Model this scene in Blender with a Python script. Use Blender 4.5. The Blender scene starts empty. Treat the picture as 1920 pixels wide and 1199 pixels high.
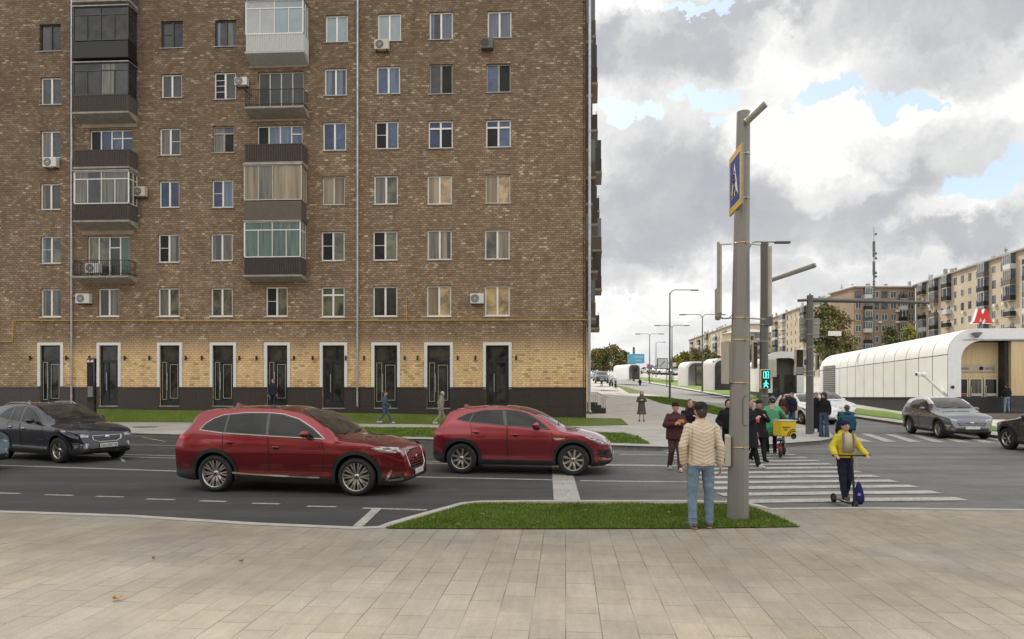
import bpy, bmesh, math, random
import numpy as np
from mathutils import Vector, Matrix, noise
from mathutils.geometry import delaunay_2d_cdt
R = math.radians
random.seed(7)
SC = bpy.context.scene
COL = SC.collection
CAMH = 2.18; FPX = 1280.0; HX = 960.0; HY = 720.0

# ------------------------------------------------------------------ terrain and where things stand
KN = [43, 50, 60, 80, 120, 180, 260, 420]
def terr(Y):
    if Y <= 43: return 0.0
    if Y < 50: return (Y-43)*0.012
    return 0.084 + (Y-50)*0.0262
def ray(px, py): return Vector(((px-HX)/FPX, 1.0, (HY-py)/FPX))
def G(px, py, z=0.0):
    """ground point that the photo shows at (px,py); z = height over the terrain"""
    d = ray(px, py)
    Y = 25.0
    if d.z < -0.0005:
        Y = (z-CAMH)/d.z
    if Y > 43 or d.z >= -0.0005:
        best = None
        y = 40.0
        while y < 420:
            f = CAMH + d.z*y - (terr(y)+z)
            if f <= 0: best = y; break
            y += 0.25
        Y = best or 400.0
    return Vector((d.x*Y, Y, terr(Y)+z))
def at(px, py, Y):
    d = ray(px, py); return Vector((d.x*Y, Y, CAMH+d.z*Y))

# ------------------------------------------------------------------ objects
def tag(o, label=None, cat=None, group=None, kind=None):
    if label: o['label'] = label
    if cat: o['category'] = cat
    if group: o['group'] = group
    if kind: o['kind'] = kind
    return o
def empty(name, loc=(0,0,0), rz=0.0, label=None, cat=None, group=None):
    o = bpy.data.objects.new(name, None); COL.objects.link(o)
    o.location = loc; o.rotation_euler = (0,0,rz); o.empty_display_size = .3
    return tag(o, label, cat, group)
def new_obj(name, me, parent=None):
    o = bpy.data.objects.new(name, me); COL.objects.link(o)
    if parent is not None: o.parent = parent
    return o
def copy_tree(o, parent=None):
    c = o.copy(); COL.objects.link(c)
    if parent is not None: c.parent = parent
    for ch in list(o.children): copy_tree(ch, c)
    return c

class MB:
    """collects shapes into one mesh"""
    def __init__(s): s.v=[]; s.f=[]; s.m=[]; s.sm=[]
    def add(s, vs, fs, mi=0, smooth=False, M=None):
        n=len(s.v)
        if M is not None: vs=[M@Vector(v) for v in vs]
        s.v += [tuple(v) for v in vs]
        for f in fs: s.f.append(tuple(i+n for i in f)); s.m.append(mi); s.sm.append(smooth)
        return s
    def box(s, c, d, mi=0, rz=0, M=None, bev=0):
        x,y,z=[k/2 for k in d]
        if bev:
            b=min(bev,x*.9,y*.9,z*.9); vs=[];
            vs=[(sx*(x-(b if k!=0 else 0)),sy*(y-(b if k!=1 else 0)),sz*(z-(b if k!=2 else 0))) for sx in(-1,1) for sy in(-1,1) for sz in(-1,1) for k in range(3)]
            bm=bmesh.new(); [bm.verts.new(v) for v in vs]; bmesh.ops.convex_hull(bm,input=bm.verts)
            bm.verts.index_update(); vs=[v.co.copy() for v in bm.verts]; fs=[[v.index for v in f.verts] for f in bm.faces]; bm.free()
        else:
            vs=[(-x,-y,-z),(x,-y,-z),(x,y,-z),(-x,y,-z),(-x,-y,z),(x,-y,z),(x,y,z),(-x,y,z)]
            fs=[(0,3,2,1),(4,5,6,7),(0,1,5,4),(1,2,6,5),(2,3,7,6),(3,0,4,7)]
        T=Matrix.Translation(Vector(c))@Matrix.Rotation(rz,4,'Z')
        if M is not None: T=M@T
        return s.add(vs,fs,mi,False,T)
    def span(s, a, b, mi=0, M=None, bev=0):
        a=Vector(a); b=Vector(b); d=b-a
        return s.box((a+b)/2,[abs(k) for k in d],mi,0,M,bev)
    def cyl(s, p0, p1, r0, r1=None, n=12, mi=0, cap=True, smooth=True):
        if r1 is None: r1=r0
        p0=Vector(p0); p1=Vector(p1); d=(p1-p0)
        q=d.to_track_quat('Z','Y').to_matrix()
        vs=[]
        for p,r in((p0,r0),(p1,r1)):
            for i in range(n):
                a=2*math.pi*i/n; vs.append(p+q@Vector((r*math.cos(a),r*math.sin(a),0)))
        s.add(vs,[(i,(i+1)%n,n+(i+1)%n,n+i) for i in range(n)],mi,smooth)
        if cap: s.add(vs,[tuple(range(n))[::-1],tuple(range(n,2*n))],mi,False)
        return s
    def tube(s, pts, r, n=8, mi=0):
        for a,b in zip(pts,pts[1:]): s.cyl(a,b,r,r,n,mi)
        for p in pts[1:-1]: s.ball(p,(r,r,r),8,5,mi)
        return s
    def ball(s, c, r, nu=12, nv=8, mi=0, M=None):
        if not hasattr(r,'__len__'): r=(r,r,r)
        vs=[(0,0,-r[2])]; fs=[]
        for j in range(1,nv):
            t=-math.pi/2+math.pi*j/nv
            for i in range(nu):
                a=2*math.pi*i/nu; vs.append((r[0]*math.cos(t)*math.cos(a),r[1]*math.cos(t)*math.sin(a),r[2]*math.sin(t)))
        vs.append((0,0,r[2])); L=len(vs)-1
        for i in range(nu): fs.append((0,1+(i+1)%nu,1+i)); fs.append((L,1+(nv-2)*nu+i,1+(nv-2)*nu+(i+1)%nu))
        for j in range(nv-2):
            for i in range(nu): a=1+j*nu+i; b=1+j*nu+(i+1)%nu; fs.append((a,b,b+nu,a+nu))
        T=Matrix.Translation(Vector(c))
        if M is not None: T=T@M
        return s.add(vs,fs,mi,True,T)
    def lathe(s, prof, n=24, mi=0, M=None, smooth=True):
        """prof: (r,z) turned about local Z"""
        vs=[]; k=len(prof)
        for i in range(n):
            a=2*math.pi*i/n
            for r,z in prof: vs.append((r*math.cos(a),r*math.sin(a),z))
        fs=[(i*k+j,((i+1)%n)*k+j,((i+1)%n)*k+j+1,i*k+j+1) for i in range(n) for j in range(k-1)]
        return s.add(vs,fs,mi,smooth,M)
    def prism(s, poly, axis, a, b, mi=0, M=None):
        """poly 2D extruded: axis 'z': (x,y); 'y': (x,z); 'x': (y,z)"""
        def P(p,t): return {'z':(p[0],p[1],t),'y':(p[0],t,p[1]),'x':(t,p[0],p[1])}[axis]
        n=len(poly); vs=[P(p,a) for p in poly]+[P(p,b) for p in poly]
        tri=delaunay_2d_cdt([Vector(p) for p in poly],[],[list(range(n))],1,1e-6)
        tv,tf,orig=tri[0],tri[2],tri[3]
        idx=[o[0] if o else 0 for o in orig]
        fs=[tuple(idx[i] for i in f) for f in tf]+[tuple(n+idx[i] for i in f)[::-1] for f in tf]
        fs+=[(i,(i+1)%n,n+(i+1)%n,n+i) for i in range(n)]
        return s.add(vs,fs,mi,False,M)
    def mesh(s, name, mats, recalc=True):
        me=bpy.data.meshes.new(name); me.from_pydata(s.v,[],s.f)
        for m in (mats if isinstance(mats,(list,tuple)) else [mats]): me.materials.append(m)
        me.polygons.foreach_set('material_index',s.m); me.polygons.foreach_set('use_smooth',s.sm)
        if recalc:
            bm=bmesh.new(); bm.from_mesh(me); bmesh.ops.recalc_face_normals(bm,faces=bm.faces); bm.to_mesh(me); bm.free()
        me.update(); return me
    def build(s, name, mats, parent=None, loc=None, rz=None, recalc=True):
        o=new_obj(name,s.mesh(name,mats,recalc),parent)
        if loc is not None: o.location=loc
        if rz is not None: o.rotation_euler=(0,0,rz)
        return o

def eval_mesh(o):
    dg=bpy.context.evaluated_depsgraph_get(); dg.update()
    return bpy.data.meshes.new_from_object(o.evaluated_get(dg))

# ------------------------------------------------------------------ materials
class NT:
    def __init__(s, nt): s.nt=nt
    def n(s, typ, ins=None, **kw):
        nd=s.nt.nodes.new(typ)
        for k,v in kw.items(): setattr(nd,k,v)
        if ins:
            for k,v in ins.items():
                sock=nd.inputs[k]
                if isinstance(v,bpy.types.NodeSocket): s.nt.links.new(v,sock)
                else: sock.default_value=v
        return nd
    def math(s, op, a, b=0.0, c=0.0, clamp=False):
        nd=s.n('ShaderNodeMath',{0:a,1:b,2:c},operation=op); nd.use_clamp=clamp; return nd.outputs[0]
    def vmath(s, op, a, b=(0,0,0)):
        nd=s.n('ShaderNodeVectorMath',{0:a,1:b},operation=op); return nd.outputs[0]
    def ramp(s, fac, stops, interp='LINEAR'):
        nd=s.n('ShaderNodeValToRGB',{0:fac}); cr=nd.color_ramp; cr.interpolation=interp
        while len(cr.elements)<len(stops): cr.elements.new(.5)
        for e,(p,c) in zip(cr.elements,stops):
            e.position=p; e.color=(c,c,c,1) if not hasattr(c,'__len__') else tuple(c)+((1,) if len(c)==3 else ())
        return nd.outputs[0]
    def mix(s, fac, a, b, mode='MIX'):
        nd=s.n('ShaderNodeMix',data_type='RGBA',blend_type=mode)
        for i,v in ((0,fac),(6,a),(7,b)):
            if isinstance(v,bpy.types.NodeSocket): s.nt.links.new(v,nd.inputs[i])
            else: nd.inputs[i].default_value= v if i==0 else ((tuple(v)+(1,)) if len(v)==3 else v)
        return nd.outputs[2]
    def noise(s, vec, scale, detail=4, rough=.55, dist=0.0):
        ins={'Scale':scale,'Detail':detail,'Roughness':rough,'Distortion':dist}
        if vec is not None: ins['Vector']=vec
        return s.n('ShaderNodeTexNoise',ins).outputs[0]
def mat_base(name):
    m=bpy.data.materials.new(name); m.use_nodes=True; nt=m.node_tree; b=nt.nodes['Principled BSDF']
    return m,NT(nt),b
_mc={}
def M_(name, col, rough=.5, metal=0.0, spec=.5, coat=0.0, vary=.12, vs=6.0, emis=None, es=0, bump=0.0, bs=60.0, alpha=1):
    """plain procedural material: a colour with soft dirt variation"""
    if name in _mc: return _mc[name]
    m,N,b=mat_base(name)
    co=N.n('ShaderNodeTexCoord').outputs['Object']
    nz=N.noise(co,vs,5)
    f=N.ramp(nz,[(.3,0),(.7,1)])
    c=N.mix(f,[k*(1-vary) for k in col],[min(1,k*(1+vary)) for k in col])
    N.nt.links.new(c,b.inputs['Base Color'])
    b.inputs['Roughness'].default_value=rough; b.inputs['Metallic'].default_value=metal
    b.inputs['Specular IOR Level'].default_value=spec; b.inputs['Coat Weight'].default_value=coat
    b.inputs['Coat Roughness'].default_value=.04
    if emis: b.inputs['Emission Color'].default_value=tuple(emis)+(1,); b.inputs['Emission Strength'].default_value=es
    if bump:
        n2=N.noise(co,bs,3); bp=N.n('ShaderNodeBump',{'Strength':bump,'Distance':.02,'Height':n2})
        N.nt.links.new(bp.outputs[0],b.inputs['Normal'])
    _mc[name]=m; return m

def sidewalk_mat(name, base, sx, sy, rot=0.0, joint=.3, blotch=1.0):
    m,N,b=mat_base(name)
    co=N.n('ShaderNodeNewGeometry').outputs['Position']
    mp=N.n('ShaderNodeMapping',{'Vector':co,'Rotation':(0,0,rot)}).outputs[0]
    w=N.noise(mp,.6,2); 
    br=N.n('ShaderNodeTexBrick',{'Vector':mp,'Scale':1.0,'Mortar Size':.0055,'Mortar Smooth':.3,'Bias':0.0,'Brick Width':sx,'Row Height':sy,'Color1':(0,0,0,1),'Color2':(1,1,1,1),'Mortar':(.5,.5,.5,1)},offset=.37)
    br.offset_frequency=2
    sep=N.n('ShaderNodeSeparateColor',{0:br.outputs[0]}).outputs[0]
    per=N.math('MULTIPLY_ADD',sep,.15,.925)
    big=N.ramp(N.noise(mp,.35,3),[(.35,.88),(.62,1.1)])
    mid=N.ramp(N.noise(mp,2.3,5,.65),[(.3,.86),(.7,1.1)])
    fine=N.ramp(N.noise(mp,90,3,.7),[(.25,.74),(.75,1.26)])
    st=N.n('ShaderNodeMapping',{'Vector':mp,'Scale':(1.2,9,1)}).outputs[0]
    streak=N.ramp(N.noise(st,1.6,4,.6),[(.3,.93),(.7,1.06)])
    k=N.math('MULTIPLY',N.math('MULTIPLY',per,N.math('MULTIPLY',big,streak)),N.math('MULTIPLY',mid,fine))
    tint=N.mix(N.ramp(N.noise(mp,.5,3),[(.4,0),(.65,1)]),[base[0]*1.03,base[1],base[2]*.94],[base[0]*.97,base[1]*.985,base[2]*1.03])
    c=N.mix(1.0,tint,N.n('ShaderNodeCombineColor',{0:k,1:k,2:k}).outputs[0],'MULTIPLY')
    jn=N.math('MULTIPLY',br.outputs[1],N.ramp(N.noise(mp,1.3,3),[(.38,.25),(.60,1)]))
    c=N.mix(N.math('MULTIPLY',jn,.8),c,[base[0]*joint,base[1]*joint,base[2]*joint])
    N.nt.links.new(c,b.inputs['Base Color'])
    b.inputs['Roughness'].default_value=.72
    h=N.math('SUBTRACT',N.math('MULTIPLY',fine,.12),jn)
    h=N.math('ADD',h,N.math('MULTIPLY',sep,.25))
    bp=N.n('ShaderNodeBump',{'Strength':.35,'Distance':.006,'Height':h})
    N.nt.links.new(bp.outputs[0],b.inputs['Normal'])
    return m
def asphalt_mat():
    m,N,b=mat_base('asphalt')
    co=N.n('ShaderNodeNewGeometry').outputs['Position']
    st=N.n('ShaderNodeMapping',{'Vector':co,'Rotation':(0,0,R(9)),'Scale':(.25,2.2,1)}).outputs[0]
    tracks=N.ramp(N.noise(st,.55,4,.6),[(.3,.70),(.7,1.28)])
    mid=N.ramp(N.noise(co,1.5,6,.65),[(.3,.85),(.7,1.15)])
    v=N.n('ShaderNodeTexVoronoi',{'Vector':co,'Scale':70.0}).outputs['Distance']
    agg=N.ramp(v,[(.05,1.5),(.45,.8)])
    fine=N.ramp(N.noise(co,130,2,.6),[(.3,.6),(.72,1.5)])
    k=N.math('MULTIPLY',N.math('MULTIPLY',tracks,mid),N.math('MULTIPLY',agg,fine))
    # the darker surface of the street on the left, the greyer crossing and avenue beyond
    sp=N.n('ShaderNodeSeparateXYZ',{0:co})
    far=N.math('ADD',N.math('MULTIPLY',sp.outputs[0],.16),N.math('MULTIPLY',sp.outputs[1],.018))
    far=N.ramp(far,[(.36,0),(1.0,1)])
    base=N.mix(far,(.062,.060,.057),(.18,.172,.16))
    av=N.ramp(N.math('MULTIPLY',sp.outputs[1],.01),[(.42,0),(.6,1)])
    base=N.mix(av,base,(.27,.265,.255))
    c=N.mix(1.0,base,N.n('ShaderNodeCombineColor',{0:k,1:k,2:k}).outputs[0],'MULTIPLY')
    N.nt.links.new(c,b.inputs['Base Color']); b.inputs['Roughness'].default_value=.78
    bp=N.n('ShaderNodeBump',{'Strength':.5,'Distance':.008,'Height':N.math('ADD',v,fine)}); N.nt.links.new(bp.outputs[0],b.inputs['Normal'])
    return m
def grass_mat(name, a, b_):
    m,N,b=mat_base(name)
    co=N.n('ShaderNodeNewGeometry').outputs['Position']
    n1=N.ramp(N.noise(co,1.1,5,.6),[(.3,0),(.7,1)]); n2=N.ramp(N.noise(co,45,3,.7),[(.25,.55),(.75,1.45)])
    c=N.mix(n1,a,b_); c=N.mix(N.ramp(N.noise(co,2.6,5,.7),[(.60,0),(.72,.6)]),c,(.12,.10,.045)); c=N.mix(1.0,c,N.n('ShaderNodeCombineColor',{0:n2,1:n2,2:n2}).outputs[0],'MULTIPLY')
    N.nt.links.new(c,b.inputs['Base Color']); b.inputs['Roughness'].default_value=.75
    b.inputs['Specular IOR Level'].default_value=.2
    bp=N.n('ShaderNodeBump',{'Strength':.8,'Distance':.03,'Height':N.noise(co,60,4,.7)}); N.nt.links.new(bp.outputs[0],b.inputs['Normal'])
    return m
def line_mat(name='road_paint', col=(.52,.50,.455)):
    if name in _mc: return _mc[name]
    m,N,b=mat_base(name)
    co=N.n('ShaderNodeNewGeometry').outputs['Position']
    w=N.ramp(N.noise(co,14,6,.75),[(.42,1),(.62,0)]); w2=N.ramp(N.noise(co,1.7,3),[(.32,.25),(.66,.95)])
    c=N.mix(N.math('MULTIPLY',w,w2),col,(.14,.135,.13))
    c=N.mix(N.ramp(N.noise(co,120,2),[(.35,.35),(.6,0)]),c,[k*.7 for k in col])
    N.nt.links.new(c,b.inputs['Base Color']); b.inputs['Roughness'].default_value=.6
    _mc[name]=m; return m
def glass_mat(name, col=(.015,.017,.02), col2=None, refl=.55, folds=0.0, rough=.04):
    """window pane: what is behind it (room or curtain) under a clear reflecting coat"""
    if name in _mc: return _mc[name]
    m,N,b=mat_base(name)
    co=N.n('ShaderNodeTexCoord').outputs['Object']
    col2=col2 or [k*.45 for k in col]
    if folds:
        mp=N.n('ShaderNodeMapping',{'Vector':co,'Scale':(1,1,.05)}).outputs[0]
        f=N.ramp(N.noise(mp,folds,3,.6),[(.3,0),(.7,1)])
    else: f=N.ramp(N.noise(co,1.3,4,.6,.6),[(.38,0),(.6,1)])
    c=N.mix(f,col2,col)
    N.nt.links.new(c,b.inputs['Base Color']); b.inputs['Roughness'].default_value=.5
    b.inputs['Specular IOR Level'].default_value=0.3
    b.inputs['Coat Weight'].default_value=.85; b.inputs['Coat Roughness'].default_value=rough; b.inputs['Coat IOR'].default_value=1.42+refl*.35; b.inputs['Specular IOR Level'].default_value=0.1
    wv=N.noise(co,1.7,2); bp=N.n('ShaderNodeBump',{'Strength':.06,'Distance':.05,'Height':wv}); N.nt.links.new(bp.outputs[0],b.inputs['Coat Normal'])
    _mc[name]=m; return m
def paint_mat(name, col, metal=.25, dirt=.08):
    if name in _mc: return _mc[name]
    m,N,b=mat_base(name)
    co=N.n('ShaderNodeTexCoord').outputs['Object']
    sz=N.n('ShaderNodeSeparateXYZ',{0:co}).outputs[2]
    low=N.ramp(sz,[(.2,1),(.75,.12)]); nz=N.ramp(N.noise(co,3,5,.7),[(.3,.2),(.75,1)])
    f=N.math('MULTIPLY',N.math('MULTIPLY',low,nz),dirt*3,clamp=True)
    c=N.mix(f,col,(.16,.14,.12))
    N.nt.links.new(c,b.inputs['Base Color']); b.inputs['Metallic'].default_value=metal
    b.inputs['Roughness'].default_value=.26; b.inputs['Coat Weight'].default_value=1; b.inputs['Coat Roughness'].default_value=.05
    _mc[name]=m; return m

# ------------------------------------------------------------------ ground sheets
def drape(name, pts, mat, off=0.0, kerb=0.0, kmat=None, kerb_w=0.0, zf=None, kind='structure'):
    """polygon sheet laid on the terrain (+off); a kerb face of height `kerb` hangs down from its edge"""
    n=len(pts); P=[Vector((p[0],p[1])) for p in pts]
    bm=bmesh.new()
    tv=delaunay_2d_cdt(P,[],[list(range(n))],1,1e-5)
    vs=[bm.verts.new((v.x,v.y,0)) for v in tv[0]]
    for f in tv[2]:
        try: bm.faces.new([vs[i] for i in f])
        except ValueError: pass
    ys=[p.y for p in P]
    for k in KN:
        if min(ys)<k<max(ys):
            bmesh.ops.bisect_plane(bm,geom=bm.verts[:]+bm.edges[:]+bm.faces[:],plane_co=(0,k,0),plane_no=(0,1,0))
    for f in bm.faces:
        if f.normal.z<0: f.normal_flip()
    bm.normal_update()
    for f in bm.faces:
        if f.normal.z<0: f.normal_flip()
    for v in bm.verts: v.co.z=(zf(v.co.x,v.co.y) if zf else terr(v.co.y)+off)
    if kerb:
        be=[e for e in bm.edges if len(e.link_faces)==1]
        ret=bmesh.ops.extrude_edge_only(bm,edges=be)
        nv=[g for g in ret['geom'] if isinstance(g,bmesh.types.BMVert)]
        for v in nv: v.co.z-=kerb
        for f in bm.faces:
            if abs(f.normal.z)<.2 or any(v in nv for v in f.verts): f.material_index=1
    me=bpy.data.meshes.new(name); bm.to_mesh(me); bm.free()
    me.materials.append(mat); me.materials.append(kmat or mat)
    o=new_obj(name,me); o['kind']=kind
    return o
def GP(lst, z=0.0): return [G(x,y,z) for x,y in lst]
def strip_poly(pts, w):
    """2D ribbon of width w along pts (world xy)"""
    L=[];Rr=[]
    for i,p in enumerate(pts):
        a=pts[max(0,i-1)]; b=pts[min(len(pts)-1,i+1)]
        d=Vector((b[0]-a[0],b[1]-a[1])).normalized(); nrm=Vector((-d.y,d.x))*w/2
        L.append(Vector((p[0],p[1]))+nrm); Rr.append(Vector((p[0],p[1]))-nrm)
    return L,Rr
def ribbon(mb, pts, w, z, mi=0):
    pts=[Vector((p[0],p[1])) for p in pts]
    out=[]
    for a,b in zip(pts,pts[1:]):
        out.append(a)
        for k in KN:
            if (a.y-k)*(b.y-k)<0: t=(k-a.y)/(b.y-a.y); out.append(a.lerp(b,t))
    out.append(pts[-1])
    L,Q=strip_poly(out,w)
    vs=[(p.x,p.y,terr(p.y)+z) for p in L]+[(p.x,p.y,terr(p.y)+z) for p in Q]; n=len(L)
    mb.add(vs,[(i,n+i,n+i+1,i+1) for i in range(n-1)],mi)
# ================================================================== camera, sky, sun
cd=bpy.data.cameras.new('camera'); cam=bpy.data.objects.new('camera',cd); COL.objects.link(cam)
cam.location=(0,0,CAMH); cam.rotation_euler=(R(90),0,0)
cd.sensor_width=36; cd.lens=24.0; cd.shift_y=(HY-599.5)/1920; cd.clip_start=.1; cd.clip_end=3000
SC.camera=cam
SC.view_settings.view_transform='Standard'; SC.view_settings.look='None'; SC.view_settings.exposure=0; SC.view_settings.gamma=1
SC.cycles.max_bounces=6; SC.cycles.glossy_bounces=3; SC.cycles.transmission_bounces=4; SC.cycles.diffuse_bounces=3
try: SC.cycles.use_denoising=True
except Exception: pass
SUN_AZ=Vector((-.45,.89)).normalized(); SUN_EL=R(42)
w=bpy.data.worlds.new('World'); SC.world=w; w.use_nodes=True
N=NT(w.node_tree)
for nd in list(w.node_tree.nodes): w.node_tree.nodes.remove(nd)
sky=N.n('ShaderNodeTexSky',sky_type='NISHITA'); sky.sun_disc=False; sky.sun_elevation=SUN_EL
sky.sun_rotation=math.atan2(SUN_AZ.x,SUN_AZ.y); sky.air_density=1.0; sky.dust_density=2.0; sky.ozone_density=1.2
bg1=N.n('ShaderNodeBackground',{'Color':sky.outputs[0],'Strength':.12})
dirv=N.n('ShaderNodeTexCoord').outputs['Generated']
sep=N.n('ShaderNodeSeparateXYZ',{0:dirv})
zc=N.math('ADD',N.math('MAXIMUM',sep.outputs[2],0.0),.16)
# clouds sit on a flat layer: their pattern shrinks towards the horizon
lay=N.n('ShaderNodeCombineXYZ',{0:N.math('DIVIDE',sep.outputs[0],zc),1:N.math('DIVIDE',sep.outputs[1],zc),2:.3}).outputs[0]
warp=N.n('ShaderNodeTexNoise',{'Vector':dirv,'Scale':5.0,'Detail':7.0,'Roughness':.62}).outputs['Color']
warp2=N.n('ShaderNodeTexNoise',{'Vector':dirv,'Scale':15.0,'Detail':6.0,'Roughness':.65}).outputs['Color']
wv=N.vmath('ADD',N.vmath('SCALE',N.vmath('SUBTRACT',warp,(.5,.5,.5))),N.vmath('SUBTRACT',warp2,(.5,.5,.5)))
for nd in w.node_tree.nodes:
    if nd.type=='VECT_MATH' and nd.operation=='SCALE': nd.inputs['Scale'].default_value=2.0
wn=N.n('ShaderNodeVectorMath',{0:wv},operation='SCALE'); wn.inputs['Scale'].default_value=.085
dw=N.vmath('ADD',dirv,wn.outputs[0])
def blob(px,py,rx,ry,soft=1.0):
    """soft patch of sky centred on the direction of (px,py)"""
    d=ray(px,py).normalized()
    df=N.vmath('SUBTRACT',dw,tuple(d))
    ex=(FPX/rx)*1.15; ez=(FPX/ry)*1.1
    df=N.vmath('MULTIPLY',df,(ex,ex*.6,ez))
    ln=N.n('ShaderNodeVectorMath',{0:df},operation='LENGTH').outputs['Value']
    return N.n('ShaderNodeMapRange',{'Value':ln,'From Min':1.0+.5*soft,'From Max':1.0-.6*soft,'To Min':0.0,'To Max':1.0},interpolation_type='SMOOTHSTEP').outputs[0]
def addall(l):
    o=l[0]
    for k in l[1:]: o=N.math('MAXIMUM',o,k)
    return o
greyb=addall([blob(1300,115,110,55),blob(1230,400,190,110,.9),blob(1520,405,240,75,.9),blob(1790,430,160,35,1.2),
              blob(1780,20,230,60),blob(1770,280,170,55,1.2),blob(1150,90,60,60),blob(1400,30,150,30,1.3)])
greyb=N.math('MAXIMUM',greyb,N.math('MULTIPLY',addall([blob(1500,515,230,30,1.4),blob(1200,500,150,45,1.4),blob(1350,600,160,22,1.4),blob(1720,120,200,40,1.4),blob(1200,330,120,40,1.3),blob(1650,330,120,30,1.4)]),.62))
holes=addall([blob(1175,222,42,22,.6),blob(1240,235,40,20,.6),blob(1345,215,45,26,.6),blob(1345,275,26,14,.6),blob(1545,178,62,20,.6),
              blob(1660,180,50,14,.6),blob(1872,318,75,38,.7),blob(1470,215,18,22,.6),blob(1700,190,60,12,.8),blob(1330,12,70,9,.7),blob(1125,8,20,10),blob(1160,545,60,8),blob(1800,500,30,6)])
whiteb=addall([blob(1460,300,110,70,.6),blob(1640,240,150,60,.6),blob(1560,340,80,40,.6),blob(1180,20,90,30,.6),blob(1540,110,160,60),blob(1880,230,90,80),blob(1760,380,80,30,.6),blob(1250,560,200,60,1.2)])
f1=N.noise(lay,1.15,8,.58,.25); f2=N.noise(lay,3.4,6,.6,.2)
fd=N.noise(dw,9.0,8,.6,.1)
gen=N.ramp(N.math('ADD',N.math('MULTIPLY',f1,.7),N.math('MULTIPLY',f2,.3)),[(.36,1.0),(.50,.55),(.66,.05)])
greym=N.math('SUBTRACT',N.math('ADD',N.math('MULTIPLY',greyb,.66),N.math('MULTIPLY',gen,.34)),N.math('MULTIPLY',whiteb,.42),clamp=True)
tex=N.math('ADD',N.math('MULTIPLY_ADD',fd,1.05,-.56),N.math('MULTIPLY_ADD',N.noise(dw,24.0,6,.5),.2,-.1))
greym=N.math('ADD',greym,tex,clamp=True)
ccol=N.ramp(greym,[(0.0,(1.02,1.015,1.0)),(.08,(.96,.955,.94)),(.18,(.88,.88,.87)),(.42,(.74,.745,.75)),(.75,(.56,.575,.60)),(1.0,(.49,.51,.55))])
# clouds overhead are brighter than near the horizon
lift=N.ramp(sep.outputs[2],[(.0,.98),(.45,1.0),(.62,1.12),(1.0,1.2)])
back=N.n('ShaderNodeMapRange',{'Value':sep.outputs[1],'From Min':.1,'From Max':-.6,'To Min':1.0,'To Max':1.55},interpolation_type='SMOOTHSTEP').outputs[0]  # sky behind the camera brightened as fill light for the facade
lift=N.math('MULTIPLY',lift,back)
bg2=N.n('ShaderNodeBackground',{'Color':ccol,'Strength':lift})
hm=N.ramp(N.math('ADD',holes,N.math('MULTIPLY',N.math('SUBTRACT',fd,.5),.9)),[(.32,0),(.74,1)])
fogsky=N.ramp(sep.outputs[2],[(.0,0),(.05,1)])
hm=N.math('MULTIPLY',hm,N.math('MULTIPLY',fogsky,.88))
# hazy blue between the clouds
blueb=N.n('ShaderNodeBackground',{'Color':(.56,.68,.83,1),'Strength':.62})
bluemix=N.n('ShaderNodeAddShader',{0:bg1.outputs[0],1:blueb.outputs[0]})
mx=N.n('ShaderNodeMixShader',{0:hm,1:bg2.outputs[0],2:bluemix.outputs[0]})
# below the horizon: dull ground colour
gb=N.n('ShaderNodeBackground',{'Color':(.30,.29,.27,1),'Strength':.6})
below=N.ramp(sep.outputs[2],[(.0,0),(.004,1)])
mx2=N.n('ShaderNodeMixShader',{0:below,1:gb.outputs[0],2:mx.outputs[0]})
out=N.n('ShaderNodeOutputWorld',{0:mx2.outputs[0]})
sd=bpy.data.lights.new('sun','SUN'); sun=bpy.data.objects.new('sun',sd); COL.objects.link(sun)
sd.energy=3.4; sd.angle=R(5); sd.color=(1.0,.93,.83)
sv=Vector((SUN_AZ.x*math.cos(SUN_EL),SUN_AZ.y*math.cos(SUN_EL),math.sin(SUN_EL)))
sun.rotation_euler=(-sv).to_track_quat('-Z','Y').to_euler(); sun.location=(-30,60,60)

# ================================================================== ground
ASPH=asphalt_mat()
PAVE=sidewalk_mat('granite_paving',(.305,.270,.217),.46,.30,R(90+4.5),.22)
PAVE_FAR=sidewalk_mat('concrete_paving',(.44,.42,.385),.6,.3,R(6),.75)
KERB=M_('kerb_stone',(.42,.40,.36),.75,vary=.15,bump=.3)
KERBD=M_('kerb_face',(.20,.19,.175),.8,vary=.2,bump=.3)
GRASS=grass_mat('lawn',(.085,.125,.020),(.14,.18,.032)); GRASSF=grass_mat('lawn_sunny',(.12,.20,.03),(.20,.29,.05))  # second lawn is a lighter copy with sunshine put into its colour
LAND=grass_mat('far_land',(.10,.11,.06),(.16,.15,.10))
PAINT=line_mat()
W0=-420; W1=520
drape('ground',[(W0,-60),(W1,-60),(W1,430),(W0,430)],LAND,-.06)
drape('road',[(-200,-45),(200,-45),(200,400),(-200,400)],ASPH,0.0)

# pavement in front of the camera, with the planted corner cut out of its edge
near_edge=[(0,960),(240,968),(480,983),(670,991),(715,989),(740,980),(800,963),(870,944),(900,941),(1000,940),(1300,940),(1395,942),(1425,950),(1445,955),(1600,953),(1920,957)]
NE=GP(near_edge,.12)
left=Vector((-60,NE[0].y+.9*(60-8.2)*.17,0)); right=Vector((60,NE[-1].y-.3,0))
drape('pavement',[(-60,-12),(60,-12)]+[(right.x,right.y)]+[(p.x,p.y) for p in NE[::-1]]+[(left.x,left.y)],PAVE,.12,.125,KERBD)
mb=MB(); ribbon(mb,[left]+NE+[right],.16,.126); 
# kerb top is a row of pale stones
mb.build('kerb',[KERB])['kind']='structure'
gpoly=[(722,991),(760,980),(800,968),(868,948),(900,945.5),(1100,945),(1380,945.5),(1420,954),(1500,988),(1300,991),(1000,992)]
GPW=GP(gpoly,.13)
drape('lawn',[(p.x,p.y) for p in GPW],GRASS,.135)
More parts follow.
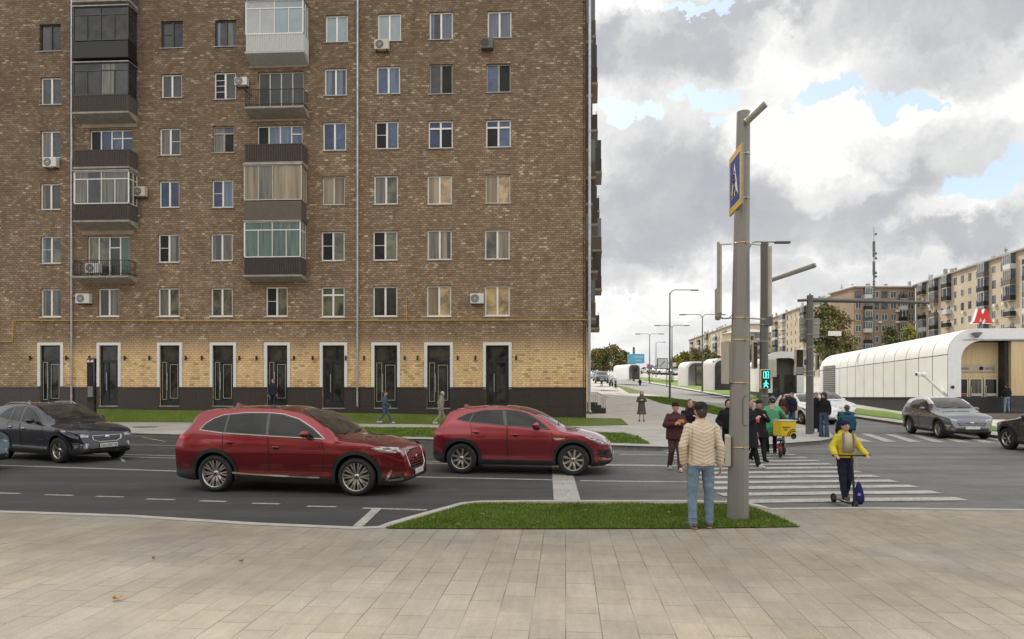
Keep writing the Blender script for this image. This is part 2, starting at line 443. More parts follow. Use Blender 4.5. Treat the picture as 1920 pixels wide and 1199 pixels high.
# blades of grass
def blades(name, poly, dens, h, mats, z0, seed=1, w=.006, zf=None):
    rnd=random.Random(seed); P=[(p[0],p[1]) for p in poly]
    xs=[p[0] for p in P]; ys=[p[1] for p in P]
    area=(max(xs)-min(xs))*(max(ys)-min(ys)); v=[];f=[];mi=[]
    def inside(x,y):
        c=False; n=len(P)
        for i in range(n):
            x1,y1=P[i]; x2,y2=P[(i+1)%n]
            if (y1>y)!=(y2>y) and x<(x2-x1)*(y-y1)/(y2-y1)+x1: c=not c
        return c
    for _ in range(int(area*dens)):
        x=rnd.uniform(min(xs),max(xs)); y=rnd.uniform(min(ys),max(ys))
        if not inside(x,y): continue
        a=rnd.uniform(0,math.pi); hh=h*rnd.uniform(.5,1.15)*(.8+.5*noise.noise((x*1.5,y*1.5,0))); lx=rnd.gauss(0,.35)*hh; ly=rnd.gauss(0,.35)*hh
        dx=math.cos(a)*w; dy=math.sin(a)*w; z=zf(x,y) if zf else z0+terr(y); n=len(v)
        v+=[(x-dx,y-dy,z),(x+dx,y+dy,z),(x+lx,y+ly,z+hh)]; f.append((n,n+1,n+2)); mi.append(rnd.choice((0,0,0,1,1,2)))
    me=bpy.data.meshes.new(name); me.from_pydata(v,[],f)
    for m in mats: me.materials.append(m)
    me.polygons.foreach_set('material_index',mi); me.update()
    return new_obj(name,me)
BL=[M_('blade_green',(.135,.205,.026),.55,spec=.2,vary=.3,vs=1.5),M_('blade_dark',(.075,.125,.018),.55,spec=.2,vary=.3,vs=2),M_('blade_light',(.23,.28,.06),.55,spec=.2,vary=.3,vs=2)]
gb_=blades('grass',GPW,5200,.055,BL,.13,w=.005); tag(gb_,'short mown grass of the corner lawn under the big grey pole','grass',kind='stuff')

# far pavement, wrapping round the block to the avenue
fk=[(0,808),(230,812),(330,815),(560,819),(800,823.5),(1000,829),(1150,835),(1250,838),(1400,836),(1500,829),(1535,826.5),(1552,823),(1559,818.5),(1552,811),(1520,801),(1480,793),(1440,785),(1370,770),(1300,752),(1240,743),(1206,738),(1180,731),(1160,725)]
FK=GP(fk,.13)
cor=Vector((3.92,36.6,0))
sdir=Vector((.1156,1,0))
fkw=[(p.x,p.y) for p in FK]+[(11.0+3.5,95),(13.0+10,185),(45,400)]
far_poly=[(-90,37.5)]+fkw+[(30,400),(-90,400)]
drape('far_pavement',far_poly,PAVE_FAR,.13,.135,KERBD)
mb=MB(); ribbon(mb,[(-90,37.5)]+fkw[:22],.15,.136); mb.build('far_kerb',[KERB])['kind']='structure'
# median beyond the avenue (carries the pavilions)
mk=[(1920,824),(1880,818),(1790,806),(1700,794.5),(1602,781),(1480,763),(1371,745),(1246,723),(1210,717),(1190,713.5)]
MK=GP(mk,.13)
def onterr(p): return (p.x,p.y)
med=[(45,MK[0].y-1.2)]+[onterr(p) for p in MK]+[(27,190),(52,400),(150,400),(150,MK[0].y-2)]
drape('median',med,PAVE_FAR,.13,.135,KERBD)
mb=MB(); ribbon(mb,med[:11],.16,.137); mb.build('median_kerb',[KERB])['kind']='structure'
def lawn(name,pts,z=.13,off=.14,mat=None,dens=0,h=.06):
    P=GP(pts,z); o=drape(name,[(p.x,p.y) for p in P],mat or GRASS,off); return P
P1=lawn('lawn',[(560,803),(700,802.5),(800,803),(1000,807),(1130,812),(1170,813),(1196,820),(1219,833),(1150,831),(1000,825.5),(800,820),(560,815.5)])
g=blades('grass',P1,500,.09,BL,.14,seed=3,w=.012); tag(g,'grass of the kerbside strip beyond the two red cars','grass',kind='stuff')
P2=lawn('lawn',[(1206,743),(1240,744.5),(1300,753),(1372,770.5),(1362,782),(1300,768),(1240,757),(1214,748)])
g=blades('grass',P2,220,.10,BL,.14,seed=4,w=.02); tag(g,'narrow pointed grass island at the foot of the tall street lamp','grass',kind='stuff')
lawn('lawn',[(1151,721),(1176,727),(1207,735),(1196,738.5),(1180,738)])
# lawns of the median
lawn('lawn',[(1190,711.5),(1246,720.5),(1371,742),(1440,752),(1440,737),(1371,728),(1290,716),(1200,707)],mat=GRASSF,off=.15)
lawn('lawn',[(1400,737),(1480,745),(1520,749),(1560,758),(1602,765),(1665,774),(1600,777),(1520,767),(1470,760),(1400,750)],mat=GRASSF,off=.155)
lawn('lawn',[(1602,776.5),(1600,767),(1660,772),(1700,780),(1790,796),(1840,797),(1880,803),(1920,808),(1960,812),(1960,822),(1880,811),(1790,800),(1702,789)],mat=GRASSF,off=.16)

# ------------------------------------------------------------------ painted markings
mb=MB()
def gl(pts,w,z=.005): ribbon(mb,[G(x,y) for x,y in pts],w,z)
gl([(-160,868),(0,873),(327,884),(810,895.5),(1036,900.5)],.13); gl([(1088,902),(1300,904.5),(1356,905.5)],.14)
gl([(-160,842),(0,846.5),(210,852.5),(320,855),(800,865.5),(1030,869)],.11); gl([(0,850),(210,856.5),(320,859.5),(800,869),(1030,872)],.11)
gl([(1100,872),(1290,874),(1340,874)],.32)
gl([(245,834.3),(330,836),(500,839),(700,843)],.11); gl([(1160,852.5),(1210,853),(1250,854)],.14); gl([(225,857),(232,866)],.08)
for a,b,y in ((-110,-62,921),(-15,38,925.5),(84,137,929),(180,231,932),(275,327,937),(375,424,940.5),(473,524,945),(576,630,950.5)): gl([(a,y-.6),(b,y+.6)],.10)
gl([(680,953.5),(800,957)],.10); gl([(708,954),(668,991)],.16,.009)
gl([(1052,874),(1064,942)],.50,.006)
mb.build('road_marking',[PAINT])['kind']='structure'
mb=MB()
gl([(222,821),(265,820),(310,828.6),(335,826),(370,829)],.10,.008)
mb.build('bus_stop_marking',[line_mat('yellow_paint',(.55,.36,.10))])['kind']='structure'
mb=MB()
for k in range(13):
    Y=12.75+.80*k; xl=4.0+.075*k; xr=8.5+.02*k
    ribbon(mb,[(xl,Y-.17),((xl+xr)/2,Y+.02),(xr,Y+.14)],.37,.012)
# second crossing, over the avenue
for k in range(9):
    px=1558+k*46
    a=G(px+18,813+k*1.1); b=G(px+66,829+k*.4)
    ribbon(mb,[a,b],.40,.012)
mb.build('zebra_crossing',[line_mat('zebra_paint',(.56,.535,.48))])['kind']='structure'
# a drain cover and a few leaves
mb=MB(); p=G(272,801.5,.13); mb.box((p.x,p.y,p.z+.012),(1.0,.45,.012)); 
tag(mb.build('drain_cover',[M_('cast_iron',(.06,.05,.045),.6,.4)]),'rusty rectangular drain cover in the far pavement','drain cover')
def leaf(px,py,s,label,col,rz=0):
    p=G(px,py,.12); bm=MB(); n=11; top=[]
    for i in range(n*2):
        a=math.pi*i/n; r=s*(1 if i%2 else .58)*(1+.25*math.sin(3*a)); top.append((r*math.cos(a),r*math.sin(a)*.7,.008+.03*abs(math.sin(a*1.5+1))))
    vs=[(0,0,.012)]+top; fs=[(0,1+i,1+(i+1)%(2*n)) for i in range(2*n)]
    bm.add(vs,fs,0); bm.cyl((s*.8,0,.012),(s*1.5,.03,.02),.003)
    o=bm.build('fallen_leaf',[col],loc=(p.x,p.y,p.z+.004),rz=rz); tag(o,label,'leaf')
LEAF=M_('dry_leaf',(.55,.33,.10),.7,vary=.3,vs=30)
leaf(219,1126,.055,'large dry orange leaf lying on the paving at lower left',LEAF)
LF2=M_('dry_leaf_brown',(.32,.2,.09),.7,vary=.3,vs=30)
def lw(px,py,s,label,m,z=.12): leaf(px,py,s,label,m,random.random()*6)
LEAVES=[(812,972),(905,965),(1010,981),(1098,958),(1180,975),(1255,962),(1030,950),(860,985),(1385,985),(1440,978)]
for i,(a_,b_) in enumerate(LEAVES):
    P_=G(a_,b_,.17); m_=MB(); 
    for k in range(5): an=k*1.256+i; m_.add([(0,0,.01),(.022*math.cos(an-.4),.018*math.sin(an-.4),.014),(.034*math.cos(an),.028*math.sin(an),.02+.01*(k%2)),(.022*math.cos(an+.4),.018*math.sin(an+.4),.012)],[(0,1,2,3)])
    o_=m_.build('fallen_leaf',[LEAF if i%2 else LF2],loc=P_,recalc=False); tag(o_,'tiny dry leaf caught in the grass of the corner lawn','leaf','leaves on the corner lawn')
lw(288,1050,.028,'small brown leaf on the paving above the large orange leaf',LF2)
lw(452,1056,.03,'small tan leaf on the paving beneath the dark red sport utility car',LF2)
# ================================================================== the big brick apartment house
TH=math.atan(.055)
BC=Vector((3.92,36.6,0))
def loc_of(px,py,off=0.0):
    """photo point -> (x,z) on the facade plane, `off` metres in front of it (building axes)"""
    d=ray(px,py); c,s=math.cos(TH),math.sin(TH)
    # building axes: u=(c,-s), v=(s,c) ; v points into the building
    o=Vector((0,0,CAMH))-BC
    ou=o.x*c-o.y*s; ov=o.x*s+o.y*c; du=d.x*c-d.y*s; dv=d.x*s+d.y*c
    t=(-off-ov)/dv
    return ou+du*t, o.z+d.z*t
def brick_mat(name, side=False):
    m,N,b=mat_base(name)
    co=N.n('ShaderNodeTexCoord').outputs['Object']
    sp=N.n('ShaderNodeSeparateXYZ',{0:co})
    x=sp.outputs[1] if side else sp.outputs[0]; z=sp.outputs[2]
    jit=N.noise(co,.9,3); 
    z2=N.math('ADD',z,N.math('MULTIPLY',jit,.05))
    rh=.116; bw=.245
    rz=N.math('DIVIDE',z2,rh); row=N.math('FLOOR',rz); fz=N.math('FRACT',rz)
    rw=N.n('ShaderNodeTexWhiteNoise',{'W':row},noise_dimensions='1D').outputs['Value']
    xx=N.math('ADD',N.math('DIVIDE',x,bw),N.math('ADD',N.math('MULTIPLY',row,.5),N.math('MULTIPLY',rw,.3)))
    colm=N.math('FLOOR',xx); fx=N.math('FRACT',xx)
    idv=N.n('ShaderNodeCombineXYZ',{0:colm,1:row,2:1.0}).outputs[0]
    wn=N.n('ShaderNodeTexWhiteNoise',{'Vector':idv},noise_dimensions='3D').outputs['Value']
    wn2=N.n('ShaderNodeTexWhiteNoise',{'Vector':N.vmath('ADD',idv,(31.7,5.2,9.1))},noise_dimensions='3D').outputs['Value']
    # mortar mask, slightly ragged
    rag=N.math('MULTIPLY_ADD',N.noise(co,14,4),.03,-.015)
    ez=N.math('MULTIPLY',N.math('MINIMUM',fz,N.math('SUBTRACT',1.0,fz)),rh)
    ex=N.math('MULTIPLY',N.math('MINIMUM',fx,N.math('SUBTRACT',1.0,fx)),bw)
    e=N.math('ADD',N.math('MINIMUM',ez,ex),rag)
    mort=N.n('ShaderNodeMapRange',{'Value':e,'From Min':.002,'From Max':.016,'To Min':1.0,'To Max':0.0}).outputs[0]
    patch=N.noise(co,.32,5,.6); patch2=N.noise(co,1.1,4,.6)
    base=N.ramp(wn,[(0,(.205,.140,.088)),(.35,(.245,.169,.107)),(.7,(.285,.198,.128)),(1,(.36,.258,.170))])
    # scattered bricks whose face has flaked to a light tone, in clusters
    up=N.math('MULTIPLY',z,.0035)
    thr=N.math('SUBTRACT',1.075,N.math('ADD',up,N.math('MULTIPLY',N.ramp(patch2,[(.42,0),(.68,1)]),.22)))
    lightm=N.math('GREATER_THAN',wn2,thr)
    base=N.mix(lightm,base,N.ramp(wn,[(0,(.34,.265,.18)),(1,(.52,.43,.30))]))
    tone=N.ramp(patch,[(.32,.86),(.68,1.10)])
    base=N.mix(1.0,base,N.n('ShaderNodeCombineColor',{0:tone,1:tone,2:tone}).outputs[0],'MULTIPLY')
    # darker towards the top and the left end
    gr=N.ramp(N.math('ADD',N.math('MULTIPLY',z,.04),N.math('MULTIPLY',x,-.008)),[(.25,1.12),(.62,.98),(1.05,.72)])
    base=N.mix(1.0,base,N.n('ShaderNodeCombineColor',{0:gr,1:gr,2:gr}).outputs[0],'MULTIPLY')
    # cleaned, warm courses of the ground floor with an uneven upper edge
    edge=N.math('ADD',z,N.math('MULTIPLY_ADD',N.noise(co,.55,4,.7),1.0,-.5))
    zone=N.n('ShaderNodeMapRange',{'Value':N.math('ADD',edge,N.math('MULTIPLY_ADD',wn,.5,-.25)),'From Min':3.6,'From Max':4.75,'To Min':1.0,'To Max':0.0}).outputs[0]
    lx=N.n('ShaderNodeMapRange',{'Value':N.math('ADD',x,N.math('MULTIPLY',z,.9)),'From Min':-28.5,'From Max':-26.3,'To Min':0.12,'To Max':1.0}).outputs[0]
    if side: lx=1.0
    zone=N.math('MULTIPLY',zone,lx)
    warm=N.ramp(wn,[(0,(.66,.44,.215)),(.4,(.72,.495,.255)),(1,(.80,.585,.33))])
    warm=N.mix(N.math('GREATER_THAN',wn2,.94),warm,(.48,.31,.16))
    wt=N.ramp(patch2,[(.3,.86),(.7,1.08)]); warm=N.mix(1.0,warm,N.n('ShaderNodeCombineColor',{0:wt,1:wt,2:wt}).outputs[0],'MULTIPLY')
    base=N.mix(zone,base,warm)
    fine=N.ramp(N.noise(co,26,5,.7),[(.25,.78),(.75,1.24)])
    stv=N.n('ShaderNodeMapping',{'Vector':co,'Scale':(1.0,1.0,.13)}).outputs[0]
    streak=N.ramp(N.noise(stv,2.2,5,.65),[(.32,.84),(.5,1.0),(.7,1.06)])
    base=N.mix(1.0,base,N.n('ShaderNodeCombineColor',{0:streak,1:streak,2:streak}).outputs[0],'MULTIPLY')
    base=N.mix(1.0,base,N.n('ShaderNodeCombineColor',{0:fine,1:fine,2:fine}).outputs[0],'MULTIPLY')
    mcol=N.mix(zone,(.105,.076,.053),(.40,.26,.13))
    base=N.mix(mort,base,mcol)
    N.nt.links.new(base,b.inputs['Base Color']); b.inputs['Roughness'].default_value=.85; b.inputs['Specular IOR Level'].default_value=.25
    h=N.math('ADD',N.math('MULTIPLY',mort,-1.0),N.math('ADD',N.math('MULTIPLY',wn2,.35),N.math('MULTIPLY',fine,.25)))
    bp=N.n('ShaderNodeBump',{'Strength':.7,'Distance':.02,'Height':h}); N.nt.links.new(bp.outputs[0],b.inputs['Normal'])
    return m
BRICK=brick_mat('brick_wall'); BRICKS=brick_mat('brick_wall_side',True)
WHITEF=M_('white_frame',(.74,.72,.67),.45,vary=.06); DARKF=M_('dark_frame',(.035,.037,.04),.4)
OLDF=M_('old_frame',(.30,.27,.22),.6,vary=.2)
CREAMF=M_('cream_frame',(.50,.46,.38),.55,vary=.12)
SLAB=M_('balcony_concrete',(.30,.27,.23),.85,vary=.2,vs=3,bump=.3)
LINT=M_('lintel_plaster',(.33,.26,.19),.85,vary=.15,vs=2)
BROWNP=M_('brown_sheet',(.050,.035,.028),.55,vary=.2); DARKP=M_('dark_sheet',(.012,.0095,.008),.5,vary=.2)
WHITEP=M_('white_sheet',(.50,.50,.49),.5,vary=.06); GREYP=M_('taupe_sheet',(.115,.09,.07),.7,vary=.12)
GRANITE=M_('dark_granite',(.040,.030,.028),.28,vary=.25,vs=14,spec=.6)
METAL=M_('galvanised',(.42,.42,.42),.4,.75,vary=.2,vs=4); ZINC=M_('zinc',(.34,.33,.32),.45,.5,vary=.25,vs=3)
IRON=M_('iron_black',(.02,.02,.022),.45,.3); STEEL=M_('steel_grey',(.13,.125,.115),.42,.3,vary=.08)
OCHRE=M_('gas_yellow',(.45,.27,.06),.5,vary=.15)
WHITEA=M_('ac_white',(.60,.59,.55),.45,vary=.08); GREYA=M_('ac_grey',(.11,.11,.11),.5); GRILL=M_('ac_grill',(.03,.03,.03),.6)
PN={'dark':glass_mat('pane_dark',(.030,.032,.034),(.008,.009,.010)),'blue':glass_mat('pane_blue',(.07,.11,.20),(.03,.05,.10),refl=.35),
    'deep':glass_mat('pane_deep',(.022,.045,.11),refl=.3),'curt':glass_mat('pane_curtain',(.20,.185,.155),(.045,.045,.04),refl=.3,folds=9),
    'beige':glass_mat('pane_beige',(.38,.29,.18),(.11,.085,.055),refl=.3,folds=3),'light':glass_mat('pane_light',(.30,.36,.38),(.26,.31,.33),refl=.2),
    'lace':glass_mat('pane_lace',(.16,.17,.22),(.07,.075,.10),refl=.3,folds=16),'mesh':glass_mat('pane_screen',(.018,.018,.02),refl=-.35,rough=.5),
    'warm':glass_mat('pane_warm',(.55,.40,.20),(.20,.16,.10),refl=.2),'green':glass_mat('pane_green',(.10,.17,.13),(.03,.05,.045),refl=.3,folds=8),
    'white':glass_mat('pane_blind',(.40,.41,.41),(.34,.35,.36),refl=.2),'shop':glass_mat('pane_shop',(.050,.046,.034),(.004,.005,.005),refl=.1),
    'warmg':glass_mat('pane_green_warm',(.16,.15,.09),(.03,.033,.025),refl=.4),'smoke':glass_mat('pane_smoke',(.045,.042,.040),(.012,.012,.012),refl=.1),
    'bcurt':glass_mat('pane_blue_curtain',(.16,.22,.30),(.05,.07,.12),refl=.3,folds=7)}
# the windows as read from the photograph: (x0,x1,y0,y1, frame, left pane, right pane, kind)
WN=[ # kind: 'v' one mullion; 't' transom over two; 'l'/'r' small bar on left / right sash
 (74,114,45,97,'d','dark','smoke','v'),(76,115,145,197,'w','dark','dark','v'),(76,114,245,297,'w','curt','dark','v'),(75,113,344,394,'w','curt','dark','v'),(76,114,443,495,'w','bcurt','warmg','l'),(76,114,542,595,'w','curt','curt','v'),
 (302,343,39,91,'d','dark','smoke','l'),(302,341,139,184,'w','dark','dark','v'),(299,338,240,292,'w','curt','dark','r'),(298,336,339,390,'w','deep','deep','v'),(296,336,439,493,'w','mesh','curt','l'),(296,336,540,594,'w','curt','warmg','v'),
 (403,443,37,88,'d','bcurt','curt','v'),(401,442,135,187,'w','mesh','dark','ll'),(399,439,236,287,'o','curt','mesh','t'),(397,437,337,390,'w','deep','bcurt','l'),(395,436,438,490,'w','curt','curt','v'),(395,436,540,594,'w','warmg','warmg','v'),
 (184,223,541,594,'w','smoke','curt','v'),(498,539,538,594,'w','mesh','warmg','l'),
 (610,652,28,80,'w','light','light','v'),(608,650,128,180,'w','bcurt','bcurt','v'),(605,649,229,283,'w','deep','blue','v'),(604,647,331,385,'c','beige','beige','v'),(602,646,434,490,'w','mesh','warmg','l'),(602,646,538,595,'w','warmg','warmg','t'),
 (708,752,25,78,'w','light','light','v'),(706,750,124,177,'w','blue','bcurt','v'),(703,747,227,280,'w','mesh','blue','l'),(701,746,329,384,'w','curt','warmg','v'),(699,745,433,489,'w','mesh','warmg','l'),(699,745,537,594,'w','smoke','dark','v'),
 (805,849,22,75,'w','lace','lace','v'),(805,849,120,177,'o','dark','mesh','v'),(803,849,226,279,'w','deep','mesh','t'),(801,847,329,384,'w','beige','warm','v'),(801,847,431,488,'w','curt','beige','v'),(800,846,536,594,'w','beige','warm','v'),
 (914,959,20,72,'w','lace','lace','v'),(912,958,119,174,'o','blue','mesh','v'),(911,958,224,277,'w','mesh','blue','t'),(910,957,327,382,'c','beige','warm','v'),(909,956,431,487,'w','warmg','beige','v'),(909,956,536,593,'w','warm','warm','v')]
DOORS=[(72,118,'t'),(183,226,'p'),(296,341,'t'),(395,442,'t'),(497,543,'t'),(601,650,'p'),(698,749,'t'),(797,848,'t'),(907,958,'p')]
house=empty('apartment_house',BC,-TH,'long brown brick apartment house with glazed balconies and a row of dark shop doors','building')
XL=-44.0; ZT=31.0; ZB=-.2
holes_=[]
def win_rect(w): 
    x0,z0=loc_of(w[0],w[3]); x1,z1=loc_of(w[1],w[2]); return x0,x1,z0,z1
rects=[win_rect(w) for w in WN]
def dz(px,py): return loc_of(px,py)[1]
drects=[]
for a,b,k in DOORS:
    x0,_=loc_of(a+4,700); x1,_=loc_of(b-4,700); z1=dz(a,648); z0=dz(a,761 if a<600 else 765); drects.append((x0,x1,z0,z1))
# balcony door openings (px)
BD=[(168,248,243,300,'b3'),(164,244,443,517,'b5'),(484,569,134,200,'c2'),(482,567,235,292,'c3')]
brects=[win_rect(b) for b in BD]
# rows above the frame of the photograph continue the same grid so that the wall has its full height
allr=rects+drects+brects
def wall_with_holes(x0,x1,z0,z1,rs,y,mi=0):
    xs=sorted(set([x0,x1]+[r[0] for r in rs]+[r[1] for r in rs])); zs=sorted(set([z0,z1]+[r[2] for r in rs]+[r[3] for r in rs]))
    v={};V=[];F=[]
    def vid(i,j):
        if (i,j) not in v: v[(i,j)]=len(V); V.append((xs[i],y,zs[j]))
        return v[(i,j)]
    for j in range(len(zs)-1):
        for i in range(len(xs)-1):
            cx=(xs[i]+xs[i+1])/2; cz=(zs[j]+zs[j+1])/2
            if any(r[0]<cx<r[1] and r[2]<cz<r[3] for r in rs): continue
            F.append((vid(i,j),vid(i+1,j),vid(i+1,j+1),vid(i,j+1)))
    return V,F
mb=MB(); V,F=wall_with_holes(XL,0,ZB,ZT,allr,0); mb.add(V,F,0)
for r in allr:   # reveals
    x0,x1,z0,z1=r; d=.16
    mb.add([(x0,0,z0),(x0,d,z0),(x0,d,z1),(x0,0,z1)],[(0,1,2,3)]); mb.add([(x1,0,z0),(x1,d,z0),(x1,d,z1),(x1,0,z1)],[(3,2,1,0)])
    mb.add([(x0,0,z1),(x1,0,z1),(x1,d,z1),(x0,d,z1)],[(0,1,2,3)]); mb.add([(x0,0,z0),(x1,0,z0),(x1,d,z0),(x0,d,z0)],[(3,2,1,0)])
mb.build('wall',[BRICK],house,recalc=False)
def pane_rect(mb,x0,x1,z0,z1,y,mi=0):
    mb.add([(x0,y,z0),(x1,y,z0),(x1,y,z1),(x0,y,z1)],[(0,1,2,3)],mi)
FM={'w':WHITEF,'d':DARKF,'o':OLDF,'c':CREAMF}
def make_window(r,fr,lp,rp,kind,parent,yd=.13,wn='window',sill=True):
    x0,x1,z0,z1=r; m=FM[fr]; t=.075; y=yd
    mb=MB(); 
    def bar(a,b,c,d,e=0): mb.span((a,y-.03-e,c),(b,y+.03,d))
    bar(x0,x0+t,z0,z1); bar(x1-t,x1,z0,z1); bar(x0+t,x1-t,z0,z0+t); bar(x0+t,x1-t,z1-t,z1)
    xm=(x0+x1)/2; zt=z1-t
    if kind=='t': zt=z1-(z1-z0)*.27; bar(x0+t,x1-t,zt-t*.6,zt+t*.6,.004)
    bar(xm-t*.65,xm+t*.65,z0+t,(zt-t*.6) if kind=='t' and fr!='w' else z1-t,.008)
    zm=z0+(z1-z0)*.52
    if kind[0]=='l': bar(x0+t,xm-t*.65,zm-.014,zm+.014,-.012)
    if kind=='ll': 
        for q in(.30,.72): zq=z0+(z1-z0)*q; bar(x0+t,xm-t*.65,zq-.014,zq+.014,-.012)
    if kind[0]=='r': bar(xm+t*.65,x1-t,zm-.014,zm+.014,-.012)
    w_=mb.build(wn,[m],parent)
    for a,b,k in((x0+t*.5,xm,lp),(xm,x1-t*.5,rp)):
        p=MB(); 
        if kind=='t' and k=='mesh':
            pane_rect(p,a,b,z0+t*.5,zt,y+.01); q=MB(); pane_rect(q,a,b,zt,z1-t*.5,y+.012); q.build('pane',[PN['deep']],w_,recalc=False)
        elif k in('curt','lace','beige','bcurt') and random.random()<.35:
            # a darker gap between the curtains
            c=a+(b-a)*random.choice((.62,.7,.35)); pane_rect(p,a,c,z0+t*.5,z1-t*.5,y+.01); q=MB(); pane_rect(q,c,b,z0+t*.5,z1-t*.5,y+.011); q.build('pane',[PN['dark']],w_,recalc=False)
        else: pane_rect(p,a,b,z0+t*.5,z1-t*.5,y+.01)
        p.build('pane',[PN[k]],w_,recalc=False)
    if sill:
        s=MB(); s.box(((x0+x1)/2,.03,z0-.018),(x1-x0+.12,.17,.035)); s.build('sill',[ZINC if fr!='w' or z0>8 else WHITEF],w_)
    return w_
for w_,r in zip(WN,rects):
    make_window(r,w_[4],w_[5],w_[6],w_[7],house)
# window groups of the balcony doors
def door_group(r,cols,fr,parent,transom=None):
    x0,x1,z0,z1=r; n=len(cols); y=.13; t=.06; mb=MB(); mb.span((x0,y-.03,z0),(x0+t,y+.03,z1)); mb.span((x1-t,y-.03,z0),(x1,y+.03,z1)); mb.span((x0+t,y-.03,z1-t),(x1-t,y+.03,z1))
    w=(x1-x0)/n
    for i in range(1,n): mb.span((x0+w*i-t*.55,y-.036,z0),(x0+w*i+t*.55,y+.03,z1-t))
    if transom:
        for i in transom: mb.span((x0+w*i+t*.55,y-.03,z1-(z1-z0)*.3),(x0+w*(i+1)-t*.55,y+.03,z1-(z1-z0)*.3+t))
    o=mb.build('balcony_window',[FM[fr]],parent)
    for i,k in enumerate(cols):
        p=MB(); pane_rect(p,x0+w*i,x0+w*(i+1),z0,z1,y+.012); p.build('pane',[PN[k]],o,recalc=False)
door_group(brects[0],['mesh','deep','blue','deep'],'w',house,[2,3]); door_group(brects[1],['warmg','warmg','smoke','green'],'w',house,[2])
door_group(brects[2],['smoke','dark','dark','dark'],'c',house); door_group(brects[3],['mesh','bcurt','bcurt','blue'],'w',house,[3])
# ground floor shop doors
SHOPF=M_('shop_frame',(.018,.021,.024),.35,.2); TRIM=M_('white_surround',(.66,.65,.62),.5,vary=.05); INLAY=M_('door_inlay',(.36,.36,.28),.4,.3)
LAMPB=M_('lamp_black',(.012,.012,.013),.5)
for (a,b,k),r in zip(DOORS,drects):
    x0,x1,z0,z1=r; y=.12; f=MB()
    zt=z0+(z1-z0)*.735
    f.span((x0,y-.04,z0),(x0+.07,y+.03,z1)); f.span((x1-.07,y-.04,z0),(x1,y+.03,z1)); f.span((x0+.07,y-.04,z1-.07),(x1-.07,y+.03,z1)); f.span((x0+.07,y-.042,zt-.07),(x1-.07,y+.03,zt+.07)); f.span((x0+.07,y-.04,z0),(x1-.07,y+.03,z0+.28))
    xs=x0+(x1-x0)*.36; f.span((xs-.08,y-.045,z0+.28),(xs+.08,y+.03,zt-.07))
    f.span((x1-.2,y-.043,z0+.28),(x1-.07,y+.03,zt-.07)); f.span((x0+.07,y-.043,z0+.28),(x0+.16,y+.03,zt-.07))
    d=f.build('shop_door',[SHOPF],house)
    p=MB(); pane_rect(p,x0+.02,x1-.02,z0,z1,y+.0); p.build('pane',[PN['shop']],d,recalc=False)
    t=MB(); T=.155; zb=dz(a,725+ (a/1000)*6)+.02
    t.span((x0-T,-.05,zb),(x0,.03,z1+T)); t.span((x1,-.05,zb),(x1+T,.03,z1+T)); t.span((x0,-.05,z1),(x1,.03,z1+T)); t.build('door_surround',[TRIM],d)
    if k=='t':
        q=MB()
        def outline(a_,b_,c_,d_,w=.028):
            for s in((a_,a_+w,c_,d_),(b_-w,b_,c_,d_),(a_+w,b_-w,c_,c_+w),(a_+w,b_-w,d_-w,d_)): q.span((s[0],y-.058,s[2]),(s[1],y-.048,s[3]))
        outline(x0+.10,xs-.05,z0+.33,zt-.04); outline(xs+.13,x1-.13,z0+.40,zt-.16)
        q.build('inlay',[INLAY],d)
    h=MB(); h.cyl((xs+.0,y-.12,z0+.85),(xs+.0,y-.12,z0+1.85),.022,n=8); h.cyl((xs,y-.12,z0+1.0),(xs,y-.04,z0+1.0),.014); h.cyl((xs,y-.12,z0+1.7),(xs,y-.04,z0+1.7),.014)
    h.build('handle',[METAL],d)
    s=MB(); s.span((x0-.02,-.06,z0-.05),(x1+.02,.1,z0)); s.build('threshold',[ZINC],d)
for px in (60,128,171,237,283,351,381,451,483,553,588,650,684,760,784,859,892,968):
    x,z=loc_of(px,672); l=MB(); l.cyl((x,-.16,z-.13),(x,-.16,z+.13),.055,n=12); l.box((x,-.07,z),(.05,.13,.06)); l.build('wall_lamp',[LAMPB],house)
# granite plinth in bays between the doors
pl=MB(); px_=XL
zt_=lambda x: 2.03 + (x+30)*-.006
edges=[XL]+[e for r in drects for e in (r[0]-.0,r[1]+.0)]+[.06]
for i in range(0,len(edges),2):
    a,b=edges[i],edges[i+1]
    if b-a<.1: continue
    pl=MB()
    n=max(1,round((b-a)/1.1)); w=(b-a)/n
    for j in range(n):
        for zz0,zz1 in((-.3,.95),(.955,1.93)):
            pl.span((a+w*j+.003,-.045,zz0),(a+w*(j+1)-.003,-.001,zz1))
    pl.span((a,-.085,1.932),(b,-.001,2.0))
    pl.build('plinth',[GRANITE],house)
for r in drects: st_=MB(); st_.span((r[0]+.002,-.04,-.3),(r[1]-.002,.10,r[2]-.052)); st_.build('doorstep',[GRANITE],house)
# side wall along the avenue, roof
SD=Vector((.1156,1,0)).normalized(); c,s=math.cos(TH),math.sin(TH)
sdl=Vector((SD.x*c-SD.y*s, SD.x*s+SD.y*c,0))      # in building axes
LEN=46
sw=MB(); e=sdl*LEN
sw.add([(0,0,ZB-1),(e.x,e.y,ZB-1+2),(e.x,e.y,ZT),(0,0,ZT)],[(0,1,2,3)])
sw.build('side_wall',[BRICKS],house,recalc=False)
ro=MB(); ro.add([(XL,-.35,ZT),(.3,-.35,ZT),(e.x+.3,e.y,ZT),(XL,e.y,ZT)],[(0,1,2,3)]); ro.add([(XL,-.35,ZT+.35),(.3,-.35,ZT+.35),(e.x+.3,e.y,ZT+.35),(XL,e.y,ZT+.35),(XL,-.35,ZT),(.3,-.35,ZT),(e.x+.3,e.y,ZT),(XL,e.y,ZT)],[(0,1,2,3),(4,5,1,0),(5,6,2,1)])
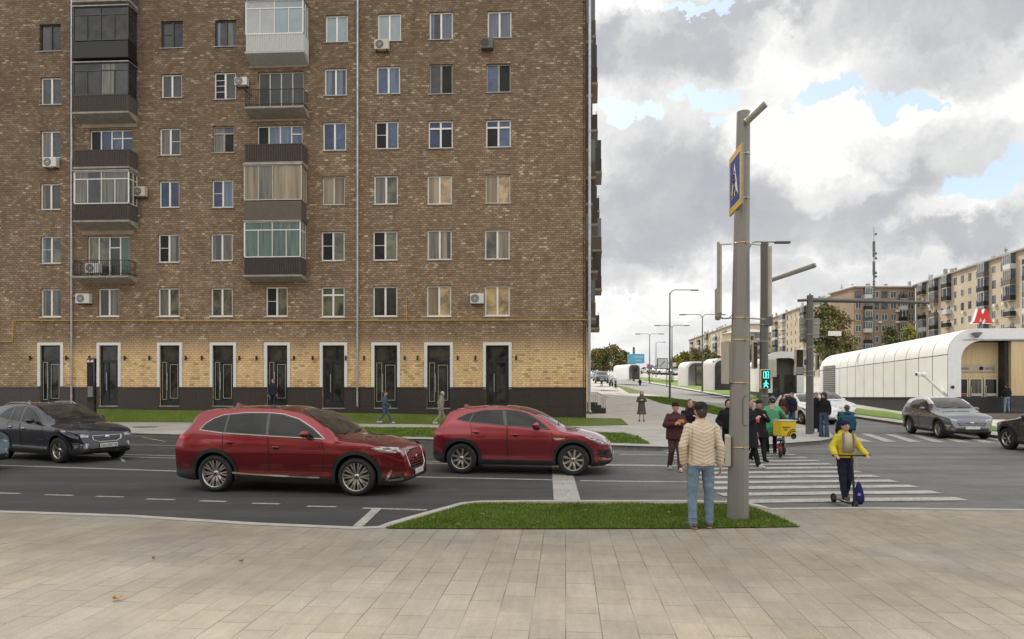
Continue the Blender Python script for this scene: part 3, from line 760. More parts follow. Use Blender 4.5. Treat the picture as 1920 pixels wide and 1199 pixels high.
ro.add([(XL,0,ZB),(XL,e.y,ZB),(XL,e.y,ZT),(XL,0,ZT)],[(0,1,2,3)])
ro.build('roof',[ZINC],house,recalc=False)
# ------------------------------------------------------------------ balconies
def ribbed(mb,a,b,z0,z1,y,ax='x',step=.085,mi=0,x=None):
    """corrugated sheet between a and b"""
    n=max(2,int(abs(b-a)/(step*1.5))); V=[];
    for i in range(2*n+1):
        t=a+(b-a)*i/(2*n); o=.05 if (i//1)%2 else 0
        p=(t,y-o) if ax=='x' else (x+o,t)
        V+= [(p[0],p[1],z0),(p[0],p[1],z1)]
    mb.add(V,[(2*i,2*i+2,2*i+3,2*i+1) for i in range(2*n)],mi)
def balcony(px0,px1,yslab,ypan,yglz,kind,pmat,fmat,panes,lintel=None,solid=False,parent=house,cols=4,transom=True,slabm=SLAB,side_panes=None):
    D=.80
    x0,_=loc_of(px0,300,D); x1,_=loc_of(px1,300,D)
    zs0=loc_of(px0,yslab[1],D)[1]; zs1=loc_of(px0,yslab[0],D)[1]; zp=loc_of(px0,ypan,D)[1]
    b=MB(); b.span((x0-.05,-D-.05,zs1-.10),(x1+.05,-.002,zs1)); 
    # underside rises to the front
    b.add([(x0-.05,-D-.05,zs1-.10),(x1+.05,-D-.05,zs1-.10),(x1+.05,-.002,zs0-.10),(x0-.05,-.002,zs0-.10),(x0-.05,-.002,zs1-.1),(x1+.05,-.002,zs1-.1)],[(0,3,2,1),(0,4,3),(1,2,5)])
    root=b.build('balcony',[slabm],parent,recalc=False)
    if kind!='rail':
        p=MB()
        if solid:
            p.span((x0,-D,zs1+.005),(x1,-D+.03,zp)); p.span((x1-.03,-D+.03,zs1+.005),(x1,-.004,zp)); p.span((x0,-D+.03,zs1+.005),(x0+.03,-.004,zp))
        else:
            ribbed(p,x0,x1,zs1+.01,zp,-D,'x'); ribbed(p,-D,-.004,zs1+.01,zp,0,'y',x=x1); ribbed(p,-D,-.004,zs1+.01,zp,0,'y',x=x0)
            p.span((x0-.02,-D-.04,zp),(x1+.03,-D+.03,zp+.045)); p.span((x1-.02,-D+.03,zp),(x1+.03,-.004,zp+.045))
            p.span((x0+.02,-D+.03,zs1+.01),(x1-.02,-D+.05,zp))
        p.build('parapet',[pmat],root,recalc=False)
    else:
        p=MB(); zr=zp
        for z in (zr,zs1+.12): p.span((x0,-D-.012,z-.018),(x1,-D+.012,z+.018)); p.span((x1-.012,-D,z-.018),(x1+.012,0,z+.018)); p.span((x0-.012,-D,z-.018),(x0+.012,0,z+.018))
        n=int((x1-x0)/.11)
        for i in range(n+1): x=x0+(x1-x0)*i/n; p.span((x-.008,-D-.008,zs1),(x+.008,-D+.008,zr))
        for i in range(7): y=-D+D*i/7; p.span((x1-.008,y-.008,zs1),(x1+.008,y+.008,zr)); p.span((x0-.008,y-.008,zs1),(x0+.008,y+.008,zr))
        p.build('railing',[pmat],root)
    if kind=='glz':
        zg=loc_of(px0,yglz,D)[1]; za=zp+.05; t=.05; f=MB()
        w=(x1-x0)/cols
        f.span((x0,-D,za),(x1,-D+t,za+t)); f.span((x0,-D,zg-t),(x1,-D+t,zg))
        ztr=zg-(zg-za)*.24
        if transom: f.span((x0,-D+.004,ztr-t/2),(x1,-D+t,ztr+t/2))
        for i in range(cols+1):
            x=x0+w*i; tt=t*(1.0 if i in(0,cols) else .7); top=zg-t if (not transom or i in (0,cols) or i==cols//2) else ztr
            f.span((x-tt/2,-D-.006,za+t),(x+tt/2,-D+t,top))
        for y in (-D+.02,-D*.5,-.06): f.span((x1-t,y,za),(x1+.002,y+.05,zg)); f.span((x0-.002,y,za),(x0+t,y+.05,zg))
        f.span((x1-t+.003,-D+t,za),(x1-.003,-.01,za+t)); f.span((x1-t+.003,-D+t,zg-t),(x1-.003,-.01,zg)); 
        if transom: f.span((x1-t+.003,-D+t,ztr-t/2),(x1-.003,-.01,ztr+t/2))
        fo=f.build('glazing_frame',[fmat],root)
        for i in range(cols):
            q=MB(); pane_rect(q,x0+w*i,x0+w*(i+1),za,zg,-D+.03); q.build('pane',[PN[panes[i%len(panes)]]],root,recalc=False)
        for xx in (x1-.02,x0+.02):
            q=MB(); q.add([(xx,-D+.03,za),(xx,0,za),(xx,0,zg),(xx,-D+.03,zg)],[(0,1,2,3)]); q.build('pane',[PN[side_panes or panes[0]]],root,recalc=False)
        q=MB(); q.span((x0-.06,-D-.07,zg),(x1+.07,-.002,zg+.05)); q.build('balcony_roof',[ZINC],root)
    if lintel:
        x0l,zl0=loc_of(lintel[0],lintel[3]); x1l,zl1=loc_of(lintel[1],lintel[2]); q=MB(); q.span((x0l,-.05,zl0),(x1l,-.002,zl1)); q.build('lintel',[LINT],root)
    return root
# left column
balcony(138,240,(2,6),-28,None,'plain',BROWNP,DARKF,None,parent=house,slabm=SLAB)
balcony(138,240,(107,112),79,14,'glz',DARKP,DARKF,['smoke'],solid=True,slabm=DARKP)
balcony(138,240,(211,221),181,119,'glz',BROWNP,DARKF,['smoke','smoke','curt','dark'],lintel=(155,257,228,241))
balcony(139,241,(314,320),284,None,'plain',BROWNP,DARKF,None)
balcony(139,241,(414,424),385,322,'glz',BROWNP,WHITEF,['curt','dark','curt','curt'],lintel=(155,252,430,441))
balcony(137,240,(518,526),489,None,'rail',IRON,None,None)
# right column
balcony(461,568,(98,110),67,2,'glz',WHITEP,WHITEF,['white','white','light','light'],lintel=(470,576,120,129),slabm=M_('painted_slab',(.4,.4,.38),.8))
balcony(460,568,(201,212),169,None,'rail',IRON,None,None,lintel=(470,576,220,229))
balcony(459,566,(305,310),273,None,'plain',BROWNP,DARKF,None)
balcony(458,565,(410,413),378,310,'glz',GREYP,CREAMF,['beige','curt','beige','beige'],solid=True,transom=False,slabm=GREYP)
balcony(458,563,(516,522),485,416,'glz',BROWNP,WHITEF,['green','green','green','green'])
# air conditioners (each hangs on the wall by itself)
def aircon(px,py,label,mat=WHITEA,off=.03,face=True,w=.80,h=.54,grp=None):
    x,z=loc_of(px,py,off+.3); t=empty('air_conditioner',BC+Vector((0,0,0)),-TH,label,'air conditioner',grp)
    b=MB(); b.box((x,-off-.16,z),(w,.30,h),0,bev=.025); b.build('casing',[mat],t)
    f=MB(); M=Matrix.Translation((x-.1,-off-.315,z))@Matrix.Rotation(R(90),4,'X')
    f.lathe([(0,0),(.2,0),(.215,.006)],20,0,M)
    for k in range(3): f.lathe([(.06+.05*k,.008),(.068+.05*k,.012),(.076+.05*k,.008)],20,1,M)
    f.cyl((x-.1,-off-.32,z),(x-.1,-off-.335,z),.04,n=12,mi=1)
    f.build('fan_grille',[GRILL,mat],t)
    k=MB(); k.span((x-.3,-off-.3,z-h/2-.04),(x-.26,0,z-h/2-.005)); k.span((x+.26,-off-.3,z-h/2-.04),(x+.3,0,z-h/2-.005)); k.build('bracket',[IRON],t)
    return t
aircon(92,304,'white air conditioner below the third window of the far left column')
aircon(261,359,'beige air conditioner to the right of the white framed left balcony',CREAMF,w=.62)
aircon(154,560,'white air conditioner beside the left downpipe, just above the yellow gas pipe')
aircon(451,152,'white air conditioner left of the open balcony with the thin black railing',w=.7,h=.45)
aircon(715,83,'cream air conditioner under the top window right of the long downpipe',CREAMF)
aircon(913,80,'dark grey air conditioner under the top window nearest the house corner',GREYA,w=.62,h=.58)
aircon(894,560,'white air conditioner with a black fan left of the lowest window by the corner',w=.72)
aircon(172,503,'white air conditioner standing behind the railing of the lowest left balcony',off=.25)
# gas pipe, downpipes, cables
g=MB()
def lp(px,py,o=.1): x,z=loc_of(px,py,o); return (x,-o,z)
g.tube([lp(-60,641),lp(23,641),lp(25,601),lp(500,602),lp(1100,600)],.032,8); g.tube([lp(347,601),lp(347,578),lp(343,577)],.025,6); g.tube([lp(762,601),lp(762,562)],.025,6)
for k in range(22): x,z=loc_of(30+k*49,604,.05); g.span((x-.015,-.12,z-.06),(x+.015,-.001,z+.02))
g.build('gas_pipe',[OCHRE],house)
def downpipe(pxs,py1,shoe=True,o=.13,r=.055,mat=METAL,py0=-140,name='downpipe'):
    g=MB(); a=lp(pxs[0],py0,o); b=lp(pxs[1],py1,o); b=((a[0]+b[0])/2 if abs(a[0]-b[0])>3 else b[0],b[1],b[2]); a=(b[0]+.02,a[1],a[2])
    g.cyl(a,b,r,r,12)
    z=b[2]+.4
    while z<a[2]: g.cyl((b[0],-o,z),(b[0],-o,z+.05),r+.012,r+.012,12); g.span((b[0]-.02,-o,z+.01),(b[0]+.02,0,z+.03)); z+=1.45
    if shoe: g.cyl(b,(b[0]+.06,b[1]-.16,b[2]-.14),r,r*1.25,12)
    g.build(name,[mat],house)
downpipe((137,134),757); downpipe((676,670),758); downpipe((1106,1105),770,r=.075,mat=METAL)
downpipe((1099,1098),780,False,.06,.022,IRON); downpipe((1094,1094),780,False,.04,.014,IRON)
# balconies on the side wall, seen edge-on beyond the corner
def side_balc(dist,prot,rows,w,mats,roofz=None):
    base=sdl*dist
    nrm=Vector((sdl.y,-sdl.x,0))
    for i,z in enumerate(rows):
        k=mats[i%len(mats)]; b=MB()
        def pt(u,v,zz): p=base+sdl*u+nrm*v; return (p.x,p.y,zz)
        def blk(u0,u1,v0,v1,z0,z1,mi=0): b.add([pt(u0,v0,z0),pt(u1,v0,z0),pt(u1,v1,z0),pt(u0,v1,z0),pt(u0,v0,z1),pt(u1,v0,z1),pt(u1,v1,z1),pt(u0,v1,z1)],[(0,3,2,1),(4,5,6,7),(0,1,5,4),(1,2,6,5),(2,3,7,6),(3,0,4,7)],mi)
        pr=prot*(1 if i%3 else .85)
        blk(0,w,.01,pr,z-.15,z,1); blk(0.03,w-.03,.01,pr-.03,z+.003,z+.95,0)
        if k!='open': blk(.05,w-.05,.01,pr-.06,z+.953,z+2.4,2 if k=='dark' else 3)
        else: 
            for u in(.05,w*.5,w-.1): blk(u,u+.04,pr-.12,pr-.08,z+.953,z+1.15,2)
        b.build('side_balcony',[BROWNP if k!='white' else GREYP,LINT if i%2 else SLAB,DARKF,M_('loggia_glass',(.16,.17,.17),.25)],house)
rows=[3.0*k+6.2 for k in range(7)]
side_balc(1.2,.40,rows,3.0,['dark','white','open','dark','dark','white','dark'])
side_balc(7.0,.75,[r+.2 for r in rows],3.0,['white','open','dark','white','open','dark','white'])
side_balc(16.0,1.15,[r+.3 for r in rows[:5]],3.2,['open','dark','white','open','dark'])
# side entrance: dark steps and steel handrails
stp=empty('entrance_steps',tuple(G(1122,776,.13)),0,'dark stone entrance steps with steel handrails at the house corner','steps')
s=MB(); s.span((-.6,-.1,0),(.50,1.5,.36)); s.span((-.6,0,.362),(.20,1.5,.56)); s.span((-.6,.1,.562),(-.05,1.5,.74)); s.build('step',[M_('black_step',(.02,.02,.02),.5)],stp)
for y,x_ in((.05,0),(1.35,.0)):
    h=MB(); h.tube([(-.6,y,1.42),(-.05,y,1.42),(.75,y,1.05)],.022,8)
    for x,z0,z1 in((-.2,.74,1.42),(-.05,.74,1.42),(.36,.56,1.24),(.48,.36,1.18)): h.cyl((x,y,z0-.2),(x,y,z1),.018,n=8)
    h.build('handrail',[METAL],stp)
# sloping grass bank at the foot of the facade
def wl(x,y): 
    cT,sT=math.cos(TH),math.sin(TH); p=Vector((x*cT+y*sT, -x*sT+y*cT)); return BC.x+p.x, BC.y+p.y
def foot(px): 
    x,_=loc_of(px,770); return x
bank=[]
def zbank(px,py): return dz(px,py)
back=[(150,767),(300,769),(500,772),(740,776),(1000,782),(1097,784)]
fr=[(165,786),(300,788),(500,791),(740,795),(1000,797.5),(1097,799),(1177,797.5)]
vb=[];
BW=[]
for (px,py) in back:
    x,z=loc_of(px,py,.1); X,Y=wl(x,-.1); BW.append((X,Y,z))
FW=[]
for px,py in fr[:-1]:
    p=G(px,py,.14)
    x,_=loc_of(px,py,1.6); X,Y=wl(x,-1.55)
    if p.y>Y: p=Vector((X,Y,.14))
    FW.append((p.x,p.y,.142))
tip=G(1178,797,.14); t2=G(1165,785,.14)
tri=MB(); n=len(BW); tri.add(BW+FW,[(i,i+1,n+i+1,n+i) for i in range(n-1)])
k0=len(tri.v); 
tri.add([BW[-1],FW[-1],(tip.x,tip.y,.145),(t2.x,t2.y,.145)],[(0,3,2,1)])
o=tri.build('grass_bank',[GRASS]); o['kind']='structure'
rndb=random.Random(9); v=[];f=[]
for _ in range(5200):
    i=rndb.choice(range(n-1)); a=rndb.random(); b_=rndb.random()
    P=[Vector(q) for q in (BW[i],BW[i+1],FW[i+1],FW[i])]
    p=P[0].lerp(P[1],a).lerp(P[3].lerp(P[2],a),b_); h=rndb.uniform(.03,.08); an=rndb.random()*6.28; k=len(v)
    v+=[(p.x-.012*math.cos(an),p.y-.012*math.sin(an),p.z),(p.x+.012*math.cos(an),p.y+.012*math.sin(an),p.z),(p.x+rndb.gauss(0,.02),p.y,p.z+h)]; f.append((k,k+1,k+2))
me=bpy.data.meshes.new('grass'); me.from_pydata(v,[],f); me.materials.append(BL[0]); o=new_obj('grass',me); tag(o,'grass of the bank along the foot of the brick house','grass',kind='stuff')
# ================================================================== cars
TYRE=M_('tyre_rubber',(.016,.016,.017),.7,vary=.2); ALLOY=M_('alloy',(.50,.47,.43),.28,.85,vary=.1); ALLOYD=M_('alloy_dark',(.09,.085,.08),.35,.7)
CLAD=M_('black_plastic',(.018,.018,.019),.55,vary=.15,bump=.1); CHROME=M_('chrome',(.75,.74,.70),.12,1.0,vary=.05); BLACKG=M_('piano_black',(.008,.008,.009),.15,coat=1)
CARGLASS=glass_mat('car_glass',(.022,.021,.018),(.003,.003,.003),refl=.0,rough=.01)
WSGLASS=glass_mat('windscreen_glass',(.075,.068,.05),(.015,.015,.014),refl=.1,rough=.02)
LAMPW=M_('headlamp',(.34,.35,.36),.12,.6,coat=1,vary=.35,vs=14); LAMPON=M_('headlamp_lit',(.9,.9,.8),.2,emis=(1,.95,.75),es=3)
LAMPR=M_('tail_lamp',(.40,.010,.012),.15,coat=1,emis=(1,.03,.02),es=.06); PLATEW=M_('plate_white',(.62,.62,.60),.4); INK=M_('plate_ink',(.01,.01,.01),.5)
DARK=M_('shadow_gap',(.006,.006,.006),.8)
def interp(pts, x, sm=.05):
    xs=[p[0] for p in pts]; ys=[p[1] for p in pts]
    return float(sum(np.interp(x+o*sm,xs,ys)*w for o,w in((-1.5,.12),(-.75,.22),(0,.32),(.75,.22),(1.5,.12))))
class Shell:
    def __init__(s, sp):
        s.sp=sp; s.L=sp['L']; s.W=sp['W']/2; s.cache={}
        s.H=max(p[1] for p in sp['top'])
    def ring(s, x):
        k=round(x,4)
        if k in s.cache: return s.cache[k]
        sp=s.sp; L=s.L
        top=interp(sp['top'],x,.035); bot=interp(sp['bot'],x,.03); belt=interp(sp['belt'],x,.06)
        if top<bot+.12: m=(top+bot)/2; top=m+.06; bot=m-.06
        beltc=min(belt,top-.045); 
        if beltc<bot+.05: beltc=bot+.05
        fr=max(0,(x-(L-sp.get('nf',.75)))/sp.get('nf',.75)); rr=max(0,((sp.get('nr',.55))-x)/sp.get('nr',.55))
        W=s.W*(1-sp.get('tf',.30)*fr**2.3-sp.get('tr',.17)*rr**2.3)
        g=min(1,max(0,(top-belt)/(s.H-belt+1e-6)))
        hip=sp.get('hip',.02)
        ys=[];zs=[]
        n1=14
        for i in range(n1+1):
            t=i/n1; z=bot+(beltc-bot)*t
            zz=(z-.2)/.95
            f=interp(sp.get('side',[(0,.90),(.10,.950),(.17,.965),(.27,.940),(.38,.968),(.5,.985),(.66,1.0),(.78,1.0),(.83,.985),(1.0,.955),(1.2,.93)]),zz,.02)
            # haunches over the wheels
            for wx in sp['wheels']:
                d=abs(x-wx); 
                if d<.62: f+=hip*(1-(d/.62)**2)*max(0,1-abs(zz-.62)/.5)
            ys.append(W*f); zs.append(z)
        yb=ys[-1]; wr=.86*(1-g)+sp.get('wr',.71)*g; crown=.05*(1-g)+.045*g
        te=top-crown; te=max(te,beltc+.01)
        n2=9
        for i in range(1,n2+1):
            t=i/n2; ee=(1-t)
            # fairly straight glass, rounded into the roof
            y=W*wr+(yb-W*wr)*(1-t**1.25) if t<1 else W*wr
            z=beltc+(te-beltc)*(t if t<.8 else .8+ (t-.8)*1.0)
            ys.append(y); zs.append(z)
        ye=ys[-1]; n3=6
        for i in range(1,n3+1):
            t=i/n3; y=ye*(1-t); ys.append(y); zs.append(te+(top-te)*(1-(y/ye)**2.2))
        r=(ys,zs,n1,n2,te,top,ye,beltc,bot)
        s.cache[k]=r; return r
    def hw(s,x,z):
        r=s.ring(x); n=r[2]+r[3]+1
        return float(np.interp(z,r[1][:n],r[0][:n]))
    def topz(s,x,y):
        r=s.ring(x); ye=r[6]; y=abs(y)
        if y<=ye: return r[4]+(r[5]-r[4])*(1-(y/ye)**2.2)
        n=r[2]; return float(np.interp(-y,[-k for k in r[0][n:n+r[3]+1]],r[1][n:n+r[3]+1]))
    def endx(s,y,z,front=True):
        """where the skin is met travelling inwards from the end of the car"""
        L=s.L; xs=np.linspace(L,L-1.3,90) if front else np.linspace(0,1.0,70)
        for x in xs:
            r=s.ring(float(x))
            if r[8]<=z<=r[5] and s.hw(float(x),min(z,r[4]))>=abs(y) and z<=s.topz(float(x),y)+.001: return float(x)
        return float(xs[-1])
def side_panel(sh, poly, mat, name, parent, side=-1, off=.004, step=.07, mats=None, thick=0.0):
    """patch of the car's flank bounded by poly (x,z); follows its curvature"""
    V,F=fill_poly(poly,step)
    vs=[(x-sh.L/2, side*(sh.hw(x,z)+off), z) for x,z in V]
    mb=MB(); mb.add(vs,F,0,True)
    if thick:
        n=len(poly); m=len(V)
    return mb.build(name,mats or [mat],parent)
def fill_poly(poly, step):
    pts=[]
    n=len(poly)
    for i in range(n):
        a=Vector(poly[i]); b=Vector(poly[(i+1)%n]); k=max(1,int((b-a).length/step))
        for j in range(k): pts.append(a.lerp(b,j/k))
    m=len(pts); xs=[p.x for p in pts]; ys=[p.y for p in pts]
    def inside(x,y):
        c=False
        for i in range(m):
            x1,y1=pts[i]; x2,y2=pts[(i+1)%m]
            if (y1>y)!=(y2>y) and x<(x2-x1)*(y-y1)/(y2-y1)+x1: c=not c
        return c
    inner=[]
    x=min(xs)+step*.5
    while x<max(xs):
        y=min(ys)+step*.5
        while y<max(ys):
            if inside(x,y) and min((Vector((x,y))-p).length for p in pts)>step*.45: inner.append(Vector((x,y)))
            y+=step
        x+=step
    r=delaunay_2d_cdt(pts+inner,[],[list(range(m))],1,1e-5)
    V=[(v.x,v.y) for v in r[0]]; F=[]
    for f in r[2]:
        cx=sum(V[i][0] for i in f)/len(f); cy=sum(V[i][1] for i in f)/len(f)
        if inside(cx,cy): F.append(tuple(f))
    return V,F
def side_strip(sh, mb, pts, w, side=-1, off=.003, mi=0, step=.06, closed=False):
    P=[Vector(p) for p in pts]
    if closed: P.append(P[0])
    out=[]
    for a,b in zip(P,P[1:]):
        k=max(1,int((b-a).length/step))
        for j in range(k): out.append(a.lerp(b,j/k))
    out.append(P[-1])
    L,Q=strip_poly(out,w)
    vs=[]; 
    for p,o2 in list(zip(L,[off]*len(L)))+list(zip(Q,[off]*len(Q))): vs.append((p.x-sh.L/2, side*(sh.hw(p.x,p.y)+o2), p.y))
    n=len(L); mb.add(vs,[(i,n+i,n+i+1,i+1) for i in range(n-1)],mi,True)
def top_panel(sh, poly, mat, name, parent, off=.005, step=.08):
    V,F=fill_poly(poly,step); vs=[]
    for x,y in V:
        z=sh.topz(x,y); e=.02; nx=-(sh.topz(x+e,y)-sh.topz(x-e,y))/(2*e); nv=Vector((nx,0,1)).normalized()*off
        vs.append((x-sh.L/2+nv.x,y,z+nv.z))
    mb=MB(); mb.add(vs,F,0,True); return mb.build(name,[mat],parent)
def end_panel(sh, poly, mats, name, parent, front=True, off=.006, step=.06, mi=0, mb=None):
    V,F=fill_poly(poly,step); sg=1 if front else -1
    vs=[(sh.endx(y,z,front)-sh.L/2+sg*off,y,z) for y,z in V]
    m=mb or MB(); m.add(vs,F,mi,True)
    if mb is None: return m.build(name,mats,parent)
def wheel(parent, x, y, r, side, spokes=10, style='multi', tw=.235, rimr=None, dark=False):
    """wheel > tyre, rim; axle along Y, outer face towards side"""
    rr=rimr or r*.70
    e=empty('wheel',(x,y,r),0); e.parent=parent
    M=Matrix.Rotation(R(90) if side<0 else R(-90),4,'X')   # local z -> outwards
    t=MB(); h=tw/2
    t.lathe([(rr-.01,-h+.01),(rr+.01,-h),(r-.05,-h-.004),(r-.012,-h+.025),(r,-h+.05),(r,h-.05),(r-.012,h-.025),(r-.05,h+.004),(rr+.01,h),(rr-.012,h-.012)],40,0,M)
    t.build('tyre',[TYRE],e)
    b=MB(); b.lathe([(rr-.0,-h+.02),(rr-.02,-h+.03),(rr-.035,h-.06),(rr-.02,h-.02),(rr+.004,h-.004),(rr+.002,h-.014)],40,0,M)
    b.lathe([(0,-.02),(rr-.03,-.03)],24,1,M)
    b.lathe([(0,h-.032),(.022,h-.030),(.024,h-.045)],16,1,M); b.lathe([(.024,h-.047),(.066,h-.058),(.07,h-.10)],20,0,M)
    for k in range(spokes):
        a=2*math.pi*k/spokes
        def sp(a0,a1,w0,w1):
            p=[]
            for (rad,an,w,zz) in((.055,a0,w0,h-.055),(rr*.55,(a0+a1)/2,(w0+w1)/2,h-.035),(rr-.018,a1,w1,h-.03)):
                d=Vector((math.cos(an),math.sin(an),0)); n=Vector((-d.y,d.x,0))
                p.append((d*rad+n*w+Vector((0,0,zz)),d*rad-n*w+Vector((0,0,zz)),d*rad+n*w*1.1+Vector((0,0,zz-.04)),d*rad-n*w*1.1+Vector((0,0,zz-.04))))
            for q0,q1 in zip(p,p[1:]):
                b.add([q0[0],q0[1],q1[1],q1[0],q0[2],q0[3],q1[3],q1[2]],[(0,1,2,3),(0,3,7,4),(1,5,6,2)],0,False,M)
        if style=='multi': sp(a,a+.10,.012,.019)
        elif style=='split': sp(a-.07,a-.13,.012,.017); sp(a+.07,a+.13,.012,.017)
        else: sp(a,a,.020,.028)
    for k in range(5):
        a=2*math.pi*k/5+.3; v=M@Vector((.05*math.cos(a),.05*math.sin(a),h-.03)); b.ball(v,.009,6,4,1)
    b.build('rim',[ALLOY if not dark else ALLOYD, ALLOYD],e)
    # brake disc
    return e
def make_car(sp, loc, yaw, label, detail=2, cat='car', group=None):
    """yaw: direction of the nose, measured from +X"""
    root=empty('car',loc,yaw,label,cat,group)
    sh=Shell(sp); L=sh.L; paint=sp['paint']; clad=sp.get('clad',CLAD)
    N=96 if detail==2 else 54
    xs=[]
    for i in range(N+1):
        t=i/N; xs.append(L*(t-.035*math.sin(2*math.pi*t)/1.0*1.0) if True else 0)
    xs=sorted(set([0.0,.006,.02,.045]+[x for x in xs if .06<x<L-.06]+[L-.045,L-.02,L-.006,L]))
    V=[];rings=[]
    for x in xs:
        ys,zs=sh.ring(x)[:2]
        k=1.0
        if x<.045: k=1-.06*(1-x/.045)
        if x>L-.045: k=1-.06*(1-(L-x)/.045)
        P=[(x-L/2,-y*k,z) for y,z in zip(ys,zs)]            # right side bottom -> top centre
        Q=[(x-L/2,y*k,z) for y,z in zip(ys[:-1],zs[:-1])][::-1]  # down the left side
        V+=P+Q; rings.append(len(P+Q))
    m=rings[0]; F=[];MI=[]
    cz=sp.get('cladz',.38)
    for i in range(len(xs)-1):
        for j in range(m):
            a=i*m+j; b=i*m+(j+1)%m; F.append((a,b,b+m,a+m))
            za=(V[a][2]+V[b][2]+V[a+m][2]+V[b+m][2])/4
            zc=interp(sp['cladline'],xs[i],.02) if 'cladline' in sp else cz
            MI.append(1 if za<zc else (2 if sp.get('roofmat') and za>sp['roofz'] else 0))
    F.append(tuple(range(m))); F.append(tuple(range((len(xs)-1)*m,len(xs)*m))[::-1])
    MI+= [0,0]
    mb=MB(); mb.v=V; mb.f=F; mb.m=MI; mb.sm=[True]*len(F)
    me=mb.mesh('body',[paint,clad]+([sp['roofmat']] if sp.get('roofmat') else []))
    ob=bpy.data.objects.new('body',me); COL.objects.link(ob)
    # cut the wheel arches
    cut=MB(); ra=sp.get('arch',sp['r']+.065)
    for wx in sp['wheels']:
        for sd_ in(-1,1): cut.cyl((wx-L/2,sd_*(sh.W-.36),sp['r']+.005),(wx-L/2,sd_*(sh.W+.3),sp['r']+.005),ra,ra,48,1)
    co=cut.build('cutter',[paint,clad]); 
    md=ob.modifiers.new('b','BOOLEAN'); md.object=co; md.operation='DIFFERENCE'; md.solver='EXACT'
    me2=eval_mesh(ob); ob.modifiers.clear(); ob.data=me2; ob.parent=root
    bpy.data.objects.remove(co)
    for p in me2.polygons:
        p.use_smooth=True
    try: me2.set_sharp_from_angle(angle=R(38))
    except Exception: pass
    # wheels
    tr=sh.W-.15
    for wx in sp['wheels']:
        for sd_ in(-1,1): wheel(root,wx-L/2,sd_*(tr+.02),sp['r'],sd_,sp.get('spokes',10),sp.get('style','multi'),rimr=sp.get('rimr'),dark=sp.get('darkrim',False))
    # underbody
    u=MB(); u.box((0,0,.27),(L-1.5,sh.W*1.5,.12)); u.build('underbody',[DARK],root)
    for side in(-1,1):
        # arch trims
        if sp.get('archtrim',True):
            for wx in sp['wheels']:
                a=MB(); pts=[]
                for k in range(25):
                    an=math.pi*(-.13+1.26*k/24); pts.append((wx+(ra+.028)*math.cos(an),sp['r']+(ra+.028)*math.sin(an)))
                pts=[p for p in pts if p[1]>.24 and .03<p[0]<L-.03]
                side_strip(sh,a,pts,.075,side,.012); a.build('arch_trim',[clad],root)
        if sp.get('glassline') is not None: side_panel(sh,[(x+(.0),z) for x,z in sp['glassline']],BLACKG,'pillar_trim',root,side,.0015,.09)
        for poly in sp['glass']:
            mt=CARGLASS
            gobj=side_panel(sh,poly,mt,'side_window',root,side,.004,.09)
        if sp.get('glassline') is not None:
            a=MB(); side_strip(sh,a,sp['glassline'],sp.get('glw',.016),side,.010,closed=True); a.build('window_trim',[sp.get('trimmat',CHROME)],root)
        for dpoly,hx,hz in sp.get('doors',[]):
            a=MB(); side_strip(sh,a,dpoly,.011,side,.0025,closed=True); d=a.build('door',[DARK],root)
            b=MB(); y=side*(sh.hw(hx,hz)+.02); 
            b.ball((hx-L/2,y,hz),(.10,.016,.017),14,8); b.ball((hx-L/2+.01,y-side*.016,hz-.035),(.075,.010,.02),12,6,1)
            b.build('handle',[sp.get('handle',paint),DARK],d)
        for pts,w,mt in sp.get('strips',[]):
            a=MB(); side_strip(sh,a,pts,w,side,.012); a.build('sill_trim',[mt],root)
        for poly,mt,nm in sp.get('sidebits',[]): side_panel(sh,poly,mt,nm,root,side,.006,.05)
        # mirror
        mx,mz=sp['mirror']; y0=sh.hw(mx,mz-.06)
        a=MB(); a.ball((mx-L/2,side*(y0+.13),mz),(.085,.115,.075),18,12,0); a.ball((mx-L/2-.035,side*(y0+.13),mz-.005),(.06,.10,.06),14,10,2)
        a.add([(mx-L/2+.03,side*(y0-.03),mz-.09),(mx-L/2-.04,side*(y0-.03),mz-.09),(mx-L/2-.03,side*(y0+.1),mz-.045),(mx-L/2+.04,side*(y0+.1),mz-.045),(mx-L/2+.03,side*(y0-.03),mz-.055),(mx-L/2-.04,side*(y0-.03),mz-.055),(mx-L/2-.03,side*(y0+.1),mz-.01),(mx-L/2+.04,side*(y0+.1),mz-.01)],[(0,1,2,3),(4,5,6,7),(0,1,5,4),(3,2,6,7),(0,3,7,4),(1,2,6,5)],1)
        a.build('side_mirror',[sp.get('mirrormat',paint),BLACKG,BLACKG],root)
        if 'tail' in sp: side_panel(sh,sp['tail'],LAMPR,'tail_light',root,side,.007,.05)
        if 'head' in sp:
            hl=side_panel(sh,sp['head'],sp.get('headmat',LAMPW),'headlight',root,side,.006,.04)
            if 'headdark' in sp:
                side_panel(sh,sp['headdark'],BLACKG,'lamp_housing',hl,side,.004,.05)
    # glass front and rear
    ws=sp['ws']; top_panel(sh,ws,WSGLASS,'windscreen',root,.005,.11)
    if 'rw' in sp: top_panel(sh,sp['rw'],CARGLASS,'rear_window',root,.005,.09)
    wp=MB(); x=min(ws,key=lambda p:-p[0])[0]-.02
    for y0,y1 in((-.5,-.02),(.08,.58)):
        pts=[]
        for k in range(7):
            t=k/6; yy=y0+(y1-y0)*t; xx=x-.03-.06*t; pts.append((xx-L/2+.012,yy,sh.topz(xx,yy)+.016))
        wp.tube(pts,.008,6)
    wp.build('wiper',[CLAD],root)
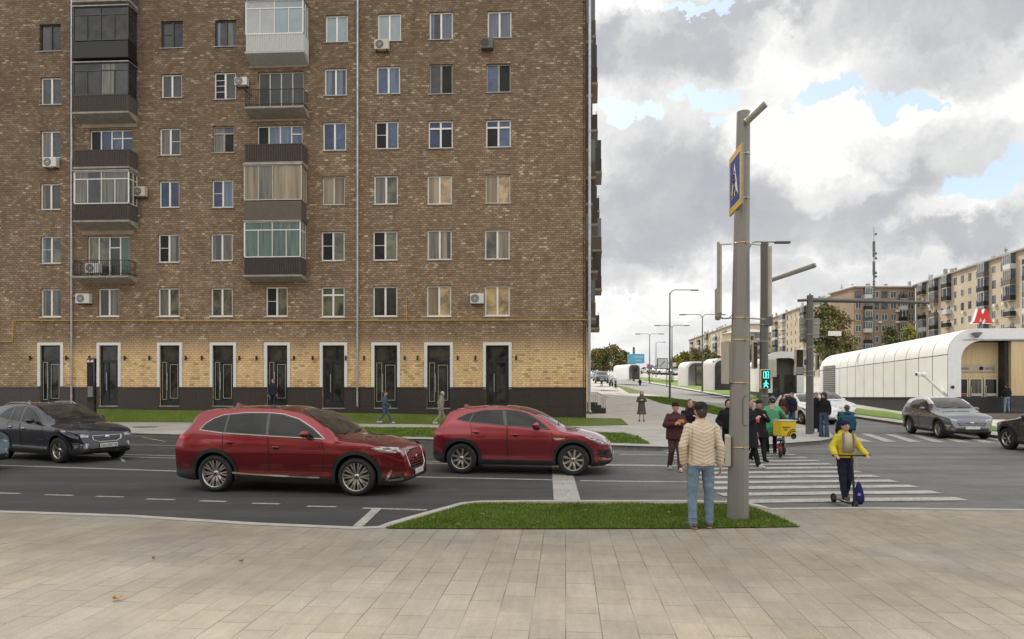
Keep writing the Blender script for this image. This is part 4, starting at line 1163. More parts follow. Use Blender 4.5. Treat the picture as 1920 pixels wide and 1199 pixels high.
    if sp.get('bonnet'): 
        a=MB(); 
        for side in(-1,1):
            pts=sp['bonnet']; L_=[]; 
            for q,(xx,yy) in enumerate(pts): L_.append((xx,side*yy))
            vs=[]; 
            for (xx,yy) in L_: vs+= [(xx-L/2,yy-.006,sh.topz(xx,yy-.006)+.004),(xx-L/2,yy+.006,sh.topz(xx,yy+.006)+.004)]
            a.add(vs,[(2*i,2*i+1,2*i+3,2*i+2) for i in range(len(L_)-1)],0,True)
        a.build('bonnet_seam',[DARK],root)
    # front end
    if 'grille' in sp:
        g=MB(); end_panel(sh,sp['grille'],None,'',None,True,.008,.05,0,g)
        ys=[p[0] for p in sp['grille']]; zs=[p[1] for p in sp['grille']]
        k=0
        z=min(zs)+.05
        while z<max(zs)-.03:
            hwid=max(abs(y) for y in ys)*(.9-.25*abs((z-min(zs))/(max(zs)-min(zs))-.7))
            pts=[(sh.endx(y,z)-L/2+.018,y,z) for y in np.linspace(-hwid,hwid,9)]
            for a_,b_ in zip(pts,pts[1:]): g.cyl(a_,b_,.005,.005,6,2)
            z+=.055
        pp=sp['grille']+[sp['grille'][0]]
        for (y0,z0),(y1,z1) in zip(pp,pp[1:]): g.cyl((sh.endx(y0,z0)-L/2+.012,y0,z0),(sh.endx(y1,z1)-L/2+.012,y1,z1),.012,.012,6,1)
        g.build('grille',[BLACKG,CHROME if sp.get('chromegrille',True) else BLACKG,ALLOYD],root)
        bz=(min(zs)+max(zs))/2+.04; b=MB(); b.ball((sh.endx(0,bz)-L/2+.03,0,bz),(.012,.075,.05),14,8); b.build('badge',[CHROME],root)
    for poly,mt,nm in sp.get('frontbits',[]):
        for sg in ((1,) if min(p[0] for p in poly)<0 else (-1,1)):
            end_panel(sh,[(sg*y,z) for y,z in poly],[mt],nm,root,True,.008,.05)
    for poly,mt,nm in sp.get('rearbits',[]):
        for sg in ((1,) if min(p[0] for p in poly)<0 else (-1,1)):
            end_panel(sh,[(sg*y,z) for y,z in poly],[mt],nm,root,False,.008,.06)
    pz=sp.get('platez',.52); px=sh.endx(0,pz)-L/2+.025
    pl=MB(); pl.box((px,0,pz),(.012,.52,.112),0,bev=.004); po=pl.build('number_plate',[PLATEW],root)
    if 'plate' in sp: text_on(sp['plate'],po,(px+.008,-.0,pz-.036),.098,INK,R(90),sx=.86)
    if sp.get('antenna'):
        ax=sp['antenna']; z=sh.topz(ax,0); a=MB()
        a.add([(ax-L/2-.10,-.0,z+.075),(ax-L/2-.12,-.03,z-.01),(ax-L/2-.12,.03,z-.01),(ax-L/2+.10,0,z+.005),(ax-L/2-.02,-.018,z+.045),(ax-L/2-.02,.018,z+.045)],[(0,1,2),(0,4,1),(1,4,3),(0,2,5),(2,3,5),(0,5,4),(4,5,3)],0,True)
        a.build('antenna_fin',[paint],root)
    if sp.get('rails'):
        for side in(-1,1):
            a=MB(); x0,x1=sp['rails']; pts=[]
            for k in range(9):
                xx=x0+(x1-x0)*k/8; yy=sh.ring(xx)[6]*.97; zz=sh.topz(xx,yy)+(.045 if 0<k<8 else .0); pts.append((xx-L/2,side*yy,zz))
            a.tube(pts,.014,8); a.build('roof_rail',[METAL],root)
    return root
def text_on(txt, parent, loc, size, mat, rz=0, sx=1.0, rx=R(90), align='CENTER', name='lettering', ext=.0015, tilt=None):
    """raised letters as a mesh; baseline runs along the local X after rotation"""
    cu=bpy.data.curves.new(name,'FONT'); cu.body=txt; cu.size=size; cu.align_x=align; cu.extrude=ext; cu.resolution_u=2
    o=bpy.data.objects.new(name,cu); COL.objects.link(o)
    me=eval_mesh(o); bpy.data.objects.remove(o)
    me.materials.clear(); me.materials.append(mat)
    Mx=Matrix.Translation(Vector(loc))@Matrix.Rotation(rz,4,'Z')@Matrix.Rotation(rx,4,'X')@Matrix.Diagonal((sx,1,1,1))
    if tilt is not None: Mx=tilt@Mx
    me.transform(Mx)
    return new_obj(name,me,parent)
RED1=paint_mat('red_paint',(.235,.010,.017),.72); RED2=paint_mat('red_paint_rose',(.30,.026,.038),.62); NAVY=paint_mat('dark_blue_paint',(.010,.013,.026),.35)
SILV=paint_mat('silver_paint',(.60,.61,.62),.4); WHT=paint_mat('white_paint',(.75,.75,.74),.05); GRYP=paint_mat('grey_paint',(.14,.145,.155),.6); BLKP=paint_mat('black_paint',(.018,.019,.022),.3)
YELP=paint_mat('taxi_yellow',(.72,.40,.02),.05); TEALP=paint_mat('teal_paint',(.03,.10,.14),.3)
CX=dict(L=5.05,W=1.97,paint=RED1,r=.375,arch=.445,wheels=(.93,3.93),rimr=.285,spokes=10,style='split',
 top=[(0,.60),(.02,.86),(.06,1.03),(.16,1.19),(.30,1.40),(.42,1.60),(.50,1.655),(.9,1.70),(1.6,1.73),(2.2,1.715),(2.7,1.63),(2.95,1.53),(3.20,1.37),(3.46,1.185),(3.56,1.15),(4.1,1.10),(4.5,1.03),(4.8,.95),(4.93,.86),(5.0,.70),(5.03,.52),(5.05,.40)],
 bot=[(0,.42),(.08,.30),(.35,.23),(4.55,.21),(4.85,.22),(5.0,.27),(5.05,.34)],
 belt=[(0,1.05),(.3,1.20),(1.0,1.18),(2.2,1.13),(3.2,1.09),(3.8,1.03),(4.6,.92),(5.05,.80)],
 glass=[[(.62,1.255),(.70,1.36),(.84,1.46),(1.03,1.525),(1.12,1.54),(1.12,1.215)],[(1.16,1.212),(1.16,1.545),(1.5,1.575),(1.98,1.578),(2.03,1.17)],[(2.09,1.168),(2.045,1.576),(2.32,1.55),(2.66,1.46),(2.98,1.29),(3.22,1.125)]],
 glassline=[(.585,1.25),(.68,1.38),(.83,1.48),(1.03,1.55),(1.5,1.60),(1.98,1.602),(2.33,1.575),(2.68,1.48),(3.00,1.31),(3.29,1.10),(2.09,1.145),(1.12,1.19)],
 doors=[([(1.20,.42),(1.14,.75),(1.10,1.18),(2.06,1.14),(2.10,.9),(2.08,.42)],1.27,1.01),([(2.12,.42),(2.13,.9),(2.08,1.14),(3.22,1.08),(3.30,.85),(3.22,.42)],2.27,.93)],
 trimmat=M_('satin_trim',(.50,.47,.42),.25,.8),glw=.011,strips=[([(1.32,.40),(1.8,.375),(2.9,.345),(3.18,.342)],.032,CHROME)],
 mirror=(2.92,1.20),cladline=[(0,.50),(.5,.46),(1.3,.37),(3.3,.33),(4.2,.35),(5.05,.35)],
 tail=[(.04,1.12),(.20,1.15),(.42,1.12),(.30,1.075),(.05,1.05)],
 head=[(4.22,.94),(4.45,.965),(4.80,.935),(4.93,.87),(4.78,.835),(4.50,.86),(4.34,.905)],
 sidebits=[([(4.55,.30),(4.62,.31),(4.72,.50),(4.67,.50)],CHROME,'fog_trim'),([(4.62,.28),(4.95,.30),(4.95,.345),(4.62,.315)],CHROME,'bumper_trim'),([(4.74,.335),(4.96,.35),(4.95,.43),(4.78,.42)],BLACKG,'fog_light')],
 ws=[(2.66,-.60),(3.40,-.72),(3.50,-.38),(3.53,0),(3.50,.38),(3.40,.72),(2.66,.60),(2.62,0)],rw=[(.17,-.58),(.39,-.55),(.39,.55),(.17,.58)],
 grille=[(-.52,.86),(.52,.86),(.48,.55),(.30,.45),(-.30,.45),(-.48,.55)],frontbits=[([(.56,.90),(.86,.93),(.86,.86),(.58,.84)],LAMPW,'headlight')],
 bonnet=[(3.50,.80),(4.2,.78),(4.7,.70)],antenna=.95,platez=.42,tf=.34,nf=.9)
car1p=(G(401,921)+G(678,928))/2
def place(spec,pr,pf,label,**k):
    """pr, pf: photo points where the near rear and near front tyre stand"""
    a=G(*pr); b=G(*pf); d=(b-a); yaw=math.atan2(d.y,d.x); d.normalize(); L=spec['L']; mid=(spec['wheels'][0]+spec['wheels'][1])/2-L/2
    side=k.pop('side',-1)      # which flank faces the camera: -1 = right-hand side of the car
    # shift the centre line away from the near wheels
    n=Vector((-d.y,d.x,0))*(-side)*(spec['W']/2-.13)
    c=(a+b)/2-d*mid+n; c.z=terr(c.y)
    return make_car(spec,c,yaw,label,**k)
def nose(sp,x0,k):
    f=lambda x: x if x<x0 else x0+(x-x0)*k
    for key in('top','bot','belt','cladline','head','bonnet','headdark'):
        if key in sp: sp[key]=[(f(a),b) for a,b in sp[key]]
    sp['sidebits']=[([(f(a),b) for a,b in p],m,n) for p,m,n in sp.get('sidebits',[])]
    sp['L']=f(sp['L']); return sp
nose(CX,4.2,.81); CX.update(tr=.06,nr=.35)
c1=place(CX,(401,921.5),(678,929.5),'large dark red sport utility car with many-spoked wheels, left of the two red cars')
EP=dict(L=4.38,W=1.98,paint=RED2,r=.375,arch=.435,wheels=(.76,3.46),rimr=.26,spokes=9,style='plain',
 top=[(0,.55),(.02,.82),(.05,1.0),(.13,1.16),(.26,1.32),(.36,1.47),(.44,1.535),(.8,1.60),(1.4,1.645),(1.9,1.635),(2.3,1.57),(2.6,1.46),(2.9,1.30),(3.15,1.145),(3.25,1.11),(3.6,1.06),(3.95,.97),(4.2,.86),(4.32,.72),(4.36,.55),(4.38,.42)],
 bot=[(0,.45),(.08,.32),(.35,.24),(3.9,.22),(4.2,.24),(4.34,.30),(4.38,.36)],
 belt=[(0,1.02),(.3,1.18),(.8,1.20),(1.8,1.14),(2.9,1.08),(3.4,1.01),(4.0,.88),(4.38,.75)],
 glass=[[(.66,1.325),(.86,1.43),(1.02,1.46),(.93,1.275)],[(.97,1.27),(1.06,1.47),(1.3,1.52),(1.74,1.53),(1.80,1.195)],[(1.88,1.19),(1.82,1.532),(2.1,1.51),(2.35,1.44),(2.62,1.29),(2.84,1.13)]],
 glassline=[(.62,1.325),(.88,1.45),(1.06,1.49),(1.3,1.54),(1.78,1.552),(2.12,1.53),(2.37,1.46),(2.64,1.31),(2.89,1.11),(1.84,1.175),(.95,1.255)],glw=.014,trimmat=BLACKG,
 doors=[([(1.20,.42),(1.05,.78),(.98,1.25),(1.86,1.17),(1.88,.42)],1.12,1.02),([(1.91,.42),(1.89,1.17),(2.93,1.09),(2.98,.8),(2.93,.42)],2.08,.965)],
 mirror=(2.58,1.20),cladline=[(0,.52),(.4,.46),(1.2,.375),(3.0,.36),(3.8,.33),(4.38,.36)],
 tail=[(.02,1.03),(.30,.985),(.36,.96),(.30,.935),(.04,.955)],
 head=[(3.72,.93),(3.86,.945),(4.10,.86),(4.23,.79),(4.24,.74),(4.10,.75),(3.92,.83)],headmat=LAMPW,
 sidebits=[([(2.99,.90),(3.25,.90),(3.28,.875),(3.05,.845)],CHROME,'fender_vent'),([(4.03,.62),(4.24,.60),(4.26,.42),(4.06,.45)],BLACKG,'air_intake')],
 strips=[],
 ws=[(2.14,-.60),(3.02,-.70),(3.12,-.35),(3.14,0),(3.12,.35),(3.02,.70),(2.14,.60),(2.08,0)],rw=[(.15,-.56),(.34,-.54),(.34,.54),(.15,.56)],
 grille=[(-.48,.72),(.48,.72),(.42,.52),(-.42,.52)],frontbits=[([(.50,.84),(.80,.90),(.82,.76),(.55,.74)],LAMPW,'headlight'),([(.52,.60),(.78,.62),(.76,.40),(.60,.38)],BLACKG,'air_intake')],
 bonnet=[(3.1,.78),(3.6,.76),(4.1,.66)],antenna=.75,platez=.44,tf=.32,nf=.8,hip=.03)
c2=place(EP,(863,888),(1079,892),'smaller rose red crossover car with light-spoked wheels at the stop line')
SPO=dict(L=4.44,W=1.86,paint=NAVY,r=.36,arch=.42,wheels=(.92,3.55),rimr=.235,spokes=5,style='split',
 top=[(0,.6),(.03,.9),(.10,1.1),(.3,1.42),(.45,1.55),(1.0,1.63),(1.7,1.64),(2.2,1.59),(2.6,1.44),(3.05,1.19),(3.25,1.10),(3.7,1.04),(4.1,.95),(4.3,.84),(4.38,.7),(4.42,.52),(4.44,.42)],
 bot=[(0,.42),(.1,.3),(.4,.23),(4.0,.22),(4.3,.24),(4.44,.34)],belt=[(0,1.0),(.4,1.12),(1.6,1.10),(2.9,1.03),(3.3,.99),(4.0,.88),(4.44,.76)],
 glass=[[(.75,1.22),(.98,1.42),(1.25,1.49),(1.28,1.14)],[(1.32,1.14),(1.30,1.495),(1.75,1.52),(1.82,1.105)],[(1.88,1.10),(1.82,1.52),(2.1,1.48),(2.45,1.32),(2.80,1.08)]],
 glassline=[(.70,1.20),(.96,1.44),(1.28,1.515),(1.78,1.54),(2.12,1.50),(2.48,1.34),(2.86,1.06),(1.84,1.085),(1.28,1.12)],glw=.015,trimmat=BLACKG,
 doors=[([(1.35,.4),(1.28,1.1),(1.84,1.08),(1.86,.4)],1.42,.96),([(1.9,.4),(1.87,1.08),(2.88,1.03),(2.98,.7),(2.9,.4)],2.05,.93)],handle=CHROME,
 mirror=(2.52,1.15),cladz=.36,head=[(3.68,.90),(3.80,.93),(4.12,.82),(4.30,.73),(4.28,.67),(4.05,.72),(3.85,.80)],
 sidebits=[([(4.02,.58),(4.3,.56),(4.3,.53),(4.04,.54)],CHROME,'fog_trim'),([(4.08,.53),(4.3,.52),(4.25,.44),(4.14,.42)],LAMPW,'fog_light')],
 ws=[(2.12,-.58),(2.95,-.68),(3.05,-.35),(3.07,0),(3.05,.35),(2.95,.68),(2.12,.58),(2.06,0)],
 grille=[(-.42,.74),(.42,.74),(.40,.63),(.25,.57),(-.25,.57),(-.40,.63)],frontbits=[([(.50,.775),(.72,.80),(.74,.715),(.54,.70)],LAMPW,'headlight'),([(-.55,.40),(.55,.40),(.5,.28),(-.5,.28)],BLACKG,'air_intake'),([(.55,.54),(.74,.54),(.72,.42),(.6,.40)],LAMPW,'fog_light')],
 bonnet=[(3.1,.72),(3.6,.70),(4.1,.60)],antenna=.8,platez=.47,plate='А807ММ 750',rails=(.7,1.9),tf=.26,tr=.12)
nose(SPO,3.95,.84)
def car_at(spec,px,py,yawdeg,label,**k):
    """front tyre of the near flank stands at the photo point"""
    side=k.pop('side',-1); y=R(yawdeg); d=Vector((math.cos(y),math.sin(y),0)); L=spec['L']
    ref=k.pop('wheel',1); p=G(px,py); n=Vector((-d.y,d.x,0))*(-side)*(spec['W']/2-.13)
    c=p-d*(spec['wheels'][ref]-L/2)+n; c.z=terr(c.y)
    return make_car(spec,c,y,label,**k)
c3=car_at(SPO,115,868.5,-25,'dark blue sport utility car with chrome grille driving at the left edge')
BY=dict(SPO,paint=GRYP,roofmat=WHT,roofz=1.35,archtrim=True,plate='',trimmat=CHROME,chromegrille=False,rails=None,style='multi',spokes=10,antenna=None)
BY.pop('plate')
BY['frontbits']=[([(.50,.78),(.74,.83),(.76,.76),(.5,.72)],LAMPW,'headlight'),([(-.48,.80),(.48,.80),(.48,.745),(-.48,.745)],M_('light_bar',(.18,.22,.45),.2,.3),'light_bar'),([(-.6,.42),(.6,.42),(.5,.28),(-.5,.28)],BLACKG,'air_intake')]
BY['grille']=[(-.5,.66),(.5,.66),(.45,.56),(-.45,.56)]
c4=car_at(BY,1763,822,-98,'grey crossover car with white roof turning off the avenue')
MUS=M_('roof_beacon',(.75,.6,.05),.5)
BS=dict(SPO,paint=BLKP,rails=None,antenna=None); BS.pop('plate')
c5=car_at(BS,1893,843,88,'black sport utility car cut off by the right edge of the photo',side=1)
SED=dict(SPO,paint=SILV,rails=None,antenna=None,trimmat=CHROME); SED.pop('plate'); SED['sidebits']=[]
c6=car_at(SED,1549,784,-84,'silver estate car behind the white taxi near the traffic light post')
TAX=dict(SPO,paint=WHT,rails=None,antenna=None,trimmat=BLACKG,archtrim=False,cladz=.30); TAX.pop('plate')
TAX['sidebits']=[([(.6,.86),(3.2,.82),(3.5,.80),(3.4,.72),(.6,.76)],M_('taxi_stripe',(.75,.30,.03),.4),'side_stripe')]
c7=car_at(TAX,1505,796,-88,'white taxi with an orange stripe along its doors waiting behind the pedestrians')
TY=dict(SPO,paint=YELP,rails=None,antenna=None,archtrim=False); TY.pop('plate'); TY['sidebits']=[]
def parked(px,py,yaw,spec,label,Y=None,**k):
    p=G(px,py); return make_car(spec,p,R(yaw),label,**k)
parked(1906,746,-62,TY,'orange yellow taxi parked behind the metro pavilion, farther of the two',detail=1)
parked(1925,764,-70,TY,'orange yellow taxi beside the man in the black jacket, nearer of the two',detail=1)
# far cars on the avenue and in the car park
base=[]
SM={}
for nm,m in(('white',WHT),('silver',SILV),('black',BLKP),('grey',GRYP)):
    sp=dict(SPO,paint=m,rails=None,antenna=None,archtrim=False,doors=[]); sp.pop('plate'); sp['sidebits']=[]
    SM[nm]=sp
protos={}
def far_car(nm,px,py,yaw,Y,label,group):
    p=at(px,py,Y)
    if nm not in protos: protos[nm]=make_car(SM[nm],p,R(yaw),label,detail=1,group=group); return
    c=copy_tree(protos[nm]); c.location=p; c.rotation_euler=(0,0,R(yaw)); c['label']=label; c['group']=group
cols=['white','silver','white','black','white','silver','white','black','grey','white','silver','white','white','grey']
for i,px in enumerate((1215,1228,1237,1244,1252,1261,1268,1276,1284,1290,1240,1256,1270,1222)):
    far_car(cols[i],px,(702 if i<10 else 697)+(px-1215)*.045,-75+random.uniform(-6,6),(150 if i<10 else 185)+random.uniform(-5,5),f'{cols[i]} car parked in the distant car park beyond the avenue lawns','cars in the distant car park')
for i,(px,py,Y) in enumerate(((1122,715,110),(1128,719,92),(1116,711,130))):
    far_car(('grey','black','silver')[i],px,py,-97,Y,('grey','black','silver')[i]+' car parked along the side of the brick house','cars beside the brick house')
# teal car entering at the far left
TL=dict(SPO,paint=TEALP,rails=None); TL.pop('plate')
pt=G(-36,884); make_car(TL,Vector((pt.x-1.85,pt.y+.1,0)),R(-9),'teal car of which only the nose shows at the left edge')
# ================================================================== far buildings, pavilions, trees
YBRICK=None
def far_brick(name,c1,c2):
    if name in _mc: return _mc[name]
    m,N,b=mat_base(name); co=N.n('ShaderNodeTexCoord').outputs['Object']
    n1=N.ramp(N.noise(co,.25,6,.65),[(.35,0),(.65,1)]); n2=N.ramp(N.noise(co,3.5,5,.8),[(.3,.72),(.7,1.25)])
    c=N.mix(n1,c1,c2); c=N.mix(1.0,c,N.n('ShaderNodeCombineColor',{0:n2,1:n2,2:n2}).outputs[0],'MULTIPLY')
    N.nt.links.new(c,b.inputs['Base Color']); b.inputs['Roughness'].default_value=.85; _mc[name]=m; return m
YB=far_brick('ochre_brick',(.38,.315,.225),(.47,.395,.29)); BB=far_brick('shaded_brown_brick',(.23,.165,.115),(.30,.215,.15)); GB=far_brick('pale_brick',(.45,.36,.24),(.55,.45,.32))  # BB: brown end wall with its shade put into the colour
RZ=M_('tin_roof',(.50,.50,.49),.4,.4,vary=.15,vs=.5)
FG=glass_mat('far_pane',(.10,.13,.16),(.03,.035,.04),refl=.5)
FW_=M_('far_window_frame',(.50,.49,.46),.5)
def block(name,p0,p1,z0,z1,depth,mat,floors,bays,label,loggia=(),lg_mats=None,roofh=1.6,win=(1.3,1.55),skip_floor0=False,ends=True,maxw=90,wseed=1,group=None,end_bays=0,zrow0=None):
    """house with its visible front from p0 (left as seen) to p1 (right)"""
    rnd=random.Random(wseed)
    p0=Vector((p0[0],p0[1],0)); p1=Vector((p1[0],p1[1],0)); d=(p1-p0); L=d.length; yaw=math.atan2(d.y,d.x)
    root=empty(name,(p0.x,p0.y,z0),yaw,label,'building',group)
    H=z1-z0; fh=H/(floors+.25); z_0=(zrow0 or fh*.35)
    w=MB(); w.box((L/2,depth/2,H/2-1.5),(L,depth,H+3)); w.build('wall',[mat],root)
    co=MB(); co.span((-.5,-.6,H),(L+.5,depth+.5,H+.3)); co.build('cornice',[SLAB],root)
    r=MB(); a=.5; r.add([(-.4,-.5,H+.302),(L+.4,-.5,H+.302),(L+.4,depth+.4,H+.302),(-.4,depth+.4,H+.302),(depth*.3,depth/2,H+.3+roofh),(L-depth*.3,depth/2,H+.3+roofh)],[(0,1,5,4),(1,2,5),(2,3,4,5),(3,0,4)])
    rf=r.build('roof',[RZ],root)
    c=MB()
    for k in range(max(3,int(L/5))):
        x=rnd.uniform(1,L-1); y=rnd.choice((1.0,1.6,2.4)); c=MB()
        if rnd.random()<.5: c.span((x,y,H+.2),(x+rnd.uniform(.5,1.1),y+.6,H+rnd.uniform(1.2,2.3)))
        else: c.cyl((x,y,H+.2),(x,y,H+rnd.uniform(1.6,2.8)),.12,n=6); c.cyl((x,y,H+1.5),(x,y,H+1.9),.3,n=6)
        c.build('chimney',[SLAB if rnd.random()<.5 else ZINC],rf)
    step=L/bays; n=0
    base_y=-.0
    for b in range(bays):
        x=step*(b+.5)
        if b in loggia:
            lw=step*.80; lm=loggia.index(b)
            for f in range(floors):
                z=z_0+fh*f
                if f==0 and skip_floor0: continue
                o=MB(); o.span((x-lw/2,-1.0,z-.35),(x+lw/2,-.01,z-.2),2); k=rnd.choice((0,0,1,3)) if lg_mats is None else lg_mats[(f+lm)%len(lg_mats)]
                o.span((x-lw/2,-1.0,z-.198),(x+lw/2,-.01,z+.75),k)
                glz=rnd.random()<.75
                if glz:
                    o.span((x-lw/2+.05,-.95,z+.752),(x+lw/2-.05,-.01,z+fh-.42),4)
                    q=4
                    for i in range(q+1): xx=x-lw/2+lw*i/q; o.span((xx-.05,-1.0,z+.76),(xx+.05,-.955,z+fh-.45),5 if k!=0 or rnd.random()<.6 else 0)
                    o.span((x-lw/2,-1.0,z+fh-.45),(x+lw/2,-.95,z+fh-.37),5)
                else:
                    o.span((x-lw/4,-.06,z),(x+lw/4,-.01,z+1.5),4); o.span((x-.05,-.09,z),(x+.05,-.062,z+1.5),5)
                o.build('balcony',[DARKP,WHITEP,SLAB,GREYP,FG,FW_],root); n+=1
        else:
            for f in range(floors):
                if f==0 and skip_floor0: continue
                z=z_0+fh*f
                if n>95: break
                o=MB(); ww,hh=win; fr=rnd.random()<.75
                o.span((x-ww/2,-.05,z),(x+ww/2,-.002,z+hh),0 if fr else 2)
                g=.10
                for s0,s1 in((x-ww/2+g,x-.06),(x+.06,x+ww/2-g)): o.span((s0,-.06,z+g),(s1,-.051,z+hh-g),1)
                if rnd.random()<.18: o.span((x+ww/2-.2,-.5,z-.75),(x+ww/2+.6,-.05,z-.2),3)
                o.build('window',[FW_,FG,DARKF,WHITEA],root); n+=1
    return root
# right-hand house, across the avenue
def XY(px,Y): return ((px-HX)/FPX*Y,Y)
block('apartment_house',XY(1717,175),XY(1965,121),terr(150)-.5,27.3,12,YB,8,17,'ochre brick apartment house at the far right behind the red metro letter',loggia=(1,3,5,10,13,15),wseed=4,win=(1.25,1.6),maxw=90,skip_floor0=True)
block('apartment_house',XY(1600.8,176.3),XY(1716,176.3),terr(180)-.5,27.0,13,BB,8,7,'shaded brown apartment house end with a dark loggia column behind the lattice mast',loggia=(1,5),lg_mats=[0,1,4],wseed=8,win=(1.5,1.7))
block('apartment_house',XY(1446,262),XY(1600.5,178.2),terr(200)-.5,27.0,13,YB,8,17,'long ochre apartment house running away behind the autumn tree',loggia=(1,3,8,12),wseed=5,win=(1.3,1.6),group=None)
block('apartment_house',XY(1292,385),XY(1378,282),terr(300),terr(300)+20,14,GB,7,16,'sunlit pale apartment house farthest down the avenue, left of the grey pole',loggia=(1,4,7,10,13),wseed=6,win=(1.6,1.8))
block('apartment_house',XY(1384,265),XY(1446,268),terr(260),terr(260)+16.5,12,GB,5,6,'small pale house seen between the grey pole and the signal post',wseed=2,loggia=(3,),lg_mats=[1])
# shop row beside the pavilion (behind the taxis)
def gpt(px,py,Y): return at(px,py,Y)
sh_=empty('shop_row',(at(1888,720,75).x,75,terr(75)),0,'low dark shop front with red and white shop signs behind the taxis','building')
m=MB(); m.span((0,0,-.5),(16,6,3.6)); m.build('wall',[YB],sh_)
for i,(mt) in enumerate((LAMPR,NAVY,DARKP,NAVY)):
    a=MB(); a.span((.3+3.9*i,-.3,2.5),(3.9+3.9*i,-.01,3.2)); a.build('sign_board',[mt],sh_); a=MB(); a.span((.4+3.9*i,-.05,.3),(3.7+3.9*i,-.01,2.4)); a.build('shop_window',[FG],sh_)
a=MB(); a.add([(-.2,-1.6,3.3),(8,-1.6,3.3),(8,.0,4.1),(-.2,.0,4.1)],[(0,1,2,3)]); a.build('awning',[BROWNP],sh_,recalc=False)
# house opposite, behind the camera: what the cars and windows mirror
op=block('apartment_house',(60,-34),(-75,-34),0,21,12,YB,6,26,'ochre brick apartment house on the near side of the street, behind the viewpoint',loggia=(3,8,13,18,23),wseed=11)

# ------------------------------------------------------------------ metro entrance pavilions
PANEL=None
def panel_mat():
    m,N,b=mat_base('white_panels'); co=N.n('ShaderNodeTexCoord').outputs['Object']
    n=N.ramp(N.noise(co,.9,5),[(.3,(.76,.76,.75)),(.7,(.84,.835,.82))]); N.nt.links.new(n,b.inputs['Base Color']); b.inputs['Roughness'].default_value=.35; return m
PANEL=panel_mat(); SEAM=M_('panel_seam',(.13,.12,.11),.6); LOUV=M_('louvre',(.20,.19,.18),.5,.3); WOOD=None
def wood_mat():
    m,N,b=mat_base('wood_cladding'); co=N.n('ShaderNodeTexCoord').outputs['Object']
    mp=N.n('ShaderNodeMapping',{'Vector':co,'Scale':(9,9,.35)}).outputs[0]
    c=N.ramp(N.noise(mp,1.0,5,.6),[(.3,(.50,.37,.20)),(.7,(.66,.51,.30))]); N.nt.links.new(c,b.inputs['Base Color']); b.inputs['Roughness'].default_value=.5; return m
WOOD=wood_mat(); RING=M_('portal_grey',(.74,.74,.76),.35,vary=.05)
def arch(W,H,r,n=9,x0=0):
    """outline of the roof from left foot over to right foot: (x,z)"""
    P=[(x0,0)]
    for i in range(n+1): a=math.pi-math.pi/2*i/n; P.append((x0+r+r*math.cos(a),H-r+r*math.sin(a)))
    for i in range(n+1): a=math.pi/2-math.pi/2*i/n; P.append((x0+W-r+r*math.cos(a),H-r+r*math.sin(a)))
    P.append((x0+W,0)); return P
def pavilion(pf,pr,W,H,r,zf,zr,n,label,yawf=0.0,thick=.75,base=.45,wall_in=.9,doors=True,panel_split=.62,frontmat=None,glassfront=False):
    """tunnel-vault shell from the front outline at pf back to pr (left feet, world xy); local frame: origin front-left foot, y backwards"""
    pf=Vector(pf); pr=Vector(pr); d=(pr-pf); Lg=d.length; yaw=math.atan2(d.y,d.x)-R(90)
    root=empty('metro_pavilion',(pf.x,pf.y,zf),yaw,label,'pavilion')
    dzz=(zr-zf); O=arch(W,H,r)
    for i in range(n):
        y0=Lg*i/n; y1=Lg*(i+1)/n; g=.065; m=MB(); V=[]
        for y in(y0+g/2,y1-g/2):
            for x,z in O: V.append((x,y,z+dzz*y/Lg))
        k=len(O)
        # split into wall plates and roof plates with an open joint
        zs=H-r-.02
        fs=[(j,j+1,k+j+1,k+j) for j in range(1,k-2)]
        m.add(V,fs,0,True); 
        lo=[(0,y0+g/2,0+dzz*y0/Lg),(0,y0+g/2,zs-.03+dzz*y0/Lg),(0,y1-g/2,zs-.03+dzz*y1/Lg),(0,y1-g/2,dzz*y1/Lg)]
        m.add(lo,[(0,1,2,3)]); hi=[(W,a,b) for _,a,b in lo]; m.add(hi,[(3,2,1,0)])
        m.build('cladding_panel',[PANEL],root,recalc=False)
    m=MB(); V=[]; O2=arch(W-.1,H-.05,r-.03,x0=.05)
    for y in(.02,Lg-.02):
        for x,z in O2: V.append((x,y,z+dzz*y/Lg))
    k=len(O2); m.add(V,[(j,j+1,k+j+1,k+j) for j in range(k-1)],0,True); m.add(V,[tuple(range(k,2*k))],1)
    m.build('inner_shell',[SEAM,PANEL],root,recalc=False)
    b=MB(); b.span((.12,.1,-2.2),(W-.12,Lg-.1,-.002)); b.build('plinth',[CLAD],root)
    # portal ring at the front
    m=MB(); Oi=arch(W-2*thick,H-thick,max(.2,r-thick*.55),x0=thick); m2=[(x,-.02,z) for x,z in O]+[(x,-.02,z) for x,z in Oi]
    zb=-1.1 if doors else 0
    k=len(O); m.add(m2,[(j,j+1,k+j+1,k+j) for j in range(k-1)],0,False); m.add([(x,-.02,z) for x,z in Oi]+[(x,wall_in,z) for x,z in Oi],[(j,k+j,k+j+1,j+1) for j in range(k-1)],0,True)
    m.build('portal_frame',[RING],root,recalc=False)
    return root,Lg
A1=at(1777,745,42); B1=at(1537,745,68)
mp_,Lg=pavilion((A1.x,A1.y),(B1.x,B1.y),9.2,4.2,1.55,A1.z,B1.z,13,'large white ribbed metro entrance pavilion with wooden front under the red letter')
gr=MB(); lv=[]
lz=(at(1537,745,68).z-A1.z)
for i in range(14): z0=.25+i*.2; gr.span((-.06,Lg*.955-3.6,z0+lz*.9),(-.012,Lg*.955,z0+.14+lz*.9))
gr.build('ventilation_louvre',[LOUV],mp_)
